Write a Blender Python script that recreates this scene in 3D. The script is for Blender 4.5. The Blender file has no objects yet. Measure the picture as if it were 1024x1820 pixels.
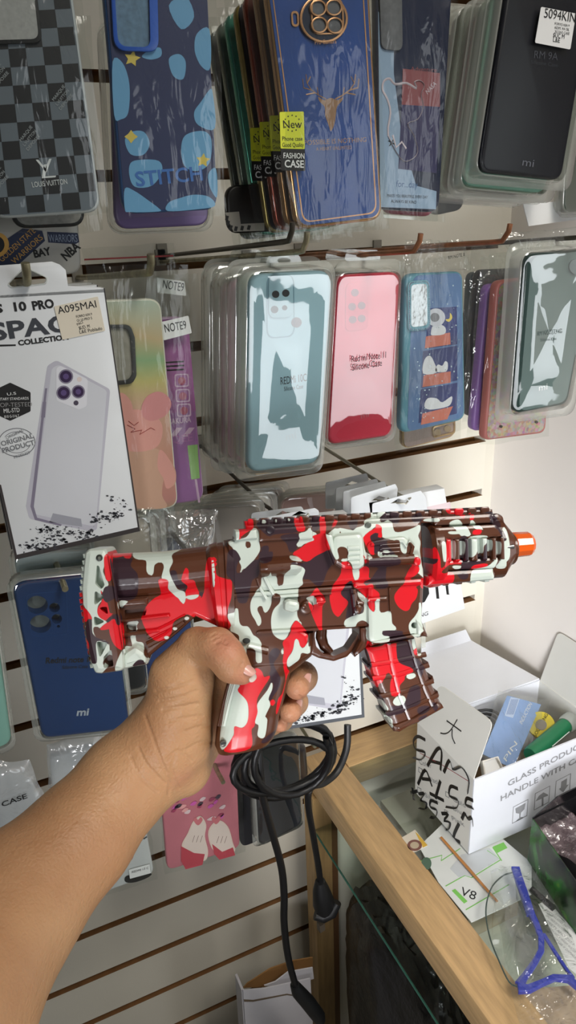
import bpy, bmesh, math, random
import numpy as np
from mathutils import Vector, Matrix, noise
random.seed(7); np.random.seed(7)
sc = bpy.context.scene
COL = sc.collection

# ------------------------------------------------------------------ camera
FPX, CX, CY = 1300.0, 512.0, 910.0
RX = np.array([0.90807179, -0.18878957, 0.37385041])
RY = np.array([-0.41716518, -0.32857798, 0.84735454])
RZ = np.array([-0.03713268, -0.92541613, -0.37712883])
ROT = np.array([RX, RY, RZ])
CAM = np.array([0.0, 0.0, 1.75])
cd = bpy.data.cameras.new('camera'); cam = bpy.data.objects.new('camera', cd); COL.objects.link(cam)
cd.sensor_fit = 'HORIZONTAL'; cd.sensor_width = 36.0; cd.lens = FPX * 36.0 / 1024.0
cd.clip_start = 0.02
m = Matrix.Identity(4)
for i in range(3):
    m[i][0] = ROT[i][0]; m[i][1] = -ROT[i][1]; m[i][2] = -ROT[i][2]; m[i][3] = CAM[i]
cam.matrix_world = m
sc.camera = cam

# ------------------------------------------------------------------ world, lights, exposure
sc.view_settings.view_transform = 'Standard'; sc.view_settings.look = 'None'
sc.view_settings.gamma = 1.0; sc.view_settings.use_curve_mapping = False
sc.view_settings.exposure = 0.0
sc.cycles.transparent_max_bounces = 28
sc.cycles.max_bounces = 8
w = bpy.data.worlds.new('world'); sc.world = w; w.use_nodes = True
w.node_tree.nodes['Background'].inputs[0].default_value = (0.80, 0.86, 0.95, 1)
w.node_tree.nodes['Background'].inputs[1].default_value = 0.05

def area(name, loc, target, sx, sy, power, color):
    l = bpy.data.lights.new(name, 'AREA'); l.shape = 'RECTANGLE'; l.size = sx; l.size_y = sy
    l.energy = power; l.color = color
    o = bpy.data.objects.new(name, l); COL.objects.link(o)
    o.location = loc
    d = Vector(target) - Vector(loc)
    o.rotation_euler = d.to_track_quat('-Z', 'Y').to_euler()
    return o
# the open shop front behind the viewer, the ceiling tube lamps, and an added corner fill
ld = area('shop_front_daylight', (3.10, -2.4, 1.40), (0.95, 0.9, 1.35), 3.0, 2.0, 17, (0.93, 0.97, 1.0)); ld.data.spread = math.radians(110)
la = area('side_window_daylight', (-0.5, -1.0, 1.35), (0.76, 0.8, 1.18), 0.6, 0.5, 2.3, (0.98, 0.98, 1.0)); la.data.spread = math.radians(37)  # no window here: added narrow beam to brighten the right wall and its corner
lb_ = area('ceiling_lamp', (0.55, -0.35, 2.72), (0.56, 0.62, 1.0), 0.35, 1.0, 7.2, (1.0, 0.94, 0.86)); lb_.data.spread = math.radians(80)
SOLO = None

# ------------------------------------------------------------------ pixel rays
def ray(px, py):
    return ROT @ np.array([px - CX, py - CY, FPX]) / FPX      # one metre of depth along the view axis
def PY(px, py, Y):
    r = ray(px, py); return CAM + r * (Y / r[1])
def PD(px, py, d):
    return CAM + ray(px, py) * d
def PZ(px, py, z):
    r = ray(px, py); return CAM + r * ((z - CAM[2]) / r[2])
def PX(px, py, x):
    r = ray(px, py); return CAM + r * (x / r[0])
def nrm(v): return v / np.linalg.norm(v)

class Frame:
    def __init__(s, O, U, V):
        s.O = np.array(O, float); s.U = nrm(np.array(U, float)); N = nrm(np.cross(s.U, V)); s.N = N
        s.V = np.cross(N, s.U)
    def L(s, px, py, n=0.0):
        r = ray(px, py); t = (s.O + s.N * n - CAM) @ s.N / (r @ s.N)
        p = CAM + r * t - s.O
        return (p @ s.U, p @ s.V)
    def LL(s, pts, n=0.0): return [s.L(x, y, n) for x, y in pts]
    def W(s, u, v, n=0.0): return s.O + s.U * u + s.V * v + s.N * n
    def loc(s, P):
        d = np.array(P) - s.O; return (d @ s.U, d @ s.V, d @ s.N)
    def M(s):
        m = Matrix.Identity(4)
        for i in range(3):
            m[i][0] = s.U[i]; m[i][1] = s.V[i]; m[i][2] = s.N[i]; m[i][3] = s.O[i]
        return m
def qframe(q, Y):
    """q: TL TR BR BL pixels; Y: one depth or four"""
    Ys = Y if isinstance(Y, (list, tuple)) else [Y] * 4
    P = [PY(a[0], a[1], y) for a, y in zip(q, Ys)]
    return Frame(sum(P) / 4, P[1] + P[2] - P[0] - P[3], P[0] + P[1] - P[2] - P[3])

# ------------------------------------------------------------------ materials
def lin(c):
    if isinstance(c, str):
        c = [int(c[i:i + 2], 16) / 255 for i in (0, 2, 4)]
    return tuple(((x / 12.92) if x <= 0.04045 else ((x + 0.055) / 1.055) ** 2.4) for x in c) + (1,)
MATS = {}
def newmat(key):
    m = bpy.data.materials.new(key); m.use_nodes = True
    nt = m.node_tree
    return m, nt, nt.nodes, nt.links
def pm(color, rough=0.45, metal=0.0, coat=0.0, bump=0.0, bscale=60.0, vary=0.0, vscale=20.0, spec=0.5, stretch=(1, 1, 1), sss=0.0, alpha=None, trans=0.0):
    key = 'pm_%s_%g_%g_%g_%g_%g_%g_%g_%g_%s_%g_%g' % (color, rough, metal, coat, bump, bscale, vary, vscale, spec, stretch, sss, trans)
    if key in MATS: return MATS[key]
    m, nt, N, Lk = newmat('surface_colour'); b = N['Principled BSDF']
    c = lin(color)
    b.inputs['Base Color'].default_value = c; b.inputs['Roughness'].default_value = rough
    b.inputs['Metallic'].default_value = metal; b.inputs['Coat Weight'].default_value = coat
    b.inputs['Coat Roughness'].default_value = 0.08
    b.inputs['Specular IOR Level'].default_value = spec
    if trans: b.inputs['Transmission Weight'].default_value = trans
    if sss:
        b.inputs['Subsurface Weight'].default_value = sss; b.inputs['Subsurface Radius'].default_value = (0.006, 0.0025, 0.0012)
        b.inputs['Subsurface Scale'].default_value = 1.0
    tc = N.new('ShaderNodeTexCoord'); mp = N.new('ShaderNodeMapping'); Lk.new(tc.outputs['Object'], mp.inputs[0])
    mp.inputs['Scale'].default_value = stretch
    n = N.new('ShaderNodeTexNoise'); n.inputs['Scale'].default_value = vscale; n.inputs['Detail'].default_value = 4
    Lk.new(mp.outputs[0], n.inputs['Vector'])
    r = N.new('ShaderNodeValToRGB'); v = max(vary, 0.02)
    r.color_ramp.elements[0].position = 0.3; r.color_ramp.elements[1].position = 0.7
    r.color_ramp.elements[0].color = tuple(x * (1 - v) for x in c[:3]) + (1,)
    r.color_ramp.elements[1].color = tuple(min(1, x * (1 + v)) for x in c[:3]) + (1,)
    Lk.new(n.outputs[0], r.inputs[0]); Lk.new(r.outputs[0], b.inputs['Base Color'])
    if bump:
        n2 = N.new('ShaderNodeTexNoise'); n2.inputs['Scale'].default_value = bscale; n2.inputs['Detail'].default_value = 3
        Lk.new(mp.outputs[0], n2.inputs['Vector'])
        bp = N.new('ShaderNodeBump'); bp.inputs['Strength'].default_value = bump; bp.inputs['Distance'].default_value = 0.002
        Lk.new(n2.outputs[0], bp.inputs['Height']); Lk.new(bp.outputs[0], b.inputs['Normal'])
    MATS[key] = m; return m
def film(key='film', ior=1.45, haze=0.04, refl=0.10, rough=0.06, bump=0.5, scale=25.0, stretch=(1, 1, 1), tint='F4F6F4', hazecol='E8E8E4'):
    """thin clear plastic: mostly see-through, mirror-like glints, a little milky"""
    if key in MATS: return MATS[key]
    m, nt, N, Lk = newmat(key)
    N.remove(N['Principled BSDF']); out = N['Material Output']
    tr = N.new('ShaderNodeBsdfTransparent'); tr.inputs[0].default_value = lin(tint)
    gl = N.new('ShaderNodeBsdfGlossy'); gl.inputs['Roughness'].default_value = rough; gl.inputs[0].default_value = (1, 1, 1, 1)
    df = N.new('ShaderNodeBsdfDiffuse'); df.inputs[0].default_value = lin(hazecol)
    mx = N.new('ShaderNodeMixShader'); mx.inputs[0].default_value = haze
    Lk.new(tr.outputs[0], mx.inputs[1]); Lk.new(df.outputs[0], mx.inputs[2])
    lw = N.new('ShaderNodeLayerWeight'); lw.inputs['Blend'].default_value = 0.5
    pw = N.new('ShaderNodeMath'); pw.operation = 'POWER'; pw.inputs[1].default_value = 5.0; Lk.new(lw.outputs['Facing'], pw.inputs[0])
    ad = N.new('ShaderNodeMath'); ad.operation = 'MULTIPLY_ADD'; ad.inputs[1].default_value = 0.9; ad.inputs[2].default_value = refl + ((ior - 1) / (ior + 1)) ** 2; ad.use_clamp = True
    Lk.new(pw.outputs[0], ad.inputs[0])
    m2 = N.new('ShaderNodeMixShader'); Lk.new(ad.outputs[0], m2.inputs[0]); Lk.new(mx.outputs[0], m2.inputs[1]); Lk.new(gl.outputs[0], m2.inputs[2])
    Lk.new(m2.outputs[0], out.inputs[0])
    if bump:
        tc = N.new('ShaderNodeTexCoord'); mp = N.new('ShaderNodeMapping'); Lk.new(tc.outputs['Object'], mp.inputs[0])
        mp.inputs['Scale'].default_value = stretch
        n = N.new('ShaderNodeTexNoise'); n.inputs['Scale'].default_value = scale; n.inputs['Detail'].default_value = 3; n.inputs['Distortion'].default_value = 0.6
        Lk.new(mp.outputs[0], n.inputs['Vector'])
        bp = N.new('ShaderNodeBump'); bp.inputs['Strength'].default_value = bump; bp.inputs['Distance'].default_value = 0.01
        Lk.new(n.outputs[0], bp.inputs['Height'])
        Lk.new(bp.outputs[0], gl.inputs['Normal']); Lk.new(bp.outputs[0], lw.inputs['Normal'])
    MATS[key] = m; return m
F_BAG = film('crinkled_bag_film', ior=1.3, haze=0.012, refl=0.015, rough=0.09, bump=0.25, scale=22, stretch=(3.2, 0.9, 1))
F_CRUMP = film('crumpled_film', haze=0.05, refl=0.02, rough=0.12, bump=0.9, scale=38)
F_BLIS = film('blister_plastic', haze=0.01, refl=0.17, rough=0.03, bump=0.10, scale=9, stretch=(1, 1, 1))
F_BLK = film('soft_blister_plastic', ior=1.25, haze=0.0, refl=0.0, rough=0.12, bump=0.1, scale=9)
F_WALL = film('blister_wall_plastic', haze=0.34, refl=0.05, rough=0.2, bump=0.2, scale=14, hazecol='DDE0D8')
F_CLR = film('clear_sheet', haze=0.05, refl=0.05, rough=0.05, bump=0.05, scale=12)
F_GLASS = film('counter_glass', haze=0.004, refl=0.0, rough=0.02, bump=0.0, tint='F4F9F6')
INK = pm('151515', 0.6); WHITE = pm('E4E6E6', 0.5); GREYINK = pm('6F7276', 0.6)
CARD = pm('DDE1E4', 0.55, vary=0.03); STEEL = pm('A8A596', 0.35, metal=0.85)

# ------------------------------------------------------------------ object plumbing
def obj(name, me, mat=None, parent=None, M=None, smooth=False):
    o = bpy.data.objects.new(name, me); COL.objects.link(o)
    if mat is not None and not me.materials:
        for k in (mat if isinstance(mat, (list, tuple)) else [mat]): me.materials.append(k)
    if parent is not None: o.parent = parent
    if M is not None: o.matrix_world = M
    if smooth: me.shade_smooth()
    return o
def raw(name, V, F, mat=None, parent=None, M=None, smooth=False, mi=None):
    me = bpy.data.meshes.new(name); me.from_pydata([tuple(map(float, v)) for v in V], [], [tuple(f) for f in F])
    if mat is not None:
        for k in (mat if isinstance(mat, (list, tuple)) else [mat]): me.materials.append(k)
    if mi is not None:
        me.polygons.foreach_set('material_index', mi)
    me.update()
    o = obj(name, me, mat, parent, M)
    if smooth:
        me.shade_smooth()
        try: me.set_sharp_from_angle(angle=math.radians(38))
        except Exception: pass
    return o
def tag(o, label=None, cat=None, group=None, kind=None):
    if label: o['label'] = label
    if cat: o['category'] = cat
    if group: o['group'] = group
    if kind: o['kind'] = kind
    return o
def thing(name, fr, label, cat, group=None):
    o = bpy.data.objects.new(name, None); COL.objects.link(o); o.empty_display_size = 0.02
    if isinstance(fr, Frame): o.matrix_world = fr.M()
    else: o.location = fr
    return tag(o, label, cat, group)
def dup(root, d, label=None, group=None, skip=()):
    c = root.copy(); COL.objects.link(c); c.location = root.location + Vector(d)
    if label: c['label'] = label
    if group: c['group'] = group
    def rec(a, b):
        for ch in list(a.children):
            if any(ch.name.startswith(s) for s in skip): continue
            e = ch.copy(); COL.objects.link(e); e.parent = b; rec(ch, e)
    rec(root, c); return c

# ------------------------------------------------------------------ 2D helpers
def rpoly(pts, r, seg=5):
    pts = [np.array(p, float) for p in pts]; n = len(pts); out = []
    for i in range(n):
        p = pts[i]; a = pts[i - 1] - p; b = pts[(i + 1) % n] - p
        la, lb = np.linalg.norm(a), np.linalg.norm(b); a /= la; b /= lb
        rr = r[i] if isinstance(r, (list, tuple)) else r
        ang = math.acos(max(-1, min(1, a @ b))); t = min(rr / max(math.tan(ang / 2), 1e-4), 0.48 * la, 0.48 * lb)
        if rr <= 0 or ang > 3.1: out.append(tuple(p)); continue
        p0, p1 = p + a * t, p + b * t
        for k in range(seg + 1):
            s = k / seg; out.append(tuple((1 - s) ** 2 * p0 + 2 * s * (1 - s) * p + s * s * p1))
    return out
def catm(pts, seg=4):
    n = len(pts); P = [np.array(p, float) for p in pts]; out = []
    for i in range(n):
        a, b, c, d = P[i - 1], P[i], P[(i + 1) % n], P[(i + 2) % n]
        for k in range(seg):
            t = k / seg
            out.append(tuple(0.5 * ((2 * b) + (c - a) * t + (2 * a - 5 * b + 4 * c - d) * t * t + (3 * b - a - 3 * c + d) * t ** 3)))
    return out
def area2(p):
    return 0.5 * sum(p[i - 1][0] * p[i][1] - p[i][0] * p[i - 1][1] for i in range(len(p)))
def ccw(p): return list(p) if area2(p) > 0 else list(reversed(p))
def inset(p, d):
    n = len(p); out = []
    for i in range(n):
        a = np.array(p[i - 1]); b = np.array(p[i]); c = np.array(p[(i + 1) % n])
        e1 = b - a; e2 = c - b; l1 = np.linalg.norm(e1); l2 = np.linalg.norm(e2)
        if l1 < 1e-9: e1 = e2; l1 = l2
        if l2 < 1e-9: e2 = e1; l2 = l1
        n1 = np.array([-e1[1], e1[0]]) / max(l1, 1e-9); n2 = np.array([-e2[1], e2[0]]) / max(l2, 1e-9)
        m = n1 + n2; lm = np.linalg.norm(m)
        m = n1 if lm < 1e-6 else m / lm
        k = 1 / max(m @ n1, 0.5)
        out.append((b[0] + m[0] * d * k, b[1] + m[1] * d * k))
    return out
def circ(cx, cy, r, n=24, ry=None):
    ry = r if ry is None else ry
    return [(cx + r * math.cos(2 * math.pi * i / n), cy + ry * math.sin(2 * math.pi * i / n)) for i in range(n)]
def shp(q, u, v):
    a = np.array(q[0]) * (1 - u) + np.array(q[1]) * u; b = np.array(q[3]) * (1 - u) + np.array(q[2]) * u
    return tuple(a * (1 - v) + b * v)                       # q TL TR BR BL, v downwards

def plate_data(poly, z0, z1, bev=0.0, holes=(), seg=2):
    """extruded outline with rounded rims and through holes"""
    p = ccw(poly); n = len(p); V = []; F = []; rings = []
    if bev > 0:
        S = [(bev * (1 - math.cos(math.pi / 2 * (1 - k / seg))), bev * (1 - math.sin(math.pi / 2 * (1 - k / seg)))) for k in range(seg + 1)]
        prof = [(bev * (1 - math.sin(math.pi / 2 * k / seg)), z0 + bev * (1 - math.cos(math.pi / 2 * k / seg))) for k in range(seg + 1)]
        prof += [(bev * (1 - math.cos(math.pi / 2 * k / seg)), z1 - bev * (1 - math.sin(math.pi / 2 * k / seg))) for k in range(seg + 1)]
    else: prof = [(0, z0), (0, z1)]
    for d, z in prof:
        q = inset(p, d) if d > 1e-7 else p
        rings.append(len(V)); V += [(x, y, z) for x, y in q]
    for a, b in zip(rings[:-1], rings[1:]):
        for i in range(n):
            j = (i + 1) % n; F.append((a + i, a + j, b + j, b + i))
    hs = [list(reversed(ccw(h))) for h in holes]
    if not hs:
        F.append(tuple(rings[-1] + i for i in range(n))); F.append(tuple(rings[0] + n - 1 - i for i in range(n)))
        return V, F
    from mathutils.geometry import tessellate_polygon
    hb = []
    for h in hs:
        b0 = len(V); V += [(x, y, z0) for x, y in h]; b1 = len(V); V += [(x, y, z1) for x, y in h]; hb.append((b0, b1, len(h)))
        for i in range(len(h)):
            j = (i + 1) % len(h); F.append((b0 + i, b0 + j, b1 + j, b1 + i))
    for top in (0, 1):
        ring = rings[-1] if top else rings[0]
        idx = list(range(ring, ring + n)); loops = [[Vector(V[i]) for i in idx]]
        for b0, b1, k in hb:
            b = b1 if top else b0; ids = list(range(b, b + k)); idx += ids; loops.append([Vector(V[i]) for i in ids])
        for t in tessellate_polygon(loops):
            t = [idx[i] for i in t]
            a, b, c = (np.array(V[i]) for i in t)
            up = np.cross(b - a, c - a)[2] > 0
            if up != bool(top): t = t[::-1]
            F.append(tuple(t))
    return V, F
def plate(name, poly, z0, z1, bev, mat, parent, holes=(), seg=2, smooth=True):
    V, F = plate_data(poly, z0, z1, bev, holes, seg)
    return raw(name, V, F, mat, parent, smooth=smooth)
def multi(name, datas, mat, parent, smooth=True):
    V, F = [], []
    for v, f in datas:
        b = len(V); V += list(v); F += [tuple(i + b for i in q) for q in f]
    return raw(name, V, F, mat, parent, smooth=smooth)
def tube_data(path, r, n=8, closed=False, flat=1.0):
    P = [np.array(p, float) for p in path]; V = []; F = []; m = len(P); up = np.array([0.13, 0.21, 0.97])
    rr = r if isinstance(r, (list, tuple)) else [r] * m
    prev = None
    for i in range(m):
        t = P[(i + 1) % m] - P[i - 1] if (closed or 0 < i < m - 1) else (P[1] - P[0] if i == 0 else P[-1] - P[-2])
        t = nrm(t)
        if prev is None: s = nrm(np.cross(t, up))
        else: s = nrm(prev - t * (prev @ t))
        prev = s; q = np.cross(t, s)
        for k in range(n):
            a = 2 * math.pi * k / n; V.append(P[i] + (s * math.cos(a) + q * math.sin(a) * flat) * rr[i])
    for i in range(m if closed else m - 1):
        j = (i + 1) % m
        for k in range(n):
            l = (k + 1) % n; F.append((i * n + k, i * n + l, j * n + l, j * n + k))
    if not closed: F += [tuple(range(n - 1, -1, -1)), tuple((m - 1) * n + k for k in range(n))]
    return V, F
def spline(pts, seg=6):
    P = [np.array(p, float) for p in pts]; P = [2 * P[0] - P[1]] + P + [2 * P[-1] - P[-2]]; out = []
    for i in range(1, len(P) - 2):
        a, b, c, d = P[i - 1:i + 3]
        for k in range(seg):
            t = k / seg; out.append(0.5 * ((2 * b) + (c - a) * t + (2 * a - 5 * b + 4 * c - d) * t * t + (3 * b - a - 3 * c + d) * t ** 3))
    out.append(P[-2]); return out
def tube(name, path, r, mat, parent=None, n=8, closed=False, flat=1.0):
    V, F = tube_data(path, r, n, closed, flat); return raw(name, V, F, mat, parent, smooth=True)

def sheet(name, c4, mat, parent, nu=26, nv=40, z=0.0, bulge=0.004, amp=0.0015, fs=30, seed=0, edge=0.002, pleat=0.0):
    """crinkled film over four local corners (TL TR BR BL)"""
    V = []; F = []
    for j in range(nv + 1):
        for i in range(nu + 1):
            u, v = i / nu, j / nv; x, y = shp(c4, u, v)
            e = (1 - (2 * u - 1) ** 6) * (1 - (2 * v - 1) ** 8)
            k = noise.noise(Vector((x * fs + seed * 7.1, y * fs * 0.45, seed))) + 0.5 * noise.noise(Vector((x * fs * 3 + seed, y * fs, 3.3 + seed)))
            px = noise.noise(Vector((y * 40 + seed, 1.7, u))) * edge if u in (0, 1) else 0
            py = noise.noise(Vector((x * 45 + seed, 4.7, v))) * edge if v in (0, 1) else 0
            pl = pleat * math.sin(u * 46 + 3 * math.sin(seed + v * 3)) * max(0, 1 - v * 4)
            V.append((x + px, y + py, z + bulge * e + amp * k + pl))
    for j in range(nv):
        for i in range(nu):
            a = j * (nu + 1) + i; F.append((a + nu + 1, a + nu + 2, a + 1, a))
    o = raw(name, V, F, mat, parent); o.data.shade_smooth(); return o

def text(fr, s, p0, p1, hpx, n, mat, parent, name='printed_text', font_shear=0.0, thick=0.00008, bold=0.0):
    """one line of lettering whose baseline runs from pixel p0 to p1, hpx tall, on the frame's plane at n"""
    c = bpy.data.curves.new(name, 'FONT'); c.body = s; c.size = 1.0; c.shear = font_shear; c.offset = bold
    c.resolution_u = 3
    t = bpy.data.objects.new(name, c); COL.objects.link(t)
    dg = bpy.context.evaluated_depsgraph_get(); dg.update()
    me = bpy.data.meshes.new_from_object(t.evaluated_get(dg)); bpy.data.objects.remove(t); bpy.data.curves.remove(c)
    a = np.array(fr.L(*p0, n)); b = np.array(fr.L(*p1, n))
    d = b - a; L = np.linalg.norm(d); d = d / L; up = np.array([-d[1], d[0]])
    xs = [v.co.x for v in me.vertices]; ys = [v.co.y for v in me.vertices]
    if not xs: return None
    x0, x1 = min(xs), max(xs); capw = x1 - x0
    depth = abs((fr.O + fr.N * n + fr.U * a[0] + fr.V * a[1] - CAM) @ ROT[:, 2])
    hm = hpx * depth / FPX / 0.72
    V = []
    for v in me.vertices:
        q = a + d * ((v.co.x - x0) / capw * L) + up * (v.co.y * hm)
        V.append((q[0], q[1], n + 0.00012))
    F = [tuple(p.vertices) for p in me.polygons]
    bpy.data.meshes.remove(me)
    return raw(name, V, F, mat, parent)
def print_shape(fr, pts, n, mat, parent, name='print', smooth=True, lift=0.0001):
    P = fr.LL(catm(pts, 4) if smooth else pts, n)
    return plate(name, P, n, n + lift, 0, mat, parent, smooth=False)
# ------------------------------------------------------------------ setting
WY = 0.9; XR = 0.77; FZ = 0.0
Z = lambda z: CAM[2] + z * 0.9
grooves = [0.82, 0.71, 0.60, 0.49, 0.38, 0.27, 0.16, 0.052, -0.057, -0.167, -0.275, -0.382, -0.485, -0.595, -0.704, -0.817, -0.93, -1.05, -1.168, -1.278, -1.387, -1.50, -1.61, -1.72, -1.83, -1.92]
SLAT = pm('DDD9CC', 0.42, vary=0.03, vscale=6, bump=0.05, bscale=300)
MDF = pm('A87C4C', 0.8, vary=0.12, vscale=40)
def boxd(x0, x1, y0, y1, z0, z1):
    V = [(x, y, z) for z in (z0, z1) for y in (y0, y1) for x in (x0, x1)]
    return V, [(0, 2, 3, 1), (4, 5, 7, 6), (0, 1, 5, 4), (2, 6, 7, 3), (0, 4, 6, 2), (1, 3, 7, 5)]
def boxo(name, x0, x1, y0, y1, z0, z1, mat, parent=None): return multi(name, [boxd(x0, x1, y0, y1, z0, z1)], mat, parent, smooth=False)
ds = []
zs = [2.7] + [Z(g) for g in grooves] + [0.0]
gh = 0.0062
for a, b in zip(zs[:-1], zs[1:]):
    top = a - gh if a < 2.69 else a; bot = b + gh if b > 0.01 else b
    ds.append(boxd(-1.2, XR - 0.02, WY, WY + 0.014, bot, top))
w1 = multi('wall_back', ds, SLAT, None, smooth=False); w1.data.materials.append(pm('7C5630', .85, vary=.15, vscale=60)); w1.data.polygons.foreach_set('material_index', [1 if k % 6 < 2 else 0 for k in range(6 * len(ds))]); tag(w1, kind='structure')
w1b = boxo('trim_1', -1.2, XR - 0.02, WY + 0.030, WY + 0.04, 0, 2.7, MDF); tag(w1b, kind='structure')
w1c = boxo('trim_2', XR - 0.02, XR, WY + 0.003, WY + 0.04, 0, 2.7, pm('DAD6C9', 0.5)); tag(w1c, kind='structure')
w2 = boxo('wall_right', XR, XR + 0.05, 0.10, WY + 0.03, 0, 2.7, pm('ECE7E2', 0.55, vary=0.02, vscale=5, bump=0.04, bscale=200)); tag(w2, kind='structure')
fl = boxo('floor', -2.5, 4, -3.5, WY, -0.05, 0, pm('8C8880', 0.5, vary=0.08)); tag(fl, kind='structure')
ce = boxo('ceiling', -2.5, 4, -3.5, WY + 0.03, 2.8, 2.85, pm('D8D6D0', 0.8)); tag(ce, kind='structure')
wl = boxo('wall_left', -1.25, -1.2, -0.4, WY + 0.03, 0, 2.7, pm('8F8A80', 0.7)); tag(wl, kind='structure')

# ------------------------------------------------------------------ display hooks
def hook(tip, Y, label, back=0.9, drop=0.035, up=0.014, mat=STEEL, r=0.0022, group='display hooks in the slatted wall', tilt=0.0):
    T = PY(tip[0], tip[1], Y); B = np.array([T[0], back, T[2] - drop])
    k = T - np.array([0, -0.006 + 0.004, up]); k[1] = Y + 0.008
    path = [B, B * 0.5 + k * 0.5, k + np.array([0, 0.01, 0]), k + np.array([0, 0.0, 0.001]), T * 0.6 + k * 0.4 + np.array([0, -0.002, 0]), T]
    t = thing('display_hook', tuple(B), label, 'hook', group)
    pts = [p - B for p in path]
    tube('rod', pts, r, mat, t, n=10)
    if back > 0.88:
        V, F = boxd(-0.006, 0.006, -0.0035, 0.0, -0.004, 0.014); raw('bracket', V, F, pm('8E8A80', .6), t)
    return t
RUST = pm('A5704F', 0.4, metal=0.6, vary=0.3, vscale=60); OLD = pm('9A9478', 0.4, metal=0.7, vary=0.35, vscale=90); DARKM = pm('4E4A42', 0.4, metal=0.7)
hook((45, 467), 0.545, 'greenish steel hook tip through the hanging hole of the white case box', mat=OLD, r=0.003)
hook((268, 452), 0.56, 'pale steel hook holding the film bags behind the white case box', mat=OLD, r=0.003)
hook((546, 412), 0.50, 'dull steel hook above the pale blue case blister', mat=OLD)
hook((748, 415), 0.52, 'rusty hook with upturned tip above the night sky case', mat=RUST)
hook((907, 398), 0.50, 'rusty brown hook ending in front of the white side wall edge', mat=RUST)
hook((1065, 392), 0.52, 'dark hook running to the right picture edge above the dark green case', mat=DARKM)
hook((116, 1047), 0.575, 'steel hook rod sticking out over the royal blue case', mat=OLD, drop=-0.04, up=0.0, r=0.0028)
hook((397, 1391), 0.66, 'pale hook rod end over the pink hand print case', mat=OLD, drop=-0.03, up=0.0, r=0.0028)
hook((560, 1327), 0.66, 'short hook tip beside the black cable coil', mat=OLD, drop=-0.03, up=0.002)
hook((330, 978), 0.60, 'dark hook rod running through the clear packs above the toy gun stock', mat=DARKM, drop=-0.01, up=0.0)
hook((484, 909), 0.66, 'dark hook rod in the middle of the row of rounded clear packs', mat=DARKM, drop=-0.01, up=0.0)
hook((728, 884), 0.62, 'chrome hook end through the frontmost white header card', mat=STEEL, drop=-0.005, up=0.004)
hook((520, 395), 0.53, 'dull hook behind the hanging gold rimmed case packs', mat=DARKM)

# ------------------------------------------------------------------ phone cases
def case_body(fr, q, mat, parent, n0=0.0, th=0.0085, r=0.011, name='case_shell', bev=0.0022, holes=()):
    P = rpoly(fr.LL(q, n0 + th), r, 6)
    return plate(name, P, n0, n0 + th, bev, mat, parent, holes=[fr.LL(h, n0 + th) for h in holes], seg=3)
def disc(fr, cx, cy, rx, n, mat, parent, name='lens_hole', ry=None, h=0.0003):
    P = fr.LL(circ(cx, cy, rx, 24, ry), n)
    return plate(name, P, n - 0.0003, n + h, 0, mat, parent)
def rect(fr, q, n0, n1, r, mat, parent, name, bev=0.0, seg=4):
    return plate(name, rpoly(fr.LL(q, n1), r, seg), n0, n1, bev, mat, parent)
def blister(fr, outer, inner, parent, h=0.012, z0=-0.003, r=0.013, wav=0.0012, seed=1, name='blister', fs=26, front=None):
    """clear moulded tray: flange, raised wall, gently warped front"""
    O = ccw(rpoly(fr.LL(outer, z0), r, 6)); I = ccw(rpoly(fr.LL(inner, h), r * 0.95, 6)); n = len(O)
    cen = np.mean(np.array(I), axis=0)
    rings = [(O, z0 - 0.0012), (O, z0), ([tuple(np.array(a) * 0.35 + np.array(b) * 0.65) for a, b in zip(O, I)], z0 + 0.0004), (inset(I, -0.0012), z0 + 0.002), (inset(I, -0.0004), h - 0.0015), (inset(I, 0.001), h)]
    V = []; F = []; mi = []
    K = 16
    for p, z in rings: V += [(x, y, z) for x, y in p]
    for k in range(1, K + 1):
        s = 1 - k / K * 0.985
        for x, y in inset(I, 0.001):
            X = cen[0] + (x - cen[0]) * s; Yy = cen[1] + (y - cen[1]) * s
            e = min(1, k / 3.0)
            d = noise.noise(Vector((X * fs + seed * 5.3, Yy * fs * 0.8, seed * 1.7))) + 0.35 * noise.noise(Vector((X * fs * 2.3, Yy * fs * 1.7 + seed, 2.1)))
            V.append((X, Yy, h + wav * d * e))
    R = len(rings) + K
    for a in range(R - 1):
        for i in range(n):
            j = (i + 1) % n; F.append((a * n + i, a * n + j, (a + 1) * n + j, (a + 1) * n + i)); mi.append(1 if a < 5 else 0)
    F.append(tuple((R - 1) * n + i for i in range(n))); mi.append(0)
    o = raw(name, V, F, [front or F_BLIS, F_WALL], parent, mi=mi); o.data.shade_smooth(); return o
def euro_hang(fr, c, wpx, hpx, parent, mat=None, n=-0.003, name='hang_tab'):
    q = [(c[0] - wpx, c[1]), (c[0] - wpx * 0.8, c[1] - hpx), (c[0] + wpx * 0.8, c[1] - hpx), (c[0] + wpx, c[1])]
    return plate(name, rpoly(fr.LL(q, n), 0.005), n - 0.0006, n, 0, mat or F_CLR, parent, holes=[fr.LL(circ(c[0], c[1] - hpx * 0.5, wpx * 0.35, 16, hpx * 0.22), n)])
def off(q, l, t, r, b): return [(q[0][0] - l, q[0][1] - t), (q[1][0] + r, q[1][1] - t), (q[2][0] + r, q[2][1] + b), (q[3][0] - l, q[3][1] + b)]
def bag(fr, q, parent, n=0.010, seed=1, mat=None, bulge=0.003, amp=0.0013, name='film_bag', pleat=0.0, fs=30):
    c4 = fr.LL(q, n); return sheet(name, c4, mat or F_BAG, parent, z=n, seed=seed, bulge=bulge, amp=amp, pleat=pleat, fs=fs)

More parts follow.
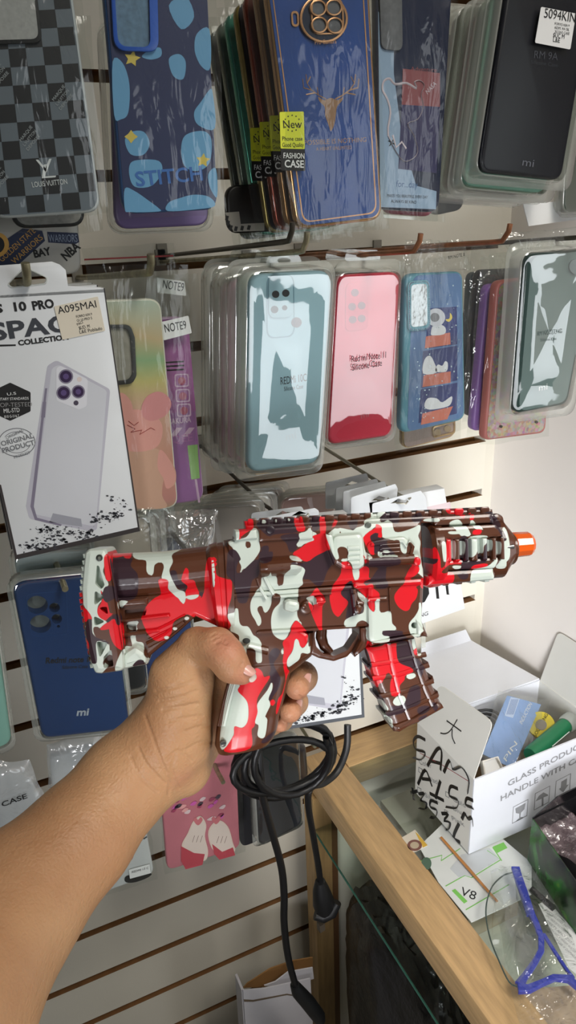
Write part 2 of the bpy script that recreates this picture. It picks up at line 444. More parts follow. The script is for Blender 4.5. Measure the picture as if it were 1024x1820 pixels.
# ---- A checkered case, upper left
q = [(-60, -40), (119, -50), (176, 372), (-14, 385)]
fr = qframe(q, 0.56); t = thing('phone_case_pack', fr, 'black and grey checkered phone case in clear film, hanging at the upper left corner', 'phone case', 'phone case packs on the top row of hooks')
case_body(fr, off(q, 4, 4, 5, 5), pm('B9BFC0', 0.3, vary=0.05), t, th=0.0075)
H = 0.0078
D1 = pm('121418', 0.45); D2 = pm('67717A', 0.45)
bgp = rpoly(fr.LL(q, H), 0.010, 6); plate('grey_print', bgp, 0.0070, H, 0, D2, t)
ck = []
for r_ in range(13):
    for c_ in range(6):
        if (r_ + c_) % 2: continue
        u0, u1, v0, v1 = c_ / 6, (c_ + 1) / 6, r_ / 13, (r_ + 1) / 13
        e = 0.012
        pts = [shp(q, max(u0, e), max(v0, e)), shp(q, min(u1, 1 - e), max(v0, e)), shp(q, min(u1, 1 - e), min(v1, 1 - e / 2)), shp(q, max(u0, e), min(v1, 1 - e / 2))]
        ck.append(plate_data(fr.LL(pts, H), H, H + 0.00015))
multi('black_checks', ck, D1, t, smooth=False)
rim = rpoly(fr.LL([(-52, -40), (62, -45), (76, 76), (-44, 80)], H + 0.002), 0.006, 5)
plate('camera_rim', rim, H, H + 0.002, 0.0006, INK, t)
plate('camera_window', rpoly(fr.LL([(-46, -36), (57, -40), (69, 69), (-38, 72)], H + 0.0022), 0.005, 5), H, H + 0.0022, 0, pm('A9AAA8', 0.5, vary=0.12, vscale=300), t)
WT = pm('D9DEDF', 0.5)
text(fr, 'LOUIS VUITTON', (58, 333), (120, 327), 9, H + 0.0002, WT, t)
text(fr, 'L', (74, 317), (100, 315), 23, H + 0.0002, WT, t, 'monogram', font_shear=0.2)
text(fr, 'V', (68, 307), (96, 305), 22, H + 0.0002, WT, t, 'monogram')
G2 = pm('A9AFB2', 0.5)
for (x, y) in ((108, 178), (50, 250), (-6, 138), (-6, 322)):
    for k, s in enumerate(('MARQUE', 'L.VUITTON', 'DEPOSEE')):
        text(fr, s, (x - 12 + k * 6, y + 2 + k * 8), (x + 8 + k * 7, y - 26 + 2 + k * 8), 5, H + 0.0003, G2, t)
bag(fr, off(q, 10, 10, 18, 8), t, n=0.011, seed=3)
# behind it
q2 = [(-30, 40), (130, 30), (152, 402), (24, 407)]
fr2 = qframe(q2, 0.60); t2 = thing('phone_case_pack', fr2, 'clear phone case with black rim, only its bottom edge showing under the checkered case', 'phone case', 'phone case packs on the top row of hooks')
case_body(fr2, q2, INK, t2); plate('clear_back', rpoly(fr2.LL(off(q2, -6, -6, -6, -6), 0.009), 0.009), 0.0, 0.0088, 0, pm('8C8A86', 0.6, vary=0.2, vscale=250), t2)
bag(fr2, off(q2, 30, 5, 30, 8), t2, seed=5)

# ---- H sticker printed clear case behind the white box
q = [(-70, 140), (120, 130), (146, 486), (-55, 500)]
fr = qframe(q, 0.63); t = thing('phone_case_pack', fr, 'clear phone case printed with navy and gold basketball stickers, low behind the white case box', 'phone case', 'phone case packs on the top row of hooks')
case_body(fr, q, pm('B4B2AC', 0.3), t, th=0.007)
NV = pm('1F2A48', 0.5); GD = pm('C99A4A', 0.5); n_ = 0.0072
print_shape(fr, [(-20, 492), (-10, 440), (40, 406), (75, 410), (80, 428), (20, 482)], n_, NV, t, 'sticker_print', smooth=False)
print_shape(fr, [(84, 412), (138, 414), (141, 430), (134, 434), (86, 431)], n_, NV, t, 'sticker_print', smooth=False)
text(fr, 'GOLDEN STATE', (4, 466), (64, 412), 10, n_ + 0.0001, GD, t); text(fr, 'WARRIORS', (26, 470), (77, 424), 10, n_ + 0.0001, GD, t)
text(fr, 'WARRIORS', (87, 430), (138, 430), 13, n_ + 0.0001, pm('8894A8', 0.5), t); text(fr, 'BAY', (62, 458), (92, 452), 13, n_, INK, t, bold=0.03)
text(fr, 'NBA', (118, 464), (144, 440), 15, n_, INK, t, bold=0.03)
print_shape(fr, circ(-6, 435, 22, 24), n_ + 0.0001, GD, t, 'sticker_print'); print_shape(fr, circ(-8, 435, 16, 24), n_ + 0.0002, INK, t, 'sticker_print')

# ---- B blue blob case
q = [(184, -50), (367, -50), (387, 370), (222, 379)]
fr = qframe(q, 0.56); t = thing('phone_case_pack', fr, 'navy phone case with pale blue blobs and yellow stars, in clear film at the top', 'phone case', 'phone case packs on the top row of hooks')
case_body(fr, off(q, 3, 0, 1, 2), pm('2C5288', 0.35), t, th=0.0085); H = 0.0088
plate('navy_print', rpoly(fr.LL(off(q, -1, 0, -1, -3), H), 0.010, 6), 0.008, H, 0, pm('262F58', 0.4), t)
LB = pm('6AA4CE', 0.4); YL = pm('D8C25A', 0.45)
blobs = [[(200, 110), (218, 112), (230, 150), (228, 200), (215, 212), (203, 205)], [(350, 60), (372, 52), (374, 120), (358, 118), (346, 90)],
         [(372, 160), (378, 165), (382, 228), (352, 222), (345, 200), (358, 180)], [(300, 105), (318, 96), (330, 110), (326, 140), (308, 135)],
         [(222, 250), (232, 235), (255, 234), (266, 255), (255, 275), (232, 274)], [(330, 240), (362, 233), (376, 250), (372, 290), (350, 304), (328, 295), (322, 265)],
         [(232, 290), (250, 284), (282, 286), (288, 305), (270, 330), (240, 332), (230, 312)], [(222, 335), (240, 340), (262, 355), (282, 370), (282, 376), (232, 377), (222, 372)],
         [(300, 360), (320, 352), (345, 346), (372, 350), (382, 366), (350, 372), (298, 375)], [(370, 310), (384, 300), (386, 350), (374, 335)],
         [(252, 100), (268, 88), (285, 85), (286, 100), (268, 106)], [(200, 22), (230, 40), (236, 60), (222, 55)], [(300, 10), (330, -6), (345, 30), (322, 52)]]
multi('blob_print', [plate_data(fr.LL(catm(b, 4), H), H, H + 0.0001) for b in blobs], LB, t, smooth=False)
def star(cx, cy, r, rot=0, k=5, ri=0.5): return [(cx + (r if i % 2 == 0 else r * ri) * math.sin(rot + math.pi * i / k), cy - (r if i % 2 == 0 else r * ri) * math.cos(rot + math.pi * i / k)) for i in range(2 * k)]
multi('star_print', [plate_data(fr.LL(s, H + 0.0001), H + 0.0001, H + 0.0002) for s in (star(235, 104, 15, .2), star(361, 285, 13, .1), star(233, 243, 12, 0, 4, .6))], YL, t, smooth=False)
text(fr, 'STITCH', (243, 331), (361, 320), 24, H + 0.0002, pm('3E6FB8', 0.4), t, bold=0.02)
CR = pm('2F5FC0', 0.3)
plate('camera_ring', rpoly(fr.LL([(196, -40), (280, -40), (283, 92), (203, 90)], H + 0.003), 0.008, 5), H, H + 0.0028, 0.0006, CR, t, holes=[rpoly(fr.LL([(203, -34), (265, -34), (268, 84), (210, 82)], H + 0.003), 0.006, 5)])
plate('camera_window', rpoly(fr.LL([(203, -34), (265, -34), (268, 84), (210, 82)], H + 0.001), 0.006, 5), H, H + 0.0008, 0, pm('5F7F9A', 0.4, vary=0.2, vscale=300), t)
bag(fr, off(q, 14, 10, 16, 12), t, n=0.013, seed=8)
q2 = [(180, 40), (350, 30), (375, 405), (200, 412)]
fr2 = qframe(q2, 0.60); t2 = thing('phone_case_pack', fr2, 'purple phone case in a clear tray, its rounded bottom showing below the blob print case', 'phone case', 'phone case packs on the top row of hooks')
case_body(fr2, [(196, 60), (358, 50), (372, 400), (205, 408)], pm('7E6A9C', 0.35), t2); blister(fr2, off(q2, 8, 4, 6, 6), q2, t2, h=0.011, seed=2, wav=0.0003, front=F_BLK)

# white toothed bracket-like case under the film stack
q = [(402, 330), (530, 322), (540, 408), (407, 416)]
fr = qframe(q, 0.62); t = thing('phone_case_pack', fr, 'black phone case with a toothed pale inlay, low behind the gold rimmed stack', 'phone case', 'phone case packs on the top row of hooks')
case_body(fr, q, pm('161412', 0.4), t)
print_shape(fr, [(400, 378), (425, 376), (428, 398), (470, 396), (470, 410), (415, 412)], 0.0087, pm('8E8A80', 0.5), t, 'pale_inlay', smooth=False)
multi('tooth_print', [plate_data(fr.LL([(x, y), (x + 5, y + 1), (x + 3, y + 9), (x - 2, y + 8)], 0.009), 0.0088, 0.0091) for x, y in ((402, 383), (404, 392), (409, 400), (418, 402), (429, 401), (441, 400))], INK, t, smooth=False)

# ---- D deer case and the stack behind it
q = [(470, -50), (652, -50), (678, 387), (530, 404)]
fr = qframe(q, 0.555); t = thing('phone_case_pack', fr, 'royal blue phone case with gold rim and deer head, yellow label at left', 'phone case', 'gold rimmed phone cases in the top stack')
case_body(fr, off(q, 2, 0, 3, 3), pm('C59A6C', 0.22, metal=0.8), t, th=0.008); H = 0.0084
plate('blue_back', rpoly(fr.LL(off(q, -3, 0, -2, -2), H), 0.010, 6), 0.007, H, 0, pm('093C84', 0.35, vary=0.15, vscale=30), t)
GL = pm('B98A62', 0.3, metal=0.6)
iq = off(q, -8, 0, -8, -8)
plate('gold_line', rpoly(fr.LL(iq, H), 0.008, 6), H, H + 0.0002, 0, GL, t, holes=[rpoly(fr.LL(off(iq, -2, -2, -2, -2), H), 0.008, 6)])
def ringp(cx, cy, r1, r2, n, h, mat, nm): plate(nm, fr.LL(circ(cx, cy, r1, 32), n + h), n, n + h, 0.0003, mat, t, holes=[fr.LL(circ(cx, cy, r2, 32), n + h)])
disc(fr, 576, 33, 41, H + 0.001, pm('242A3C', 0.25), t, 'camera_disc', h=0.0006)
ringp(576, 33, 43, 39, H, 0.002, GL, 'camera_ring'); 
plate('camera_frame', rpoly(fr.LL([(553, -4), (611, -6), (613, 60), (554, 62)], H + .003), 0.007), H + 0.001, H + 0.0026, 0.0003, GL, t, holes=[rpoly(fr.LL([(556, -1), (608, -3), (610, 57), (557, 59)], H + .003), 0.006)])
for (x, y) in ((566, 14), (594, 13), (568, 44), (596, 45)):
    ringp(x, y, 15, 12, H + 0.001, 0.0025, GL, 'lens_ring'); disc(fr, x, y, 12, H + 0.002, pm('55575C', 0.5, vary=0.2, vscale=300), t, 'lens_hole')
plate('side_loop', rpoly(fr.LL([(516, 20), (530, 20), (531, 48), (518, 48)], H), .003), H, H + 0.001, 0, GL, t, holes=[rpoly(fr.LL([(519, 24), (527, 24), (528, 44), (521, 44)], H), .002)])
text(fr, 'Pro Camera', (560, 79), (598, 77), 7, H + 0.002, GL, t)
DG = pm('8A6A4E', 0.35, metal=0.3)
print_shape(fr, [(576, 178), (566, 172), (568, 180), (577, 190), (578, 205), (584, 222), (588, 233), (594, 222), (597, 205), (599, 190), (607, 180), (610, 172), (600, 178), (588, 174)], H, DG, t, 'deer_head_print')
ant = []
for s in (1, -1):
    def A(x, y): return (588 + s * x, y)
    for pth in ([A(8, 176), A(20, 170), A(34, 160), A(42, 148), A(44, 132)], [A(22, 169), A(24, 155)], [A(34, 160), A(48, 156), A(50, 140)], [A(42, 148), A(36, 136)], [A(28, 165), A(44, 168)]):
        ant.append(tube_data([tuple(fr.L(x, y, H)) + (H,) for x, y in pth], 0.0005, 5, flat=0.3))
multi('antler_print', ant, DG, t)
text(fr, 'POSSIBLE IS NOTHING', (541, 258), (651, 252), 8, H, DG, t); text(fr, 'A HEART UNLIMITED', (562, 268), (625, 265), 6, H, DG, t)
YB = pm('D9E032', 0.5)
def newlabel(parent, fr, n):
    rect(fr, [(497, 199), (540, 198), (542, 265), (499, 264)], n, n + 0.0003, 0.001, YB, parent, 'yellow_label')
    rect(fr, [(499, 264), (542, 265), (543, 304), (500, 303)], n, n + 0.0003, 0.001, INK, parent, 'black_label')
    text(fr, 'New', (504, 228), (537, 227), 13, n + .0004, INK, parent, 'label_text')
    text(fr, 'Phone case', (502, 250), (538, 250), 7, n + .0004, INK, parent, 'label_text'); text(fr, 'Good Quality', (502, 261), (540, 261), 7, n + .0004, INK, parent, 'label_text')
    text(fr, 'FASHION', (504, 281), (541, 282), 9, n + .0004, WHITE, parent, 'label_text', bold=0.01); text(fr, 'CASE', (506, 297), (540, 298), 12, n + .0004, WHITE, parent, 'label_text', bold=0.02)
    dots = [plate_data(fr.LL(circ(519 + 14 * math.cos(a), 219 + 14 * math.sin(a) , 1.3, 6), n), n + .0003, n + .0005) for a in np.linspace(0, 6.28, 13)[:-1] if abs(math.sin(a)) > .45]
    multi('label_dots', dots, INK, parent, smooth=False)
newlabel(t, fr, 0.0125)
bag(fr, off(q, 26, 8, 14, 18), t, n=0.0105, seed=11, amp=0.0016, fs=26)
cols = [('black phone case with coppery rim, directly behind the deer print case', '3A2C28', 'A57B50', True), ('dark phone case with red brown rim, third in the gold rimmed stack', '5A2C24', '8A4030', True),
        ('black glittery phone case edge, fourth in the gold rimmed stack', '22242A', '9C8A50', True), ('teal green glitter phone case at the left end of the gold rimmed stack', '3F8F7C', '55A58F', False), ('grey green film wrapped phone case, sixth in the gold rimmed stack', '6F7A70', '8F958A', False), ('smoky film wrapped phone case, farthest left in the gold rimmed stack', '5E625C', '7C8078', False)]
for k, (lb, cb, cr_, lab) in enumerate(cols):
    dy = 0.020 * (k + 1)
    f2 = Frame(fr.O + np.array([0.001, dy, -0.002 * k]), fr.U, fr.V)
    t3 = thing('phone_case_pack', f2, lb, 'phone case', 'gold rimmed phone cases in the top stack')
    Q = [tuple(fr.L(*p, 0.008)) for p in off(q, 2, 0, 3, 3)]
    plate('case_shell', rpoly(Q, 0.011, 6), 0, 0.008, 0.002, pm(cr_, 0.25, metal=0.6), t3, seg=3)
    Q = [tuple(fr.L(*p, 0.008)) for p in off(q, -3, 0, -2, -2)]
    plate('case_back', rpoly(Q, 0.010, 6), 0.007, 0.0083, 0, pm(cb, 0.3, vary=0.2, vscale=200), t3)
    if lab:
        for ch in list(t.children):
            if ch.name.startswith(('yellow_label', 'black_label', 'label_')):
                c = ch.copy(); COL.objects.link(c); c.parent = t3
    sheet('film_bag', [tuple(fr.L(*p, 0.0105)) for p in off(q, 22 - 4 * (k % 2), 8, 12, 14 + 6 * (k % 3))], F_BAG, t3, z=0.0105, seed=20 + k, bulge=0.002, amp=0.0015)

# ---- E bear print case
q = [(668, -40), (806, -40), (781, 378), (673, 372)]
fr = qframe(q, 0.60); t = thing('phone_case_pack', fr, 'pale blue and navy phone case with an outlined bear print, right of the deer case', 'phone case', 'phone case packs on the top row of hooks')
case_body(fr, q, pm('101C3C', 0.3), t); H = 0.0088
LBL = pm('8FA8C4', 0.4)
print_shape(fr, [(672, 20), (700, 60), (700, 130), (715, 250), (740, 330), (776, 340), (775, 372), (676, 368)], H, LBL, t, 'pale_blue_print', smooth=False)
print_shape(fr, [(716, 122), (782, 130), (782, 190), (714, 186)], H + .0001, pm('8A4A50', 0.45), t, 'red_panel_print', smooth=False)
print_shape(fr, [(714, 186), (782, 190), (776, 308), (708, 300)], H + .0001, pm('2E2C58', 0.45), t, 'violet_panel_print', smooth=False)
PK = pm('C7BCC6', 0.4)
bp = [(690, 240), (694, 200), (688, 175), (680, 160), (682, 145), (692, 140), (702, 150), (722, 148), (740, 158), (736, 146), (746, 143), (754, 152), (748, 168), (752, 190), (742, 212), (724, 220), (735, 240), (742, 270), (728, 285), (712, 282)]
multi('bear_outline_print', [tube_data([tuple(fr.L(x, y, H)) + (H + .0003,) for x, y in catm(bp, 3)], 0.0010, 6, closed=True, flat=0.3), tube_data([tuple(fr.L(x, y, H)) + (H + .0003,) for x, y in [(698, 240), (704, 262), (714, 252), (722, 264)]], 0.001, 6, flat=.3)], PK, t)
text(fr, 'NASA', (760, 168), (776, 150), 8, H + .0002, PK, t); text(fr, 'x', (691, 260), (703, 256), 14, H + .0002, INK, t)
text(fr, 'for...day', (704, 332), (742, 334), 11, H + .0002, pm('4E6E9C', .4), t); text(fr, 'MAKES YOU BEAUTIFUL EVERY DAY', (688, 350), (760, 353), 5, H + .0002, INK, t); text(fr, 'ALWAYS BE KIND', (695, 360), (740, 362), 5, H + .0002, INK, t)
text(fr, 'Adventure', (730, 126), (776, 128), 7, H + .0002, pm('8A4A50', .4), t)
plate('camera_window', rpoly(fr.LL([(672, -30), (712, -30), (714, 92), (676, 88)], H), 0.006), H, H + .002, 0.0004, pm('66686C', 0.4, vary=0.2, vscale=200), t)
bag(fr, off(q, 8, 6, 10, 16), t, n=0.0115, seed=31, amp=0.0018)
q2 = [(690, 0), (790, 0), (776, 392), (684, 385)]
fr2 = qframe(q2, 0.62); t2 = thing('phone_case_pack', fr2, 'crimson edged clear case pack, thin strip below the bear print case', 'phone case', 'phone case packs on the top row of hooks')
case_body(fr2, off(q2, 0, 0, -4, -6), pm('8C3A4C', 0.4), t2); rect(fr2, off(q2, 2, 2, 2, 2), -0.004, -0.003, .002, F_CLR, t2, 'clear_tray')
q2 = [(700, 60), (812, 60), (826, 372), (770, 384)]
fr2 = qframe(q2, 0.66); t2 = thing('phone_case_pack', fr2, 'grey clear case pack, small corner behind the bear print case near the green blisters', 'phone case', 'phone case packs on the top row of hooks')
case_body(fr2, q2, pm('6E7070', 0.4), t2)

# ---- F black case blister and the green stack behind it
q = [(908, -50), (1062, -45), (999, 321), (853, 305)]
fr = qframe(q, 0.57); t = thing('phone_case_pack', fr, 'near black phone case with price sticker in a clear tray at the upper right corner', 'phone case', 'clear tray packs in the upper right stack')
case_body(fr, q, pm('0B0D1A', 0.35), t, th=0.009, bev=0.003); H = 0.0094
blister(fr, off(q, 34, 0, 14, 20), off(q, 9, 0, 6, 5), t, h=0.0125, wav=0.0005, seed=4, fs=18, front=F_BLK)
rect(fr, [(962, 12), (1024, 24), (1014, 88), (951, 76)], 0.0132, 0.0135, .0015, WHITE, t, 'price_sticker')
text(fr, '5094KIN', (967, 31), (1022, 40), 15, 0.0137, INK, t, 'sticker_text')
for k, s in enumerate(('FORYO KIN 9', 'RDM. 9A SIL', '2CON2 CASE')): text(fr, s, (986, 44 + k * 7), (1012, 48 + k * 7), 4, 0.0137, INK, t, 'sticker_text')
text(fr, '$UC M', (983, 66), (1003, 69), 7, 0.0137, INK, t, 'sticker_text'); text(fr, 'L&E', (983, 74), (995, 76), 7, 0.0137, INK, t, 'sticker_text')
text(fr, 'RM 9A', (949, 103), (991, 107), 12, H, pm('4A4C56', .4), t); text(fr, 'Silicone Case', (943, 113), (991, 119), 6, H, pm('3A3C46', .4), t); text(fr, 'mi', (928, 294), (948, 297), 13, H, pm('6A6C78', .4), t)
for k, (lb, cc, sw) in enumerate([('mint green case in a clear tray, second in the upper right stack', '86B8A4', 0), ('pale grey green case in a clear tray, third in the upper right stack', 'A9BFA8', 2), ('faded white case in a clear tray, fourth in the upper right stack', 'B5B8AC', -2), ('grey case in a clear tray, farthest left of the upper right stack', '8E968E', 2)]):
    dy = 0.017 * (k + 1)
    f2 = Frame(fr.O + np.array([0.002 * sw - 0.003, dy, -0.010 - 0.001 * k]), fr.U + fr.V * 0.0, fr.V)
    t3 = thing('phone_case_pack', f2, lb, 'phone case', 'clear tray packs in the upper right stack')
    plate('case_shell', rpoly([tuple(fr.L(*p, 0.009)) for p in q], 0.011, 6), 0, 0.009, 0.002, pm(cc, 0.45), t3, seg=3)
    for ch in list(t.children):
        if ch.name.startswith('blister'):
            c = ch.copy(); COL.objects.link(c); c.parent = t3
q = [(1016, 100), (1150, 90), (1130, 372), (1000, 380)]
fr = qframe(q, 0.62); t = thing('phone_case_pack', fr, 'dark green case in film, cut by the right picture edge beside the black case', 'phone case', 'phone case packs on the top row of hooks')
case_body(fr, q, pm('3B4A3C', 0.4), t); blister(fr, off(q, 10, 4, 5, 8), q, t, h=0.011, seed=9, wav=0.0003)
rect(fr, [(930, 362), (1130, 350), (1130, 376), (940, 402)], -0.006, -0.005, .001, WHITE, t, 'header_card')
# ------------------------------------------------------------------ second row of packs
GB = 'packs on the middle row of hooks'
# ---- I white retail box with a phone picture
def retail_box(q, Y, label, depth=0.016, hero=True, group='white retail boxes on the left', short=False):
    fr = qframe(q, Y); t = thing('retail_box', fr, label, 'box', group)
    P = fr.LL(q, 0.0)
    plate('box_body', P, -depth, 0.0, 0.0006, pm('DCE0E2', 0.35, coat=0.25, vary=0.02), t)
    return fr, t
q = [(-72, 528), (186, 512), (249, 944), (27, 995)]
fr, t = retail_box(q, 0.56, 'white retail box with a clear phone case picture, frontmost, hanging at the left edge')
BK = pm('3A3636', 0.4)
plate('border_print', fr.LL([(-2, 860), (27, 995), (249, 944), (186, 512), (184, 512), (245, 937), (30, 986), (2, 862)], 0), 0, 0.0001, 0, BK, t)
hd = [(-60, 480), (-58, 476), (92, 465), (106, 470), (117, 480), (121, 508), (178, 511), (186, 514), (186, 520), (-72, 534)]
slot = rpoly(fr.LL([(15, 505), (40, 480), (55, 481), (83, 494), (80, 503), (22, 510)], 0), 0.002)
plate('header_card', fr.LL(hd, 0), -0.0012, 0, 0.0002, pm('DCE0E2', 0.35, coat=0.25), t, holes=[slot])
plate('slot_rim', rpoly(fr.LL([(12, 506), (39, 478), (56, 479), (86, 494), (82, 505), (21, 512)], 0), 0.002), -0.0002, 0.0006, 0.0001, F_WALL, t, holes=[slot])
for s_, a_, b_ in (('S', (-10, 556), (6, 555)), ('10', (26, 553), (48, 551)), ('PRO', (59, 551), (97, 546))): text(fr, s_, a_, b_, 15, 0.0002, INK, t, 'handwriting', bold=0.04)
text(fr, 'SPACE', (-14, 605), (158, 584), 30, 0.0002, pm('55585E', 0.3, metal=0.4), t, bold=0.03)
text(fr, 'COLLECTION', (33, 614), (122, 603), 9, 0.0002, INK, t, bold=0.04)
plate('rule_line', fr.LL([(-30, 613), (28, 612), (28, 615), (-30, 617)], 0), 0, .0001, 0, INK, t)
rect(fr, [(96, 545), (174, 527), (187, 588), (111, 604)], 0, 0.0007, 0.0008, pm('DBD3C0', 0.6), t, 'price_sticker')
text(fr, 'A095MAI', (104, 558), (172, 546), 13, .0008, INK, t, 'sticker_text')
for k, s in enumerate(('FORRO KIN 9', 'GI 10 PRO 5', 'PACI')): text(fr, s, (136 + k, 565 + k * 7), (164 if k < 2 else 148, 560 + k * 7), 4.5, .0008, INK, t, 'sticker_text')
text(fr, '$UD. M', (141, 586), (160, 582), 6, .0008, INK, t, 'sticker_text'); text(fr, 'L&E Poblado', (142, 593), (182, 586), 6, .0008, INK, t, 'sticker_text')
def phone_art(fr, t, T):
    """printed picture of a clear phone case; T maps art pixels"""
    def S(pts): return [T(*p) for p in pts]
    LV = pm('B9B9C4', 0.4); LV2 = pm('C9CCD2', 0.35); LN = pm('7F7A8C', 0.4); VI = pm('3C2E4C', 0.25)
    o1 = rpoly(fr.LL(S([(84, 650), (100, 640), (196, 692), (172, 942), (160, 944), (52, 922), (46, 900)]), 0), 0.004)
    plate('phone_print', o1, 0, 0.0001, 0, LV, t)
    plate('phone_print', rpoly(fr.LL(S([(92, 655), (104, 648), (190, 694), (170, 936), (62, 914), (60, 902)]), 0), 0.004), 0.0001, 0.00015, 0, LV2, t)
    plate('phone_edge_print', fr.LL(S([(80, 690), (84, 690), (60, 900), (66, 920), (110, 932), (108, 935), (62, 924), (54, 900)]), 0), 0.00015, 0.0002, 0, LN, t)
    plate('phone_edge_print', fr.LL(S([(76, 714), (82, 714), (80, 742), (73, 742)]), 0), 0.00015, 0.0003, 0, LN, t)
    plate('logo_panel_print', fr.LL(S([(94, 912), (144, 922), (146, 936), (88, 928)]), 0), 0.00015, 0.0002, 0, pm('9A9CA6', 0.4), t)
    plate('camera_print', rpoly(fr.LL(S([(100, 654), (108, 650), (156, 674), (154, 722), (140, 728), (100, 712)]), 0), 0.003), 0.0002, 0.0003, 0, pm('DADCE2', 0.3), t)
    for (x, y, r) in ((117, 669, 13), (113, 698, 13), (139, 696, 12)):
        a, b = T(x, y)
        for rr, mt, z in ((r, LN, .0003), (r - 2.5, VI, .0004), (r * .4, pm('5A4A78', 0.3), .0005)):
            plate('lens_print', fr.LL(circ(a, b, rr, 20), 0), z, z + .0001, 0, mt, t)
    for (x, y, r, c) in ((141, 674, 4.5, 'D8CCC8'), (135, 716, 4.5, '4A4454')):
        a, b = T(x, y); plate('lens_print', fr.LL(circ(a, b, r, 14), 0), .0003, .0004, 0, pm(c, 0.4), t)
def splash_art(fr, t, pts, seed=1):
    rnd = random.Random(seed); D = []
    for (x0, y0, x1, y1, w_, n) in pts:
        for k in range(n):
            s = rnd.random(); x = x0 + (x1 - x0) * s + rnd.gauss(0, w_); y = y0 + (y1 - y0) * s + rnd.gauss(0, w_ * .6); r = 0.6 + 3.2 * rnd.random() ** 3
            P = [(x + r * rnd.uniform(.5, 1.6) * math.cos(a), y + r * rnd.uniform(.3, .9) * math.sin(a)) for a in np.linspace(0, 6.28, 8)[:-1]]
            D.append(plate_data(fr.LL(P, 0), 0.0003, 0.00035))
    multi('splash_print', D, pm('3E4046', 0.5), t, smooth=False)
phone_art(fr, t, lambda x, y: (x, y))
splash_art(fr, t, [(60, 940, 170, 950, 8, 160), (50, 965, 130, 960, 9, 70), (170, 925, 215, 912, 8, 110), (205, 880, 222, 905, 7, 24), (40, 975, 90, 972, 6, 40)], 3)
hx = [(18 + 42 * math.cos(a), 714 + 34 * math.sin(a)) for a in np.linspace(math.pi / 6, math.pi / 6 + 2 * math.pi, 7)[:-1]]
plate('badge_print', rpoly(fr.LL(hx, 0), 0.0015), 0, 0.0002, 0, INK, t)
for s, y, h, w_ in (('U.S', 703, 5, 8), ('MILITARY STANDARDS', 712, 5, 30), ('DROP-TESTED', 724, 8, 36), ('MIL-STD', 734, 8, 14), ('810 G-516.7', 743, 5, 13)):
    text(fr, s, (21 - w_, y), (21 + w_, y - 2), h, 0.0003, WHITE if s[0] != 'D' else pm('8C8C8C', .5), t, 'badge_text')
o_ = fr.LL(circ(30, 786, 33, 32, 25), 0)
for a_, b_ in ((33, 31.5), (25, 24)):
    plate('stamp_print', fr.LL(circ(30, 786, a_, 32, a_ * .77), 0), 0, .0002, 0, GREYINK, t, holes=[fr.LL(circ(30, 786, b_, 32, b_ * .77), 0)])
rect(fr, [(0, 778), (58, 772), (62, 790), (2, 802)], 0, .0003, 0, pm('DCE0E2', .4), t, 'stamp_band')
text(fr, 'ORIGINAL', (3, 793), (60, 778), 9, .0004, GREYINK, t, 'stamp_text', bold=0.02); text(fr, 'PRODUCT', (5, 805), (62, 790), 9, .0004, GREYINK, t, 'stamp_text', bold=0.02)
text(fr, 'ORIGINAL', (12, 781), (42, 766), 5, .0004, GREYINK, t, 'stamp_text'); text(fr, 'PRODUCT', (26, 815), (54, 806), 5, .0004, GREYINK, t, 'stamp_text')
for k, lb in enumerate(('white retail box directly behind the frontmost one at the left edge', 'white retail box third in the stack at the left edge')):
    f2 = Frame(fr.O + np.array([-0.001, 0.020 * (k + 1), 0.001]), fr.U, fr.V); t3 = thing('retail_box', f2, lb, 'box', 'white retail boxes on the left')
    for ch in list(t.children):
        if ch.name.startswith(('box_body', 'border')):
            c = ch.copy(); COL.objects.link(c); c.parent = t3

# ---- J note9 bags
q = [(150, 535), (286, 530), (318, 903), (180, 915)]
fr = qframe(q, 0.60); t = thing('phone_case_pack', fr, 'rainbow phone case with a pink rabbit, in a crinkled bag beside the white box', 'phone case', GB); H = 0.0088
case_body(fr, q, pm('D8D8C8', 0.3), t)
m_, nt, N_, L_ = newmat('rainbow_print'); b_ = N_['Principled BSDF']; b_.inputs['Roughness'].default_value = 0.35
tc = N_.new('ShaderNodeTexCoord'); sp = N_.new('ShaderNodeSeparateXYZ'); L_.new(tc.outputs['Object'], sp.inputs[0])
ns = N_.new('ShaderNodeTexNoise'); ns.inputs['Scale'].default_value = 9; L_.new(tc.outputs['Object'], ns.inputs['Vector'])
ma = N_.new('ShaderNodeMath'); ma.operation = 'MULTIPLY_ADD'; ma.inputs[1].default_value = 0.05; L_.new(ns.outputs[0], ma.inputs[0]); L_.new(sp.outputs['Y'], ma.inputs[2])
mr = N_.new('ShaderNodeMapRange'); mr.inputs['From Min'].default_value = -0.07; mr.inputs['From Max'].default_value = 0.12; L_.new(ma.outputs[0], mr.inputs['Value'])
cr_ = N_.new('ShaderNodeValToRGB'); L_.new(mr.outputs[0], cr_.inputs[0]); L_.new(cr_.outputs[0], b_.inputs['Base Color'])
els = cr_.color_ramp.elements
for p_, c_ in ((0.0, '6E8A5A'), (0.12, 'B88078'), (0.3, 'C28A7A'), (0.5, 'C4A088'), (0.62, 'B8B070'), (0.72, '8AAA7E'), (0.82, 'C0AC84'), (1.0, 'B4C4B4')):
    e = els.new(p_) if 0 < p_ < 1 else els[0 if p_ == 0 else -1]; e.color = lin(c_)
plate('rainbow_print', rpoly(fr.LL(off(q, -3, -3, -3, -3), H), 0.010, 6), 0.008, H, 0, m_, t)
PKR = pm('D99C92', 0.4); PK2 = pm('C9A08A', 0.4)
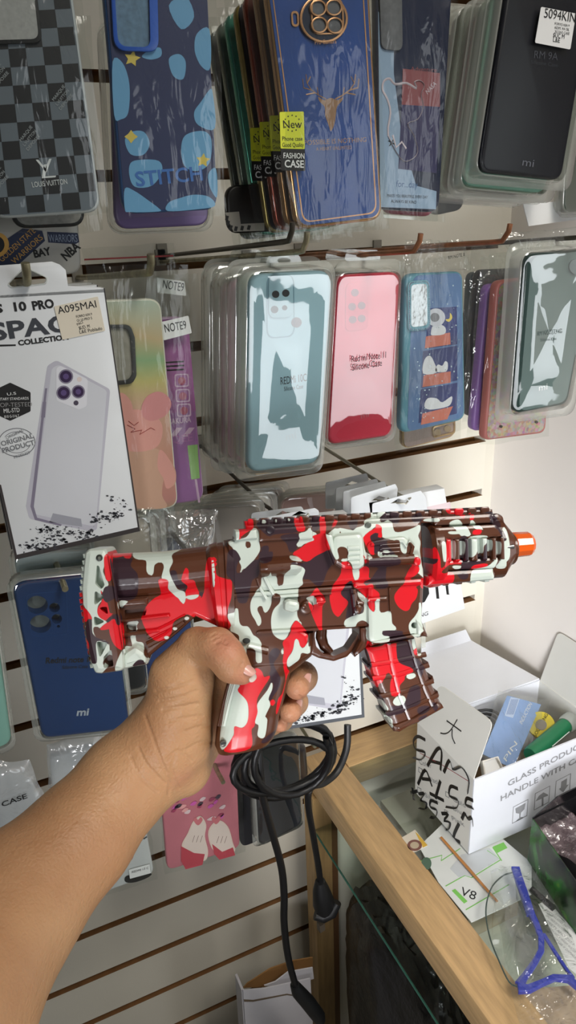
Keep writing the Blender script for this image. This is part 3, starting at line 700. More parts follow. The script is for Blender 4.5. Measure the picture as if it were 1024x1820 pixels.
for nm, pts, mt, z in (('rabbit_body_print', [(196, 800), (250, 795), (284, 800), (310, 830), (312, 858), (300, 865), (292, 850), (288, 880), (295, 902), (240, 905), (205, 900)], PK2, .0001),
                       ('rabbit_arm_print', [(284, 800), (298, 812), (312, 842), (308, 862), (296, 868), (290, 850), (280, 830)], PKR, .00015),
                       ('rabbit_head_print', [(210, 740), (230, 728), (262, 732), (286, 750), (288, 775), (276, 796), (240, 803), (212, 790)], PKR, .0002),
                       ('rabbit_ear_print', [(252, 722), (262, 704), (282, 696), (300, 706), (304, 722), (292, 740), (268, 748), (254, 740)], pm('D08C8C', .4), .0003),
                       ('rabbit_ear_print', [(200, 715), (215, 698), (232, 712), (235, 735), (215, 745)], PKR, .0003)):
    print_shape(fr, pts, H + z, mt, t, nm)
multi('scribble_print', [tube_data([tuple(fr.L(x, y, H)) + (H + .0005,) for x, y in p], 0.0003, 5) for p in ([(226, 755), (240, 762), (232, 768), (252, 764), (248, 772), (268, 760), (275, 764)], [(228, 748), (238, 756), (246, 750)])], pm('A03C38', .5), t)
rg = rpoly(fr.LL([(150, 578), (232, 577), (240, 600), (243, 668), (236, 682), (165, 690)], H + .003), 0.006)
plate('camera_rim', rg, H, H + .003, 0.0005, pm('2A2C2A', .4), t, holes=[rpoly(fr.LL([(155, 584), (226, 583), (232, 600), (236, 664), (230, 675), (168, 683)], H + .003), 0.005)])
plate('camera_window', rpoly(fr.LL([(155, 584), (226, 583), (232, 600), (236, 664), (230, 675), (168, 683)], H + .001), 0.005), H, H + .001, 0, pm('8E8C80', 0.6, vary=0.1, vscale=250), t)
bag(fr, [(152, 475), (335, 470), (352, 912), (170, 925)], t, n=0.0125, seed=41, amp=0.003, bulge=0.004, fs=24)
def tag9(fr, t, q, a, b, n): rect(fr, q, n, n + .0003, .001, WHITE, t, 'model_sticker'); text(fr, 'NOTE9', a, b, 15, n + .0005, INK, t, 'sticker_text')
q = [(232, 568), (334, 562), (364, 890), (262, 903)]
fr = qframe(q, 0.615); t = thing('phone_case_pack', fr, 'purple phone case with fruit icons and lettering, bagged, with a NOTE9 sticker', 'phone case', GB)
case_body(fr, q, pm('A888A8', 0.3), t)
plate('purple_print', rpoly(fr.LL(off(q, -3, -3, -3, -3), H), 0.009, 6), 0.008, H, 0, pm('93609A', 0.35, vary=0.15, vscale=15), t)
print_shape(fr, [(286, 570), (334, 566), (348, 730), (300, 735)], H, pm('9E5C98', .4, vary=.2, vscale=14), t, 'violet_panel_print', smooth=False)
LP = pm('C9A9C4', .45)
for k in range(3): plate('stripe_print', fr.LL([(292, 643 + k * 7), (327, 641 + k * 7), (327, 644 + k * 7), (292, 646 + k * 7)], H), H, H + .0001, 0, LP, t)
for (x, y) in ((323, 676), (325, 703), (327, 729)):
    plate('icon_frame_print', rpoly(fr.LL([(x - 13, y - 11), (x + 12, y - 12), (x + 13, y + 11), (x - 12, y + 12)], H), .002), H, H + .0002, 0, LP, t, holes=[rpoly(fr.LL([(x - 11, y - 9), (x + 10, y - 10), (x + 11, y + 9), (x - 10, y + 10)], H), .002)])
    plate('icon_print', fr.LL(circ(x, y + 1, 7, 14), H), H, H + .0003, 0, pm('A84A66', .5), t)
text(fr, 'SAKURA', (300, 754), (340, 750), 10, H + .0001, LP, t, bold=.03); text(fr, 'QEE', (305, 788), (343, 783), 14, H + .0001, pm('B070A8', .5), t)
for k in range(2): plate('slash_print', fr.LL([(302 + k * 22, 776), (314 + k * 22, 760), (324 + k * 22, 760), (312 + k * 22, 776)], H), H, H + .0001, 0, LP, t)
plate('green_tag_print', fr.LL([(333, 792), (351, 790), (355, 850), (340, 852)], H), H, H + .0002, 0, pm('8CB86E', .5), t)
plate('stripe_print', fr.LL([(346, 852), (350, 852), (356, 893), (352, 893)], H), H, H + .0001, 0, LP, t)
tag9(fr, t, [(284, 573), (335, 561), (341, 592), (291, 605)], (294, 591), (332, 584), .0185)
bag(fr, [(232, 492), (352, 485), (370, 905), (258, 912)], t, n=0.0115, seed=44, amp=0.0025, bulge=0.003, fs=24)
q = [(222, 560), (322, 556), (352, 885), (250, 897)]
fr = qframe(q, 0.635); t = thing('phone_case_pack', fr, 'bagged case behind the purple one, NOTE9 sticker at its top and red zip strip', 'phone case', GB)
case_body(fr, off(q, 0, -10, 0, 0), pm('8A8070', 0.4), t); tag9(fr, t, [(278, 493), (328, 500), (331, 526), (280, 520)], (289, 512), (326, 518), .012)
rect(fr, [(150, 460), (308, 453), (308, 456), (150, 463)], 0.010, 0.0106, 0, pm('B03A3A', .5), t, 'zip_strip')
sheet('film_bag', fr.LL([(145, 440), (310, 432), (365, 895), (240, 905)], .009), F_BAG, t, z=.009, seed=46, amp=.002)

# ---- L pale blue blister, K stack behind
q = [(446, 488), (592, 480), (568, 824), (441, 842)]
fr = qframe(q, 0.56); t = thing('phone_case_pack', fr, 'pale blue silicone phone case in a clear blister, centre of the middle row', 'phone case', 'clear blister packs in the centre stack'); H = .0112
SB = pm('A6CBD8', 0.6, vary=.02)
case_body(fr, q, SB, t, th=0.011, r=0.012, bev=0.0035)
rect(fr, [(478, 489), (521, 489), (522, 564), (478, 566)], H - .0003, H + .0012, .006, SB, t, 'camera_bump', bev=.0006)
ol = rpoly(fr.LL([(474, 489), (523, 488), (524, 598), (474, 602)], H), .007); plate('bump_outline', ol, H - .0003, H + .0003, .0002, pm('7FA6B6', .6), t, holes=[rpoly(fr.LL([(475.5, 490), (521.5, 489), (522.5, 596.5), (475.5, 600)], H), .007)])
for (x, y, r) in ((490, 523, 6.5), (508, 521, 6.5), (488, 550, 6.5), (506, 547, 4.5)): disc(fr, x, y, r, H + .0012, INK, t)
disc(fr, 527, 573, 9, H, pm('7E7478', .5), t, 'sensor_hole')
text(fr, 'REDMi 10C', (499, 684), (545, 677), 14, H, pm('2A3034', .5), t); text(fr, 'Silicone Case', (505, 695), (539, 690), 8, H, pm('4A565E', .5), t); text(fr, 'mi', (509, 783), (527, 779), 15, H, pm('A9C4CE', .5), t)
blister(fr, off(q, 24, 18, 6, 16), off(q, 8, 6, 4, 7), t, h=0.0155, wav=0.0026, seed=6, fs=24)
euro_hang(fr, (505, 474), 34, 22, t)
for k, (lb, c, dx, dz) in enumerate([('pale green case in a clear blister, directly behind the pale blue one', 'AEBBA6', -.002, .003), ('pink case in a clear blister, third in the centre stack', 'D98AA8', -.003, -.003), ('brownish red case in a clear blister, fourth in the centre stack', '9A5A50', -.004, -.006), ('beige case in a clear blister, fifth in the centre stack', 'B5B098', -.003, .002), ('dark grey green case in a clear blister, farthest left in the centre stack', '55605A', .000, -.004)]):
    f2 = Frame(fr.O + np.array([dx, 0.018 * (k + 1), dz]), fr.U + fr.V * .01 * (k % 2), fr.V)
    t3 = thing('phone_case_pack', f2, lb, 'phone case', 'clear blister packs in the centre stack')
    plate('case_shell', rpoly([tuple(fr.L(*p, .011)) for p in off(q, 0, -6, 0, -6)], .012, 6), 0, .0105, .003, pm(c, .5), t3, seg=3)
    for ch in list(t.children):
        if ch.name.startswith(('blister', 'hang_tab')):
            c_ = ch.copy(); COL.objects.link(c_); c_.parent = t3

# ---- M red blister
q = [(602, 489), (713, 483), (697, 775), (584, 792)]
fr = qframe(q, 0.605); t = thing('phone_case_pack', fr, 'red silicone phone case in a clear blister, right of the pale blue one', 'phone case', 'red blister packs'); H = .0112
RD = pm('E63C58', 0.45, vary=.02)
case_body(fr, q, RD, t, th=0.011, r=0.010, bev=0.0035)
rect(fr, [(615, 503), (655, 500), (655, 585), (614, 590)], H - .0003, H + .0008, .006, RD, t, 'camera_bump', bev=.0005)
for (x, y) in ((631, 520), (626, 545), (643, 543), (627, 568), (643, 566)): disc(fr, x, y, 6.5, H + .0009, pm('8E4A54', .5), t)
text(fr, 'Red mi Note 11', (625, 644), (686, 636), 12, .0172, pm('3A1218', .5), t); text(fr, 'Silicone Case', (626, 659), (679, 650), 12, .0172, pm('3A1218', .5), t); text(fr, 'mi', (642, 744), (656, 740), 10, H, pm('D07884', .5), t)
blister(fr, off(q, 8, 24, 6, 9), off(q, 4, 5, 3, 4), t, h=0.0155, wav=0.0024, seed=13, fs=20)
euro_hang(fr, (645, 464), 34, 20, t)
f2 = Frame(fr.O + np.array([-.004, .03, 0]), fr.U, fr.V); t3 = thing('phone_case_pack', f2, 'dark case in a clear blister, hidden behind the red silicone case', 'phone case', 'red blister packs')
plate('case_shell', rpoly([tuple(fr.L(*p, .011)) for p in q], .012, 6), 0, .0105, .003, pm('4A3A34', .5), t3, seg=3)
for ch in list(t.children):
    if ch.name.startswith(('blister', 'hang_tab')):
        c_ = ch.copy(); COL.objects.link(c_); c_.parent = t3

# ---- N night sky case
q = [(722, 487), (824, 482), (828, 746), (712, 772)]
fr = qframe(q, [0.60, 0.60, 0.60, 0.60]); t = thing('phone_case_pack', fr, 'teal and navy glitter phone case with a jewelled camera frame, beside the red one', 'phone case', GB); H = .0105
case_body(fr, q, pm('5E93A6', 0.4), t, th=.0102, r=.010, bev=.003)
qi = off(q, -12, -3, -4, -4)
plate('blue_print', rpoly(fr.LL(qi, H), .008, 6), .0095, H, 0, pm('51719E', .3, vary=.15, vscale=20), t)
DN = pm('232F6A', .3, vary=.2, vscale=30)
multi('night_sky_print', [plate_data(fr.LL(p, H), H, H + .0001) for p in ([(762, 548), (812, 545), (813, 612), (756, 620)], [(752, 624), (813, 614), (813, 676), (748, 690)], [(748, 692), (813, 680), (812, 735), (744, 752)])], DN, t, smooth=False)
multi('coral_block_print', [plate_data(fr.LL(p, H), H + .0001, H + .0002) for p in ([(757, 598), (800, 591), (801, 612), (755, 619)], [(753, 667), (801, 660), (801, 680), (751, 688)], [(751, 735), (805, 722), (795, 745), (748, 755)])], pm('C0705E', .45), t, smooth=False)
multi('figure_print', [plate_data(fr.LL(catm(p, 3), H), H + .0002, H + .0003) for p in ([(766, 590), (770, 578), (784, 577), (792, 584), (789, 594), (768, 596)], [(752, 664), (754, 640), (764, 632), (772, 645), (776, 662)], [(774, 660), (778, 648), (786, 650), (791, 642), (796, 646), (793, 660)], [(754, 722), (760, 708), (776, 708), (786, 715), (803, 704), (801, 718), (790, 724), (764, 728)])], pm('D4D8DE', .5), t, smooth=False)
plate('moon_print', fr.LL(catm([(800, 556), (804, 564), (798, 572), (792, 568), (799, 566)], 3), H), H + .0001, H + .0002, 0, YL, t)
rnd = random.Random(5)
multi('glitter_print', [plate_data(fr.LL(circ(*shp(qi, rnd.uniform(.05, .95), rnd.uniform(.05, .95)), rnd.uniform(.5, 1.4), 5), H), H + .0003, H + .0005) for _ in range(90)], pm('C8E0E8', .2, metal=.5), t, smooth=False)
disc(fr, 774, 564, 16, H, pm('C8CCD6', .3), t, 'ring_holder', h=.0012); disc(fr, 773, 564, 8, H + .0012, pm('7C7E84', .4), t, 'ring_centre')
plate('camera_rim', rpoly(fr.LL([(725, 500), (764, 497), (766, 585), (726, 590)], H + .002), .006), H, H + .002, .0006, pm('6FA3B3', .4), t)
plate('camera_window', rpoly(fr.LL([(731, 506), (759, 504), (760, 578), (731, 582)], H + .0022), .004), H, H + .0023, 0, pm('B9BDC0', .15, metal=.6, bump=.6, bscale=60), t)
rp = rpoly([(728, 502), (762, 500), (763, 583), (728, 587)], 8, 5); tot = []
for i in range(len(rp)):
    a, b = np.array(rp[i - 1]), np.array(rp[i]); L_n = np.linalg.norm(b - a); k_ = max(1, int(L_n / 3.4))
    for j in range(k_):
        p = a + (b - a) * j / k_; u, v = fr.L(p[0], p[1], H + .002)
        V_ = [(u - .0007, v, H + .0022), (u, v - .0007, H + .0022), (u + .0007, v, H + .0022), (u, v + .0007, H + .0022), (u, v, H + .0034)]
        tot.append((V_, [(0, 1, 4), (1, 2, 4), (2, 3, 4), (3, 0, 4), (3, 2, 1, 0)]))
multi('rhinestones', tot, pm('D8CFE6', .1, metal=.7), t, smooth=False)
bag(fr, [(710, 462), (838, 452), (836, 760), (700, 792)], t, n=.0135, seed=51, amp=.0018)
sheet('film_bag_top', fr.LL([(718, 425), (822, 428), (836, 480), (712, 486)], .010), F_CRUMP, t, z=.012, seed=52, amp=.003, bulge=.004, pleat=.002, nv=20)
text(fr, 'RM NOTE 8', (797, 461), (826, 455), 6, .020, INK, t, 'sticker_text')
q2 = [(716, 560), (812, 550), (811, 776), (716, 800)]
fr2 = qframe(q2, .63); t2 = thing('phone_case_pack', fr2, 'gold rimmed transparent phone case hanging upside down, bottom showing below the night sky case', 'phone case', GB)
case_body(fr2, q2, pm('C8A878', .2, metal=.8), t2); plate('clear_back', rpoly(fr2.LL(off(q2, -3, -3, -3, -3), .009), .008), 0, .0088, 0, pm('A08C84', .3, vary=.1), t2)
plate('camera_ring', rpoly(fr2.LL([(766, 758), (808, 748), (808, 770), (768, 778)], .009), .004), .009, .011, .0005, pm('C8A878', .2, metal=.8), t2, holes=[rpoly(fr2.LL([(769, 760), (806, 750), (806, 767), (770, 775)], .009), .003)])
for x, y in ((777, 768), (795, 762)): disc(fr2, x, y, 6, .010, pm('B09878', .2, metal=.6), t2, 'lens_ring', h=.001)
bag(fr2, off(q2, 12, 3, 8, 6), t2, n=.012, seed=57)

# ---- O side-on cases, P green blister
q = [(936, 452), (1062, 440), (1010, 719), (913, 737)]
frP = qframe(q, [0.57, 0.56, 0.56, 0.57])
tP = thing('phone_case_pack', frP, 'dark green phone case in a shiny clear blister, right end of the middle row', 'phone case', 'packs on the right middle hook')
GRN = pm('1E3F3A', .35, coat=.3)
case_body(frP, q, GRN, tP, th=.012, r=.011, bev=.003); H = .0122
plate('case_back', rpoly(frP.LL(off(q, -9, -4, -4, -5), H), .010, 6), .011, H, 0, pm('6E8482', .3), tP)
text(frP, 'RM NOTE13 4G', (955, 597), (999, 592), 8, .0165, pm('3A4444', .5), tP); text(frP, 'Silicone Case', (961, 607), (989, 604), 5, .0165, pm('3A4444', .5), tP); text(frP, 'mi', (958, 695), (973, 692), 12, .0165, WHITE, tP)
disc(frP, 1024, 474, 14, H, pm('7E8C90', .2), tP, 'lens_hole', h=.002)
blister(frP, off(q, 34, 20, 10, 18), off(q, 8, 5, 5, 5), tP, h=.016, wav=.0030, seed=21, fs=26)
sheet('film_top', frP.LL([(880, 418), (1090, 395), (1080, 440), (905, 455)], 0), F_CRUMP, tP, z=.004, seed=61, nv=18, amp=.002)
for dy, dx, qq, c, lb, glit in ((.028, 0, [(884, 500), (986, 488), (971, 770), (861, 784)], 'C0706A', 'coral phone case with a glittering shell back, bottom showing under the dark green case', True),
                          (.050, 0, [(866, 506), (960, 500), (948, 750), (840, 768)], '8A5CB0', 'violet phone case seen edge-on between the night sky case and the coral one', False),
                          (.072, 0, [(852, 480), (946, 476), (938, 735), (832, 742)], '24242A', 'black phone case with a speckled edge, behind the violet one', False),
                          (.095, 0, [(838, 484), (930, 480), (924, 720), (824, 730)], '32424E', 'slate blue phone case farthest back on the right middle hook', False)):
    f2 = qframe(qq, .585 + dy); t2 = thing('phone_case_pack', f2, lb, 'phone case', 'packs on the right middle hook')
    case_body(f2, qq, pm(c, .4), t2, th=.012, bev=.003, r=.009)
    if glit:
        mg, nt, N_, L_ = newmat('shell_glitter'); b_ = N_['Principled BSDF']; b_.inputs['Metallic'].default_value = .5; b_.inputs['Roughness'].default_value = .25
        tc = N_.new('ShaderNodeTexCoord'); vo = N_.new('ShaderNodeTexVoronoi'); vo.inputs['Scale'].default_value = 300; L_.new(tc.outputs['Object'], vo.inputs['Vector'])
        mx = N_.new('ShaderNodeMixRGB'); mx.blend_type = 'MIX'; mx.inputs[0].default_value = .35; mx.inputs[1].default_value = lin('E0B8A8'); L_.new(vo.outputs['Color'], mx.inputs[2]); L_.new(mx.outputs[0], b_.inputs['Base Color'])
        plate('shell_back', rpoly(f2.LL(off(qq, -4, -4, -4, -4), .0122), .008), .011, .0124, 0, mg, t2)
        for x, y in ((890, 758), (953, 750)): disc(f2, x, y, 2.5, .0124, DARKM, t2, 'rivet', h=.001)
    # side button slot facing left
    P0 = np.array(f2.L(*shp(qq, 0, .46), .006)); P1 = np.array(f2.L(*shp(qq, 0, .56), .006)); d_ = P1 - P0
    V_, F_ = tube_data([(P0[0] - .0002, P0[1], .006), (P1[0] - .0002, P1[1], .006)], .0016, 8); raw('button_slot', V_, F_, pm('4A3040', .5), t2, smooth=True)
    sheet('film_bag', f2.LL([(qq[0][0] - 12, qq[0][1] - 50), (qq[1][0], qq[1][1] - 50), (qq[2][0] + 4, qq[2][1] + 6), (qq[3][0] - 10, qq[3][1] + 8)], .014), F_CRUMP if not glit else F_BAG, t2, z=.014, seed=70 + int(dy * 1000), amp=.002)

# ------------------------------------------------------------------ third row (tops above the toy, boxes behind it)
PKC = pm('B79A94', .55, vary=.1, vscale=10)
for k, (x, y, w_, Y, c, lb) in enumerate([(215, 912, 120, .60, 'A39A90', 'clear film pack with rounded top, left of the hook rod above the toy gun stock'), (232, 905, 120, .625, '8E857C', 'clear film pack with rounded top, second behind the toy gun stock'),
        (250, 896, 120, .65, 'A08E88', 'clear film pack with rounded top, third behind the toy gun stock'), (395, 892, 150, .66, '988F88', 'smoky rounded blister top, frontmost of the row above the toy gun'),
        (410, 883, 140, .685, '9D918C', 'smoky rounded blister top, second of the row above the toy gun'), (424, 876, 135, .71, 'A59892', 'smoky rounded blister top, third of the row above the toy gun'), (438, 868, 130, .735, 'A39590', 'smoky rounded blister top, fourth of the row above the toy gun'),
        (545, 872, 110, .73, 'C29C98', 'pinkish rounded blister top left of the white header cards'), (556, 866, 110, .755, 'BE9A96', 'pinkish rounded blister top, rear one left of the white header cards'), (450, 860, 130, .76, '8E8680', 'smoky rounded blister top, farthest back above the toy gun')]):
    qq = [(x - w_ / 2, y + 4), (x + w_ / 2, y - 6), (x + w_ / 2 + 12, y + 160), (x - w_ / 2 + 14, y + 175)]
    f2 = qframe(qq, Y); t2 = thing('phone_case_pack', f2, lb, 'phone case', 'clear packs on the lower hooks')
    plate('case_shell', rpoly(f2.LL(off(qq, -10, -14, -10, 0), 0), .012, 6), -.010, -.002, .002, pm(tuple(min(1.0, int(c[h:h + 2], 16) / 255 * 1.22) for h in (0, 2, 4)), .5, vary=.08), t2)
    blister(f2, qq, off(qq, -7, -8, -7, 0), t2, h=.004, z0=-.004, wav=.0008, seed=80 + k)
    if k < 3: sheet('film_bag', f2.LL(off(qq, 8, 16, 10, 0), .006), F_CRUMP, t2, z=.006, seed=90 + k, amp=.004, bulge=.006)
f2 = qframe([(318, 925), (372, 930), (372, 985), (322, 985)], .575); t2 = thing('film_bag', f2, 'crumpled shiny clear bag corner just above the toy gun stock', 'bag', 'clear packs on the lower hooks')
sheet('bag_film', f2.LL([(300, 915), (385, 905), (380, 990), (310, 990)], 0), film('shiny_film', haze=.10, refl=.22, rough=.12, bump=1.0, scale=45), t2, z=0, seed=99, amp=.006, bulge=.008, fs=45)
# header cards
CDM = pm('D5DADE', .5)
cards = [([(579, 858), (652, 841), (655, 850), (655, 900), (579, 905)], .70, (624, 862), 'white header card, rearmost of the fan right of the smoky blisters'),
         ([(597, 868), (670, 851), (674, 860), (674, 915), (597, 915)], .68, (652, 872), 'white header card, second from the back of the fan'),
         ([(610, 874), (684, 855), (688, 866), (688, 920), (610, 920)], .66, (664, 880), 'white header card in the middle of the fan'),
         ([(624, 884), (703, 860), (707, 868), (704, 920), (624, 920)], .64, (672, 888), 'white header card, second from the front of the fan'),
         ([(662, 895), (748, 872), (757, 884), (762, 925), (662, 930)], .62, (706, 893), 'white header card, frontmost of the fan above the toy gun sight rail'),
         ([(447, 912), (536, 900), (541, 908), (541, 960), (447, 960)], .60, (500, 915), 'white header card behind the rear end of the toy gun sight rail'),
         ([(473, 920), (560, 903), (567, 908), (567, 960), (473, 960)], .585, (530, 915), 'white header card nearest the toy gun sight rail')]
for pts, Y, h_, lb in cards:
    f2 = qframe([pts[0], pts[1], pts[-2], pts[-1]], Y); t2 = thing('header_card', f2, lb, 'card', 'white header cards above the toy gun')
    plate('card', rpoly(f2.LL(pts, 0), .003), -.0008, 0, .0001, CDM, t2, holes=[f2.LL([(h_[0] - 12, h_[1] + 2), (h_[0] + 2, h_[1] - 7), (h_[0] + 14, h_[1] - 3), (h_[0] + 8, h_[1] + 1)], 0)])
    multi('wire_loop', [tube_data([tuple(f2.L(h_[0] - 10, h_[1] + 4, 0)) + (-.012,), tuple(f2.L(h_[0], h_[1] + 1, 0)) + (0,), tuple(f2.L(h_[0] + 10, h_[1] - 1, 0)) + (.006,), tuple(f2.L(h_[0] + 14, h_[1] - 6, 0)) + (.006,)], .0011, 8)], STEEL, t2)
# box tops behind the cards
q = [(655, 893), (790, 868), (827, 1082), (690, 1130)]
fr, t = retail_box(q, 0.64, 'white charger box ending in the letters NG, behind the toy gun foregrip', group='white retail boxes behind the toy gun')
plate('dark_print', rpoly(fr.LL([(700, 1030), (760, 1030), (763, 1055), (755, 1070), (742, 1074), (700, 1080)], 0), .002), 0, .0001, 0, INK, t)
for x in (765, 783): plate('cable_print', fr.LL([(x + 8, 1034), (x + 13, 1034), (x + 15, 1055), (x + 16, 1064 - (x - 765) * .4), (x + 11, 1064 - (x - 765) * .4)], 0), 0, .0001, 0, INK, t)
text(fr, 'CHARGING', (704, 1110), (761, 1093), 8, .0001, INK, t)
plate('window_print', fr.LL([(740, 905), (800, 892), (806, 925), (742, 935)], 0), 0, .0001, 0, pm('D9C8CC', .5), t)
rect(fr, [(746, 1100), (756, 1098), (757, 1150), (750, 1152)], -.012, -.0115, 0, F_WALL, t, 'clear_tab')
q = [(445, 935), (622, 915), (648, 1275), (468, 1303)]
fr, t = retail_box(q, 0.60, 'white retail box with phone case picture, seen through the trigger guard below the toy gun', group='white retail boxes behind the toy gun')
plate('border_print', fr.LL([(468, 1303), (648, 1275), (640, 1110), (636, 1110), (643, 1270), (468, 1297)], 0), 0, .0001, 0, pm('55595F', .4), t)
phone_art(fr, t, lambda x, y: (x * 1.05 + 425, (y - 944) * 0.95 + 1262 - (x - 60) * 0.01))
splash_art(fr, t, [(500, 1285, 600, 1262, 6, 150), (600, 1255, 632, 1240, 7, 110), (470, 1292, 520, 1285, 5, 40), (610, 1200, 630, 1230, 5, 20)], 9)

# ------------------------------------------------------------------ fourth row
q = [(21, 1036), (196, 1018), (232, 1296), (76, 1314)]
fr = qframe(q, .60); t = thing('phone_case_pack', fr, 'royal blue silicone phone case in a clear tray, behind the toy gun stock at left', 'phone case', 'blister packs on the lower left hooks'); H = .0108
BL = pm('0D3A72', .5, vary=.03); hl = [circ(66, 1075, 19, 24, 16), circ(72, 1109, 19, 24, 16), circ(97, 1080, 9.5, 20, 8.5), circ(101, 1100, 9.5, 20, 8.5), circ(104, 1113.5, 3, 14, 2.5)]
case_body(fr, q, BL, t, th=.0105, r=.012, bev=.003, holes=hl)
fb = fr.LL([(45, 1056), (118, 1050), (122, 1128), (56, 1132)], H); plate('bump_outline', rpoly(fb, .005), H - .0005, H, .0001, pm('14447E', .5), t, holes=[inset(ccw(rpoly(fb, .005)), .0006)])
plate('inner_tray', rpoly(fr.LL(off(q, -4, -4, -4, -4), 0), .01), -.001, .0, 0, pm('8C9490', .5), t)
text(fr, 'Redmi note 12', (81, 1179), (166, 1176), 12, H, INK, t, bold=.02); text(fr, 'Silicone Case', (110, 1189), (156, 1187), 7, H, INK, t); text(fr, 'mi', (136, 1272), (157, 1271), 15, H, pm('B8C4CE', .5), t, bold=.03)
blister(fr, off(q, 13, 8, 8, 6), off(q, 4, 4, 4, 3), t, h=.0135, wav=.0004, seed=33)
for k, (lb, dx, dy, dz, c) in enumerate((('white case in a clear tray, its rounded top showing above the royal blue case', .006, .03, .012, 'C8D4D4'), ('dark case in a clear tray, its right edge beside the royal blue case', .030, .05, .004, '25282E'), ('navy blue case in a clear tray, glimpsed between the toy gun stock and the thumb', .085, .06, -.008, '1E3A74'))):
    f2 = Frame(fr.O + np.array([dx, dy, dz]), fr.U, fr.V); t3 = thing('phone_case_pack', f2, lb, 'phone case', 'blister packs on the lower left hooks')
    plate('case_shell', rpoly([tuple(fr.L(*p, .0105)) for p in q], .012, 6), 0, .0105, .003, pm(c, .5), t3, seg=3)
    for ch in list(t.children):
        if ch.name.startswith('blister'): c_ = ch.copy(); COL.objects.link(c_); c_.parent = t3
q = [(-130, 1085), (-14, 1068), (22, 1322), (-86, 1360)]
fr = qframe(q, .60); t = thing('phone_case_pack', fr, 'mint green phone case in a clear tray, cut by the left picture edge', 'phone case', 'blister packs on the lower left hooks')
case_body(fr, q, pm('9CCFC2', .5), t, th=.0105, bev=.003); blister(fr, off(q, 10, 8, 8, 10), off(q, 4, 4, 3, 3), t, h=.0135, seed=35, wav=.0004)
f2 = Frame(fr.O + np.array([.004, .03, .02]), fr.U, fr.V); t3 = dup(t, (0.002, .028, .018), 'second mint case in a clear tray, behind the one cut by the left picture edge')
# fifth row
def softbag(q, Y, lb, seed, mat, txt=None, cat='bag', grp='white film bags at lower left'):
    f = qframe(q, Y); t = thing('film_bag', f, lb, cat, grp)
    sheet('bag_film', f.LL(q, .006), mat, t, z=.006, seed=seed, amp=.004, bulge=.008, fs=38)
    plate('inner_pack', rpoly(f.LL(off(q, -6, -22, -6, -4), 0), .006), -.006, .003, .002, pm('C9CCCC', .5, bump=.4, bscale=60), t)
    return f, t
WB = film('white_bag_film', haze=.45, refl=.08, rough=.2, bump=.8, scale=40, hazecol='C8CCCE')
f_, t_ = softbag([(-40, 1350), (52, 1352), (95, 1450), (-20, 1500)], .62, 'white film bag printed CASE, at the left picture edge above the forearm', 5, WB)
text(f_, 'CASE', (4, 1434), (49, 1418), 11, .0165, INK, t_, bold=.02)
softbag([(82, 1322), (180, 1300), (190, 1395), (86, 1400)], .64, 'crumpled white film bag between the royal blue case and the forearm', 8, WB)
q = [(100, 1345), (232, 1322), (275, 1553), (150, 1600)]
fr = qframe(q, .70); t = thing('phone_case_pack', fr, 'white phone case printed with a red vehicle, half hidden under the forearm', 'phone case', 'cases on the bottom hooks'); H = .009
case_body(fr, q, pm('C4C8C8', .4), t)
print_shape(fr, [(196, 1510), (206, 1495), (222, 1490), (234, 1500), (238, 1515), (232, 1530), (205, 1535)], H, pm('A8303A', .4), t, 'vehicle_print')
print_shape(fr, [(196, 1534), (200, 1524), (220, 1520), (228, 1528), (222, 1540), (202, 1545)], H + .0001, pm('3A3C3E', .4), t, 'bumper_print')
print_shape(fr, [(222, 1560), (232, 1555), (268, 1552), (262, 1560), (240, 1568), (224, 1568)], H, INK, t, 'bumper_print')
text(fr, 'LOVE', (226, 1512), (262, 1488), 24, H, pm('3A3E42', .5), t); text(fr, 'MILK', (248, 1468), (262, 1463), 6, H, INK, t)
rect(fr, [(229, 1546), (266, 1536), (268, 1552), (231, 1562)], H + .001, H + .0013, .001, WHITE, t, 'model_sticker'); text(fr, 'REDMI 13 C', (234, 1552), (264, 1544), 5, H + .0015, INK, t, 'sticker_text')
bag(fr, off(q, 6, 4, 6, 8), t, n=.012, seed=103)
q = [(280, 1330), (418, 1290), (427, 1507), (298, 1548)]
fr = qframe(q, .70); t = thing('phone_case_pack', fr, 'pink phone case printed with two hands making finger hearts, below the wrist', 'phone case', 'cases on the bottom hooks')
case_body(fr, q, pm('C0727E', .4, vary=.08, vscale=20), t)
SK = pm('D8C8C0', .5); RS = pm('B4404E', .5)
HO = pm('D8C4B8', .5)
LHD = [(326, 1504), (336, 1481), (344, 1463), (356, 1454), (365, 1468), (363, 1487), (368, 1511), (363, 1526), (345, 1522)]; RHD = [(373, 1478), (388, 1461), (404, 1471), (412, 1497), (415, 1511), (395, 1520), (378, 1505)]
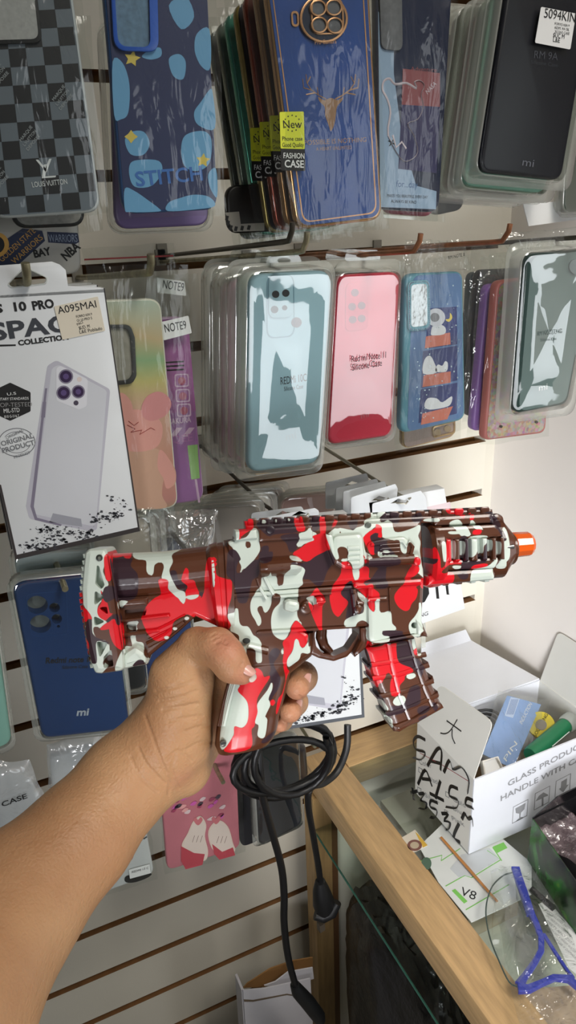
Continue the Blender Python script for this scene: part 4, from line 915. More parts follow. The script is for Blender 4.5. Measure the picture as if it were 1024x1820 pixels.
for pts, sl, hc in ((LHD, [(322, 1504), (345, 1516), (364, 1518), (360, 1537), (330, 1545), (322, 1530)], (352, 1460)), (RHD, [(377, 1500), (395, 1514), (414, 1506), (418, 1520), (390, 1528), (381, 1518)], (384, 1458))):
    cx_, cy_ = np.mean(pts, axis=0)
    print_shape(fr, [(cx_ + (x - cx_) * 1.12, cy_ + (y - cy_) * 1.1) for x, y in pts], H + .0001, HO, t, 'hand_outline_print')
    print_shape(fr, pts, H + .0002, SK, t, 'hand_print'); print_shape(fr, sl, H + .0003, RS, t, 'sleeve_print', smooth=False)
    for k in range(3): multi('knuckle_line_print', [tube_data([tuple(fr.L(cx_ - 10 + k * 7, cy_ + 6, H)) + (H + .0004,), tuple(fr.L(cx_ - 6 + k * 7, cy_ - 6, H)) + (H + .0004,)], .0003, 5)], pm('6A4A44', .5), t)
    print_shape(fr, [(hc[0], hc[1] + 7), (hc[0] - 8, hc[1] - 2), (hc[0] - 4, hc[1] - 7), (hc[0], hc[1] - 3), (hc[0] + 5, hc[1] - 8), (hc[0] + 8, hc[1] - 2)], H + .0003, pm('C87078', .5), t, 'heart_print')
for k in range(22):
    x, y = rnd.uniform(296, 408), rnd.uniform(1415, 1455) - 0
    print_shape(fr, [(x - rnd.uniform(3, 9), y + 3), (x, y - 3), (x + rnd.uniform(3, 8), y - 2), (x, y + 4)], H + .0002, pm(rnd.choice(['D8C0C4', '9C3C5C', 'C858A8', '4A3A48', 'E0A0A0']), .5), t, 'doodle_print')
bag(fr, off(q, 6, 10, 8, 8), t, n=.0115, seed=105)
q = [(300, 1330), (432, 1300), (446, 1490), (312, 1520)]
q = [(452, 1330), (530, 1308), (537, 1466), (462, 1507)]
fr = qframe(q, .72); t = thing('phone_case_pack', fr, 'dark navy phone case pack behind the coiled black cable', 'phone case', 'cases on the bottom hooks')
case_body(fr, q, pm('20242E', .4), t, th=.014, bev=.003); blister(fr, off(q, 12, 4, 3, 2), off(q, 3, 3, 2, 1), t, h=.018, seed=37, wav=.0004)
f2 = qframe([(405, 1290), (440, 1285), (450, 1500), (425, 1510)], .75); t2 = thing('phone_case_pack', f2, 'dark bagged case in the gap between the pink case and the coiled cable', 'phone case', 'cases on the bottom hooks')
case_body(f2, [(400, 1295), (450, 1285), (462, 1495), (430, 1507)], pm('2A2A2E', .5), t2)
q = [(385, 1255), (520, 1240), (532, 1340), (395, 1360)]
f2 = qframe(q, .72); t2 = thing('cable_pack', f2, 'smoky brown plastic pack wrapped inside the coiled black cable', 'pack', 'cases on the bottom hooks')
plate('pack_shell', rpoly(f2.LL([(470, 1305), (500, 1298), (540, 1320), (545, 1380), (470, 1400)], 0), .012), -.01, .012, .008, pm('2C2422', .3, coat=.4, bump=.3), t2, seg=4)
# ------------------------------------------------------------------ counter
WOOD = pm('C2A072', 0.42, vary=0.16, vscale=14, stretch=(12, 1.2, 12), bump=0.05, bscale=60)
WOODX = pm('BC9A6C', 0.42, vary=0.16, vscale=14, stretch=(1.2, 12, 12), bump=0.05, bscale=60)
WOODZ = pm('B09060', 0.45, vary=0.16, vscale=14, stretch=(12, 12, 1.2), bump=0.05, bscale=60)
ZC = CAM[2] - 0.836
ctr = thing('display_counter', (0.42, 0.6, 0), 'light wood framed glass display counter standing against the slatted wall', 'counter')
def cpart(name, b, mat, bev=.002):
    x0, x1, y0, y1, z0, z1 = b; o = np.array([0.42, 0.6, 0])
    V, F = plate_data([(x0 - o[0], y0 - o[1]), (x1 - o[0], y0 - o[1]), (x1 - o[0], y1 - o[1]), (x0 - o[0], y1 - o[1])], z0, z1, bev)
    return raw(name, V, F, mat, ctr, smooth=True)
cpart('side_rail', (0.398, 0.456, 0.15, 0.885, ZC - 0.045, ZC), WOOD, .003)
cpart('back_rail', (0.4565, XR - .005, 0.832, 0.897, ZC - 0.045, ZC), WOODX, .003)
cpart('corner_post', (0.392, 0.425, 0.835, 0.87, 0.02, ZC - .0455), WOODZ, .002)
cpart('inner_post', (0.4255, 0.436, 0.835, 0.87, 0.02, ZC - .0455), pm('6E4E32', .5), .001)
cpart('front_post', (0.398, 0.44, 0.12, 0.16, 0.02, ZC - .0455), WOODZ, .002)
cpart('glass_top', (0.4565, XR - .006, 0.15, 0.8315, ZC - .008, ZC - .002), F_GLASS, .0005)
cpart('glass_shelf', (0.392, XR - .01, 0.17, 0.833, ZC - .111, ZC - .107), F_GLASS, .0005)
cpart('shelf_liner', (0.50, XR - .012, 0.40, 0.832, ZC - .1065, ZC - .1055), pm('F0EDE6', .6, vary=.03), 0)
cpart('lower_board', (0.446, XR - .01, 0.17, 0.87, ZC - .82, ZC - .80), pm('C9C2B4', .5), .001)
cpart('inner_back_panel', (0.446, XR - .01, 0.873, 0.883, ZC - .80, ZC - .046), pm('D6D0C4', .5), .001)
GE = pm('3E6E60', .2)
o_ = tube_data([(0.3915 - .42, 0.17 - .6, ZC - .109), (0.3915 - .42, .83 - .6, ZC - .109)], .0017, 6); raw('glass_edge', *o_, GE, ctr, smooth=True)
# goods lying inside, seen through the glass top
for k, (x0, x1, y0, y1, z, c, lb) in enumerate(((.50, .62, .70, .80, -.105, 'C8C4BC', 'pale flat box on the glass shelf inside the counter, near the back rail'), (.49, .58, .56, .67, -.105, 'B8A890', 'brown flat box on the glass shelf inside the counter, nearest the side rail'), (.60, .72, .44, .60, -.105, 'B8B8B4', 'grey flat box on the glass shelf inside the counter, under the card with green lines'),
        (.60, .68, .78, .86, -.798, 'D8D4C4', 'cream box on the lower board inside the counter'), (.60, .63, .62, .70, -.798, 'C8CC3A', 'yellow packet on the lower board inside the counter'))):
    t = thing('flat_box', ((x0 + x1) / 2, (y0 + y1) / 2, ZC + z), lb, 'box', 'flat boxes inside the counter')
    a, b = (x1 - x0) / 2, (y1 - y0) / 2; V, F = plate_data([(-a, -b), (a, -b), (a, b), (-a, b)], 0, .04, .001); raw('box_base', V, F, pm(c, .5), t, smooth=True)
    V, F = plate_data([(-a - .001, -b - .001), (a + .001, -b - .001), (a + .001, b + .001), (-a - .001, b + .001)], .030, .0415, .001); raw('box_lid', V, F, pm(c, .45, vary=.05), t, smooth=True)

# ------------------------------------------------------------------ white cardboard box on the counter
BX0, BX1, BY0, BY1, BZ0 = .520, .752, .602, .735, ZC + .001
BZ1 = CAM[2] - .704
WC = pm('DADEE6', .6, vary=.02, bump=.08, bscale=150, stretch=(1, 1, 1)); WG = pm('D2D2CC', .6, vary=.02); BRN = pm('9A7A58', .8)
bx = thing('cardboard_box', (BX0, BY0, BZ0), 'open white cardboard box marked SAM A15 in black marker, standing on the glass counter', 'box')
def bp(name, pts, th, mat, parent=bx):
    """flat card panel through world points, thickness th"""
    P = [np.array(p, float) for p in pts]; nn = nrm(np.cross(P[1] - P[0], P[2] - P[0])); o = np.array([BX0, BY0, BZ0]); n = len(P)
    V = [p - o for p in P] + [p - o + nn * th for p in P]
    F = [tuple(range(n - 1, -1, -1)), tuple(range(n, 2 * n))] + [(i, (i + 1) % n, n + (i + 1) % n, n + i) for i in range(n)]
    return raw(name, V, F, mat, parent)
T = .0022
bp('front_panel', [(BX0, BY0, BZ0), (BX1, BY0, BZ0), (BX1, BY0, BZ1), (BX0, BY0, BZ1)], -T, WC)
bp('side_panel', [(BX0, BY1, BZ0), (BX0, BY0 + T, BZ0), (BX0, BY0 + T, BZ1), (BX0, BY1, BZ1)], -T, WG)
bp('back_panel', [(BX1, BY1, BZ0), (BX0 + T, BY1, BZ0), (BX0 + T, BY1, BZ1), (BX1, BY1, BZ1)], -T, WC)
bp('side_panel', [(BX1, BY0 + T, BZ0), (BX1, BY1 - T, BZ0), (BX1, BY1 - T, BZ1), (BX1, BY0 + T, BZ1)], -T, WG)
bp('bottom_panel', [(BX0 + T, BY0 + T, BZ0), (BX1 - T, BY0 + T, BZ0), (BX1 - T, BY1 - T, BZ0), (BX0 + T, BY1 - T, BZ0)], T, BRN)
z0 = BZ1 + .0003
bp('back_flap', [(BX0 + .005, BY1, z0), (BX1 - .001, BY1, z0), (BX1 - .028, .875, z0 + .002), (BX0 + .10, .873, z0 + .002), (BX0 + .03, .84, z0 + .001)], T, WC)
bp('tuck_lip', [(BX0 + .10, .873, z0 + .003), (BX1 - .028, .875, z0 + .003), (BX1 - .034, .884, z0 + .022), (BX0 + .105, .882, z0 + .022)], T, WC)
def arcq(a, b, c, d, r=.25): # rounded far corners
    a, b, c, d = map(np.array, (a, b, c, d)); out = [a, b]
    for k in range(5):
        s = k / 4; out.append((1 - s) ** 2 * (b + (c - b) * (1 - r)) + 2 * s * (1 - s) * c + s * s * (c + (d - c) * r))
    for k in range(5):
        s = k / 4; out.append((1 - s) ** 2 * (d + (c - d) * r) + 2 * s * (1 - s) * d + s * s * (d + (a - d) * r))
    return out
fl1 = arcq((BX0, BY1 - .002, BZ1), (BX0, BY0 + .002, BZ1), (.547, BY0 + .004, CAM[2] - .622), (.545, BY1 - .016, CAM[2] - .634), .12)
bp('marked_flap', fl1, -.0015, WG)
bp('wall_flap', arcq((BX1 - .001, BY0 + .004, BZ1), (BX1 - .001, BY1 - .002, BZ1), (.766, .722, CAM[2] - .612), (.766, BY0 + .02, CAM[2] - .612), .1), .0015, WG)
# writing on the faces
MK = pm('101012', .5)
fs = Frame((BX0, (BY0 + BY1) / 2, (BZ0 + BZ1) / 2), (0, -1, 0), (0, 0, 1)); fs.O = fs.O + fs.N * .0
ff = Frame(((BX0 + BX1) / 2, BY0, (BZ0 + BZ1) / 2), (1, 0, 0), (0, 0, 1))
def strokes(fr, L, r, parent, name='marker_writing', n=.0004):
    ds = [tube_data([tuple(fr.L(x, y, n)) + (n,) for x, y in (spline(p, 4) if len(p) > 2 else p)], r, 8, flat=.15) for p in L]
    return multi(name, ds, MK, parent)
SAM = [[(756, 1315), (743, 1309), (735, 1317), (739, 1332), (756, 1338), (750, 1350), (735, 1346)], [(760, 1361), (777, 1332), (785, 1336), (783, 1369)], [(764, 1352), (783, 1357)],
       [(789, 1373), (799, 1352), (806, 1369), (822, 1365), (834, 1386), (832, 1410)], [(743, 1394), (756, 1369), (768, 1398)], [(750, 1384), (766, 1386)], [(783, 1388), (774, 1419)], [(764, 1410), (789, 1423)],
       [(814, 1402), (801, 1398), (799, 1415), (814, 1423), (812, 1435), (793, 1433)], [(841, 1423), (830, 1419), (828, 1431), (841, 1437)], [(821, 1456), (826, 1446), (832, 1456), (839, 1454), (841, 1468)],
       [(733, 1400), (736, 1422)], [(730, 1409), (742, 1406)], [(744, 1411), (755, 1411), (749, 1422), (759, 1427), (756, 1438), (745, 1436)], [(778, 1427), (766, 1423), (765, 1435), (777, 1441), (774, 1453), (765, 1452)],
       [(785, 1446), (797, 1447), (789, 1458), (801, 1462), (797, 1475), (784, 1470)], [(816, 1464), (808, 1481), (806, 1492)], [(796, 1486), (818, 1497)]]
side = strokes(fs, SAM, .0026, bx); side.parent = bx
def reparent(o, fr, parent=bx):
    o.parent = parent; o.matrix_parent_inverse = Matrix.Translation(-Vector((BX0, BY0, BZ0))) @ Matrix.Identity(4); o.matrix_basis = fr.M()
reparent(side, fs)
for s, a, b, h in (('Color', (746, 1358), (768, 1366), 9), ('Black', (764, 1388), (782, 1396), 9), ('Silver', (756, 1416), (782, 1432), 9), ('Gold', (806, 1424), (828, 1436), 9), ('Blue', (806, 1440), (828, 1452), 9), ('Pink', (804, 1458), (826, 1470), 9)):
    o = text(fs, s, a, b, h, .0003, pm('8A8C8C', .6), None, 'printed_text'); reparent(o, fs)
sq = [plate_data(fs.LL([(x, y), (x + 7, y + 4), (x + 7, y + 13), (x, y + 9)], 0), .0001, .0003, 0, holes=[fs.LL([(x + 1, y + 1.6), (x + 6, y + 4.8), (x + 6, y + 11.6), (x + 1, y + 8)], 0)]) for x, y in ((744, 1363), (742, 1398), (790, 1438), (792, 1406))]
o = multi('checkbox_print', sq, pm('8A8C8C', .6), None, smooth=False); reparent(o, fs)
o = multi('red_line', [tube_data([tuple(fs.L(x, y, .0003)) + (.0003,) for x, y in ((746, 1338), (790, 1362), (832, 1388))], .0004, 6)], pm('B04048', .5), None); reparent(o, fs)
GP = pm('8E9094', .6)
for s, a, b, h in (('GLASS PRODUCT', (903, 1398), (1040, 1325), 13), ('HANDLE WITH CARE', (890, 1424), (1050, 1342), 13)):
    o = text(ff, s, a, b, h, .0003, GP, None, 'printed_text', bold=.015); reparent(o, ff)
icons = []
def fq(p): return ff.LL(p, 0)
for (x0, y0) in ((912, 1434), (951, 1410), (988, 1388)):
    icons.append(plate_data(fq([(x0, y0), (x0 + 27, y0 - 14), (x0 + 25, y0 + 16), (x0 - 2, y0 + 30)]), .0001, .0003, 0, holes=[fq([(x0 + 1, y0 + .5), (x0 + 26, y0 - 12.5), (x0 + 24, y0 + 15), (x0 - 1, y0 + 28.5)])]))
icons.append(plate_data(fq([(916, 1437), (934, 1427), (932, 1438), (926, 1444), (925, 1452), (930, 1452), (930, 1454), (918, 1460), (918, 1458), (923, 1454), (923, 1446), (917, 1445)]), .0001, .0003))
icons.append(plate_data(fq([(952, 1424), (958, 1414), (966, 1408), (974, 1412), (974, 1414), (966, 1417), (966, 1432), (963, 1433), (963, 1419)]), .0001, .0003))
icons.append(plate_data(fq([(998, 1389), (1008, 1383), (1007, 1395), (1011, 1394), (1001, 1408), (994, 1402), (997, 1400)]), .0001, .0003))
o = multi('icon_print', icons, GP, None, smooth=False); reparent(o, ff)
# the character on the flap
a, b, c = map(np.array, (fl1[0], fl1[1], fl1[3])); fl = Frame(a, b - a, c - b)
if (CAM - fl.O) @ fl.N < 0: fl = Frame(a, a - b, c - b)
st = [[(782, 1302), (800, 1304), (820, 1300)], [(807, 1278), (806, 1290), (798, 1300), (786, 1306)], [(794, 1283), (806, 1292), (820, 1300)], [(812, 1278), (804, 1296), (806, 1312), (808, 1322)]]
st = [[(783, 1303), (792, 1304), (801, 1298), (813, 1279)], [(794, 1281), (808, 1291), (820, 1300)], [(804, 1296), (804, 1310), (809, 1322)]]
ds = [tube_data([tuple(fl.L(x, y, .0006)) + (.0006,) for x, y in spline(p, 4)], .0008, 8, flat=.2) for p in st]
o = multi('marker_character', ds, MK, None); reparent(o, fl)

# contents of the box
q = [(902, 1236), (962, 1252), (912, 1366), (858, 1340)]
fr = qframe(q, [.715, .70, .625, .64]); t = thing('packet', fr, 'pale blue card in a clear bag, leaning inside the white cardboard box', 'packet', 'things inside the white cardboard box')
rect(fr, q, -.0015, 0, .001, pm('7FA0D6', .5, vary=.06, vscale=30), t, 'blue_card')
rect(fr, [(908, 1239), (924, 1242), (912, 1276), (897, 1272)], 0, .0002, 0, pm('B8C8E6', .5), t, 'barcode_panel')
multi('barcode_print', [plate_data(fr.LL([(909 + k * 1.9, 1243), (910 + k * 1.9, 1243), (901 + k * 1.9, 1270), (900 + k * 1.9, 1270)], 0), .0002, .0003) for k in range(7)], pm('6A84B8', .5), t, smooth=False)
text(fr, 'PIN', (900, 1354), (920, 1322), 8, .0002, WHITE, t); text(fr, 'INDUCTION', (928, 1288), (946, 1252), 7, .0002, WHITE, t)
sheet('bag_film', fr.LL([(888, 1226), (978, 1246), (918, 1376), (850, 1344)], .004), F_CRUMP, t, z=.004, seed=120, amp=.004)
def cyl_obj(name, path, r, mat, label, cat, group=None, caps=()):
    o = np.array(path[0]); t = thing(name, tuple(o), label, cat, group); tube('body', [np.array(p) - o for p in path], r, mat, t, n=20); return t, o
a = PY(942, 1342, .625); b = PY(1004, 1290, .655)
t, o = cyl_obj('tube', [a, a * .95 + b * .05, a * .05 + b * .95, b], [.010, .0115, .0115, .0115], pm('1E7A50', .35), 'green plastic tube with a clear cap, lying in the white cardboard box', 'tube', 'things inside the white cardboard box')
d = nrm(b - a); tube('clear_cap', [b - o + d * .0005, b - o + d * .004, b - o + d * .018, b - o + d * .026], [.012, .0135, .0145, .012], film('frosted_cap', haze=.5, refl=.05, bump=.1, hazecol='D8E0DC'), t, n=20)
e1 = a + (b - a) * .3 ; tube('white_lettering', [a - o + (b - a) * .45 + np.array([0, -.0118, .0]), a - o + (b - a) * .95 + np.array([0, -.0118, 0])], .0012, WHITE, t, n=6, flat=.5)
c = PY(962, 1290, .68); t = thing('solder_spool', tuple(c), 'yellow round spool labelled SOLDERING behind the green tube', 'spool', 'things inside the white cardboard box')
dv = nrm(CAM - c); dv = nrm(dv + np.array([0, 0, .2])); tube('spool_disc', [dv * 0, dv * .001, dv * .009, dv * .010], [.018, .020, .020, .019], pm('D8C430', .4), t, n=28); tube('spool_hub', [dv * .010, dv * .0115], [.008, .008], pm('8A8478', .5), t, n=18)
fsp = Frame(c + dv * .0102, np.cross([0, 0, 1], dv) , np.cross(dv, np.cross([0, 0, 1], dv)))
o = text(fsp, 'SOLDERING', (953, 1310), (975, 1270), 6, .0004, INK, None, 'printed_text'); o.parent = t; o.matrix_parent_inverse = Matrix.Translation(-Vector(c)); o.matrix_basis = fsp.M()
c = np.array([.585, .70, BZ1 - .006]); t = thing('cable', tuple(c), 'black cable coiled at the back of the white cardboard box', 'cable', 'things inside the white cardboard box')
pts = [(.058 * math.cos(a) * (1 - .012 * a), .028 * math.sin(a) * (1 - .012 * a), -.002 * a * .4 + .003 * math.sin(3 * a)) for a in np.linspace(0, 19, 90)]
tube('coil', pts, .0022, pm('1A1A1C', .4), t, n=8)
q = [(858, 1352), (886, 1344), (895, 1366), (862, 1382)]
fr = qframe(q, [.625, .625, .612, .612]); t = thing('small_box', fr, 'small white paper box tray in the near corner of the white cardboard box', 'box', 'things inside the white cardboard box')
plate('tray_rim', rpoly(fr.LL(q, 0), .001), -.008, 0, .0003, pm('C8C4BC', .6), t, holes=[rpoly(fr.LL(off(q, -2, -2, -2, -2), 0), .001)]); plate('tray_floor', fr.LL(off(q, -1, -1, -1, -1), 0), -.0085, -.006, 0, WHITE, t)

# ------------------------------------------------------------------ things on the counter top
def zframe(c, z, ang=0): return Frame((c[0], c[1], z), (math.cos(ang), math.sin(ang), 0), (-math.sin(ang), math.cos(ang), 0))
zt = ZC - .0018
def flat_px(fr, pts): return fr.LL(pts, 0)
cc = PZ(830, 1560, zt); fr = zframe(cc, zt)
t = thing('printed_card', fr, 'white card with green outlines marked V8, lying on the glass beside the side rail', 'card')
plate('card', fr.LL([(745, 1505), (790, 1462), (880, 1480), (945, 1535), (945, 1590), (900, 1612), (838, 1640), (780, 1570)], 0), 0, .001, 0, pm('D5DAD8', .5), t)
GR = pm('78C058', .5)
def gline(pts, r=.0009): return tube_data([tuple(fr.L(x, y, .001)) + (.001,) for x, y in pts], r, 6, flat=.3)
multi('green_outline', [gline([(748, 1530), (786, 1520), (784, 1530), (818, 1508)]), gline([(792, 1575), (826, 1556), (838, 1560), (890, 1528), (866, 1512)]), gline([(828, 1617), (905, 1572)]), gline([(876, 1506), (892, 1530)])], GR, t)
plate('green_bar', fr.LL([(803, 1584), (809, 1581), (831, 1603), (825, 1607)], 0), .001, .0013, 0, GR, t); plate('green_patch', fr.LL([(876, 1506), (895, 1498), (902, 1508), (884, 1517)], 0), .001, .0013, 0, GR, t)
plate('window_print', fr.LL([(800, 1545), (820, 1520), (870, 1508), (888, 1528), (838, 1558), (815, 1560)], 0), .001, .0012, 0, pm('C2C8CC', .3), t)
text(fr, 'V8', (817, 1590), (844, 1600), 19, .0011, MK, t, 'marker_writing')
cc = PZ(737, 1494, zt); fr = zframe(cc, zt); t = thing('sticker_card', fr, 'small square card with a round brown seal, on the glass beside the wood rail', 'card')
plate('card', fr.LL([(714, 1490), (738, 1476), (760, 1504), (735, 1516)], 0), 0, .0015, 0, pm('D8D0C0', .5), t); plate('yellow_print', fr.LL([(738, 1480), (743, 1484), (760, 1504), (752, 1508)], 0), .0015, .0017, 0, pm('D0A840', .5), t); plate('seal_print', fr.LL(circ(737, 1504, 13, 24, 10), 0), .0015, .0018, 0, pm('7A5048', .5), t); plate('seal_ring', fr.LL(circ(737, 1504, 8, 24, 6), 0), .0018, .002, 0, pm('B8A890', .5), t)
cc = PZ(760, 1536, zt); fr = zframe(cc, zt); t = thing('sticker_card', fr, 'small round green seal sticker peeking beside the wood rail', 'card')
plate('seal', fr.LL(circ(758, 1536, 9, 24, 11), 0), .001, .0015, 0, pm('4E6A58', .5), t)
a = PZ(784, 1488, zt + .004); b = PZ(884, 1602, zt + .004); t = thing('wooden_stick', tuple(a), 'thin wooden stick lying across the card with green outlines', 'stick'); tube('stick', [a * 0, (b - a) * .5, b - a], [.0020, .0023, .0018], pm('B07840', .5, vary=.15), t, n=8, flat=.7)

# black box with green print, right edge
q = [(948, 1446), (1100, 1380), (1180, 1560), (1030, 1600)]
t = thing('printed_box', tuple(PZ(990, 1560, zt)), 'glossy black box with green and orange print, open, at the right picture edge', 'box')
o = PZ(990, 1560, zt)
A = PZ(946, 1455, zt + .075); B = PZ(1040, 1590, zt + .075); C_ = PZ(1150, 1530, zt + .075); D_ = PZ(1080, 1390, zt + .075)
low = [np.array([p[0], p[1], zt + .0005]) for p in (A, B, C_, D_)]; up = [A, B, C_, D_]
BKB = pm('18181A', .25, coat=.4)
mgp, nt, N_, L_ = newmat('green_swirl_print'); b_ = N_['Principled BSDF']; b_.inputs['Roughness'].default_value = .25
tc = N_.new('ShaderNodeTexCoord'); ns = N_.new('ShaderNodeTexNoise'); ns.inputs['Scale'].default_value = 16; ns.inputs['Distortion'].default_value = 1.2; L_.new(tc.outputs['Object'], ns.inputs['Vector'])
cr_ = N_.new('ShaderNodeValToRGB'); L_.new(ns.outputs[0], cr_.inputs[0]); L_.new(cr_.outputs[0], b_.inputs['Base Color']); els = cr_.color_ramp.elements
els[0].position = .40; els[0].color = lin('141814'); els[1].position = .58; els[1].color = lin('2E6A2E'); e = els.new(.66); e.color = lin('6A8A30')
for nm, i, j, mt in (('side_panel', 0, 1, mgp), ('front_panel', 1, 2, BKB), ('side_panel', 2, 3, BKB), ('back_panel', 3, 0, BKB)):
    P = [low[i] - o, low[j] - o, up[j] - o, up[i] - o]; nn = nrm(np.cross(P[1] - P[0], P[2] - P[0])) * -.0015
    V = P + [p + nn for p in P]; raw(nm, V, [(3, 2, 1, 0), (4, 5, 6, 7), (0, 1, 5, 4), (1, 2, 6, 5), (2, 3, 7, 6), (3, 0, 4, 7)], mt, t)
P = [low[k] - o + (low[(k + 2) % 4] - low[k]) * .01 for k in range(4)]; raw('bottom_panel', P + [p + np.array([0, 0, .002]) for p in P], [(3, 2, 1, 0), (4, 5, 6, 7), (0, 1, 5, 4), (1, 2, 6, 5), (2, 3, 7, 6), (3, 0, 4, 7)], BKB, t)
P = [up[0] - o, up[3] - o, up[3] - o + np.array([.03, -.01, .035]), up[0] - o + np.array([.028, -.012, .035])]; raw('lid_flap', P + [p + np.array([.001, .001, .001]) for p in P], [(0, 1, 2, 3), (7, 6, 5, 4), (0, 4, 5, 1), (1, 5, 6, 2), (2, 6, 7, 3), (3, 7, 4, 0)], BKB, t)
c = PZ(1015, 1510, zt + .05); t = thing('film_bag', tuple(c), 'crumpled pinkish clear film stuffed in the black box with green print', 'bag'); f2 = Frame(c, (1, 0, 0), (0, 1, 0)); 
o2 = sheet('bag_film', [(-.03, .045), (.05, .05), (.05, -.04), (-.005, -.05)], film('pink_film', haze=.4, refl=.2, rough=.2, bump=1, scale=50, hazecol='B8A0A8'), t, z=0, seed=130, amp=.012, fs=50)

# white leaflet
cc = PZ(990, 1660, zt); fr = zframe(cc, zt + .002); t = thing('leaflet', fr, 'white printed leaflet with small grey text, on the counter under the black box', 'paper')
plate('paper', fr.LL([(957, 1607), (974, 1601), (1060, 1700), (1060, 1760), (1012, 1722)], 0), 0, .0006, 0, WHITE, t)
for k in range(5): text(fr, ('SAFETY GLASSES INFO', 'LENS MADE OF POLYCARBONATE', 'MEETS ANSI Z87.1', 'WASH WITH WARM WATER', 'DO NOT USE IF DAMAGED')[k], (969 - k * 0 + k * 1, 1618 + k * 10), (1010 + k * 4, 1652 + k * 14), 5, .0008, GP, t)
c = PZ(960, 1620, zt); t = thing('pen', tuple(c), 'black pen lying between the leaflet and the safety glasses', 'pen'); a = PZ(945, 1580, zt + .005) - c; b = PZ(985, 1615, zt + .005) - c; tube('barrel', [a, b], .004, INK, t, n=12)

# safety glasses in a bag: solved on a low plane above the glass
zg = ZC + .022
def G(x, y, dz=0.0): return PZ(x, y, zg + dz)
o = G(930, 1700); t = thing('safety_glasses', tuple(o), 'safety glasses with blue plastic temples, wrapped in a clear bag on the counter', 'glasses')
BLU = pm('0E2CB0', .3, coat=.3)
def strap(name, pts, w_, th):
    P = [G(*p) - o for p in pts]; V = []; F = []
    for i, p in enumerate(P):
        tn = nrm(P[min(i + 1, len(P) - 1)] - P[max(i - 1, 0)]); s = nrm(np.cross(tn, [0, 0, 1])); ww = w_[i] if isinstance(w_, list) else w_
        for a, b in ((-1, -1), (1, -1), (1, 1), (-1, 1)): V.append(p + s * a * ww / 2 + np.array([0, 0, 1]) * b * th / 2)
    for i in range(len(P) - 1):
        for k in range(4): l = (k + 1) % 4; F.append((i * 4 + k, i * 4 + l, i * 4 + 4 + l, i * 4 + 4 + k))
    F += [(3, 2, 1, 0), tuple(len(P) * 4 - 4 + k for k in range(4))]
    q_ = raw(name, V, F, BLU, t); md = q_.modifiers.new('bevel', 'BEVEL'); md.width = .0008; md.segments = 2; return q_
strap('temple', [(916, 1542), (920, 1556), (930, 1585), (944, 1628)], .011, .005)
strap('temple_arm', [(944, 1624), (952, 1640), (962, 1665), (962, 1690), (950, 1712), (932, 1738), (922, 1752)], [.009, .008, .007, .007, .007, .008, .010], .0045)
strap('brow_bar', [(920, 1756), (940, 1758), (962, 1748), (985, 1738), (1010, 1740), (1035, 1760)], [.012, .008, .006, .006, .008, .008], .006)
strap('far_temple', [(966, 1660), (985, 1690), (1008, 1725), (1020, 1740)], .004, .004)
LENS = film('lens_plastic', haze=.03, refl=.06, rough=.03, bump=.05)
Pl = [(914, 1550), (895, 1556), (876, 1574), (866, 1600), (864, 1630), (872, 1670), (888, 1710), (905, 1745), (922, 1755), (948, 1720), (960, 1690), (955, 1650), (940, 1610)]
cenp = G(918, 1650, .012) - o; V = [cenp]; F = []
lp = [G(*p) - o for p in Pl]; K = len(lp)
for s, dz in ((.4, .010), (.75, .006), (1, 0)):
    for p in lp: V.append(cenp * (1 - s) + p * s + np.array([0, 0, dz if s < 1 else 0]) - np.array([0, 0, .012 * 0]))
for i in range(K):
    j = (i + 1) % K; F.append((0, 1 + i, 1 + j))
    for r_ in range(2): F.append((1 + r_ * K + i, 1 + (r_ + 1) * K + i, 1 + (r_ + 1) * K + j, 1 + r_ * K + j))
lo = raw('lens', V, F, LENS, t, smooth=True)
tube('lens_rim', spline([p for p in lp[:9]], 4), .0009, pm('40504C', .3), t, n=6)
c = G(940, 1700); t = thing('film_bag', tuple(c), 'crinkled clear bag wrapped around the safety glasses', 'bag')
fb_ = Frame(c + np.array([0, 0, .012]), (1, 0, 0), (0, 1, 0))
sheet('bag_film', fb_.LL([(868, 1525), (960, 1530), (1100, 1830), (935, 1880)], 0), film('glasses_bag', haze=.02, refl=.03, rough=.10, bump=1.0, scale=40, stretch=(1, 1.6, 1)), t, z=.002, seed=140, amp=.007, bulge=.006, fs=34, nu=40, nv=60, edge=.004)
c = PZ(985, 1795, zt); t = thing('paper_scrap', tuple(c), 'brown stained paper under the bag of safety glasses at the lower right', 'paper'); f2 = zframe(c, zt); t.matrix_world = f2.M(); plate('paper', f2.LL([(925, 1760), (1040, 1750), (1090, 1850), (950, 1880)], 0), 0, .001, 0, pm('A8947C', .7, vary=.3, vscale=40), t)

# ------------------------------------------------------------------ cables, plugs, plastic bag, box below
CAB = pm('0A0A0C', .45, vary=.1)
def path3(pts): return [PY(x, y, Y) for x, y, Y in pts]
def ellp(cx, cy, rx, ry, rot, Y, a0=0, a1=6.28, n=24, wob=0):
    out = []
    for k, a in enumerate(np.linspace(a0, a1, n)):
        x = rx * math.cos(a); y = ry * math.sin(a); out.append((cx + x * math.cos(rot) - y * math.sin(rot), cy + x * math.sin(rot) + y * math.cos(rot), Y + wob * math.sin(2 * a + rot * 3)))
    return out
o = PY(500, 1400, .64); t = thing('power_cable', tuple(o), 'black power cable coiled below the toy gun with one end hanging down', 'cable', 'black cables')
P = [p - o for p in path3(ellp(505, 1352, 92, 62, -.35, .645, 0, 6.28, 26, .006) + ellp(512, 1346, 84, 52, -.5, .635, 0, 6.28, 26, .005) + ellp(500, 1362, 88, 44, -.25, .63, 0, 6.28, 26, .005) + ellp(520, 1350, 72, 60, -.6, .625, 0, 5.6, 24, .004))]
tube('coil', P, .0042, CAB, t, n=10)
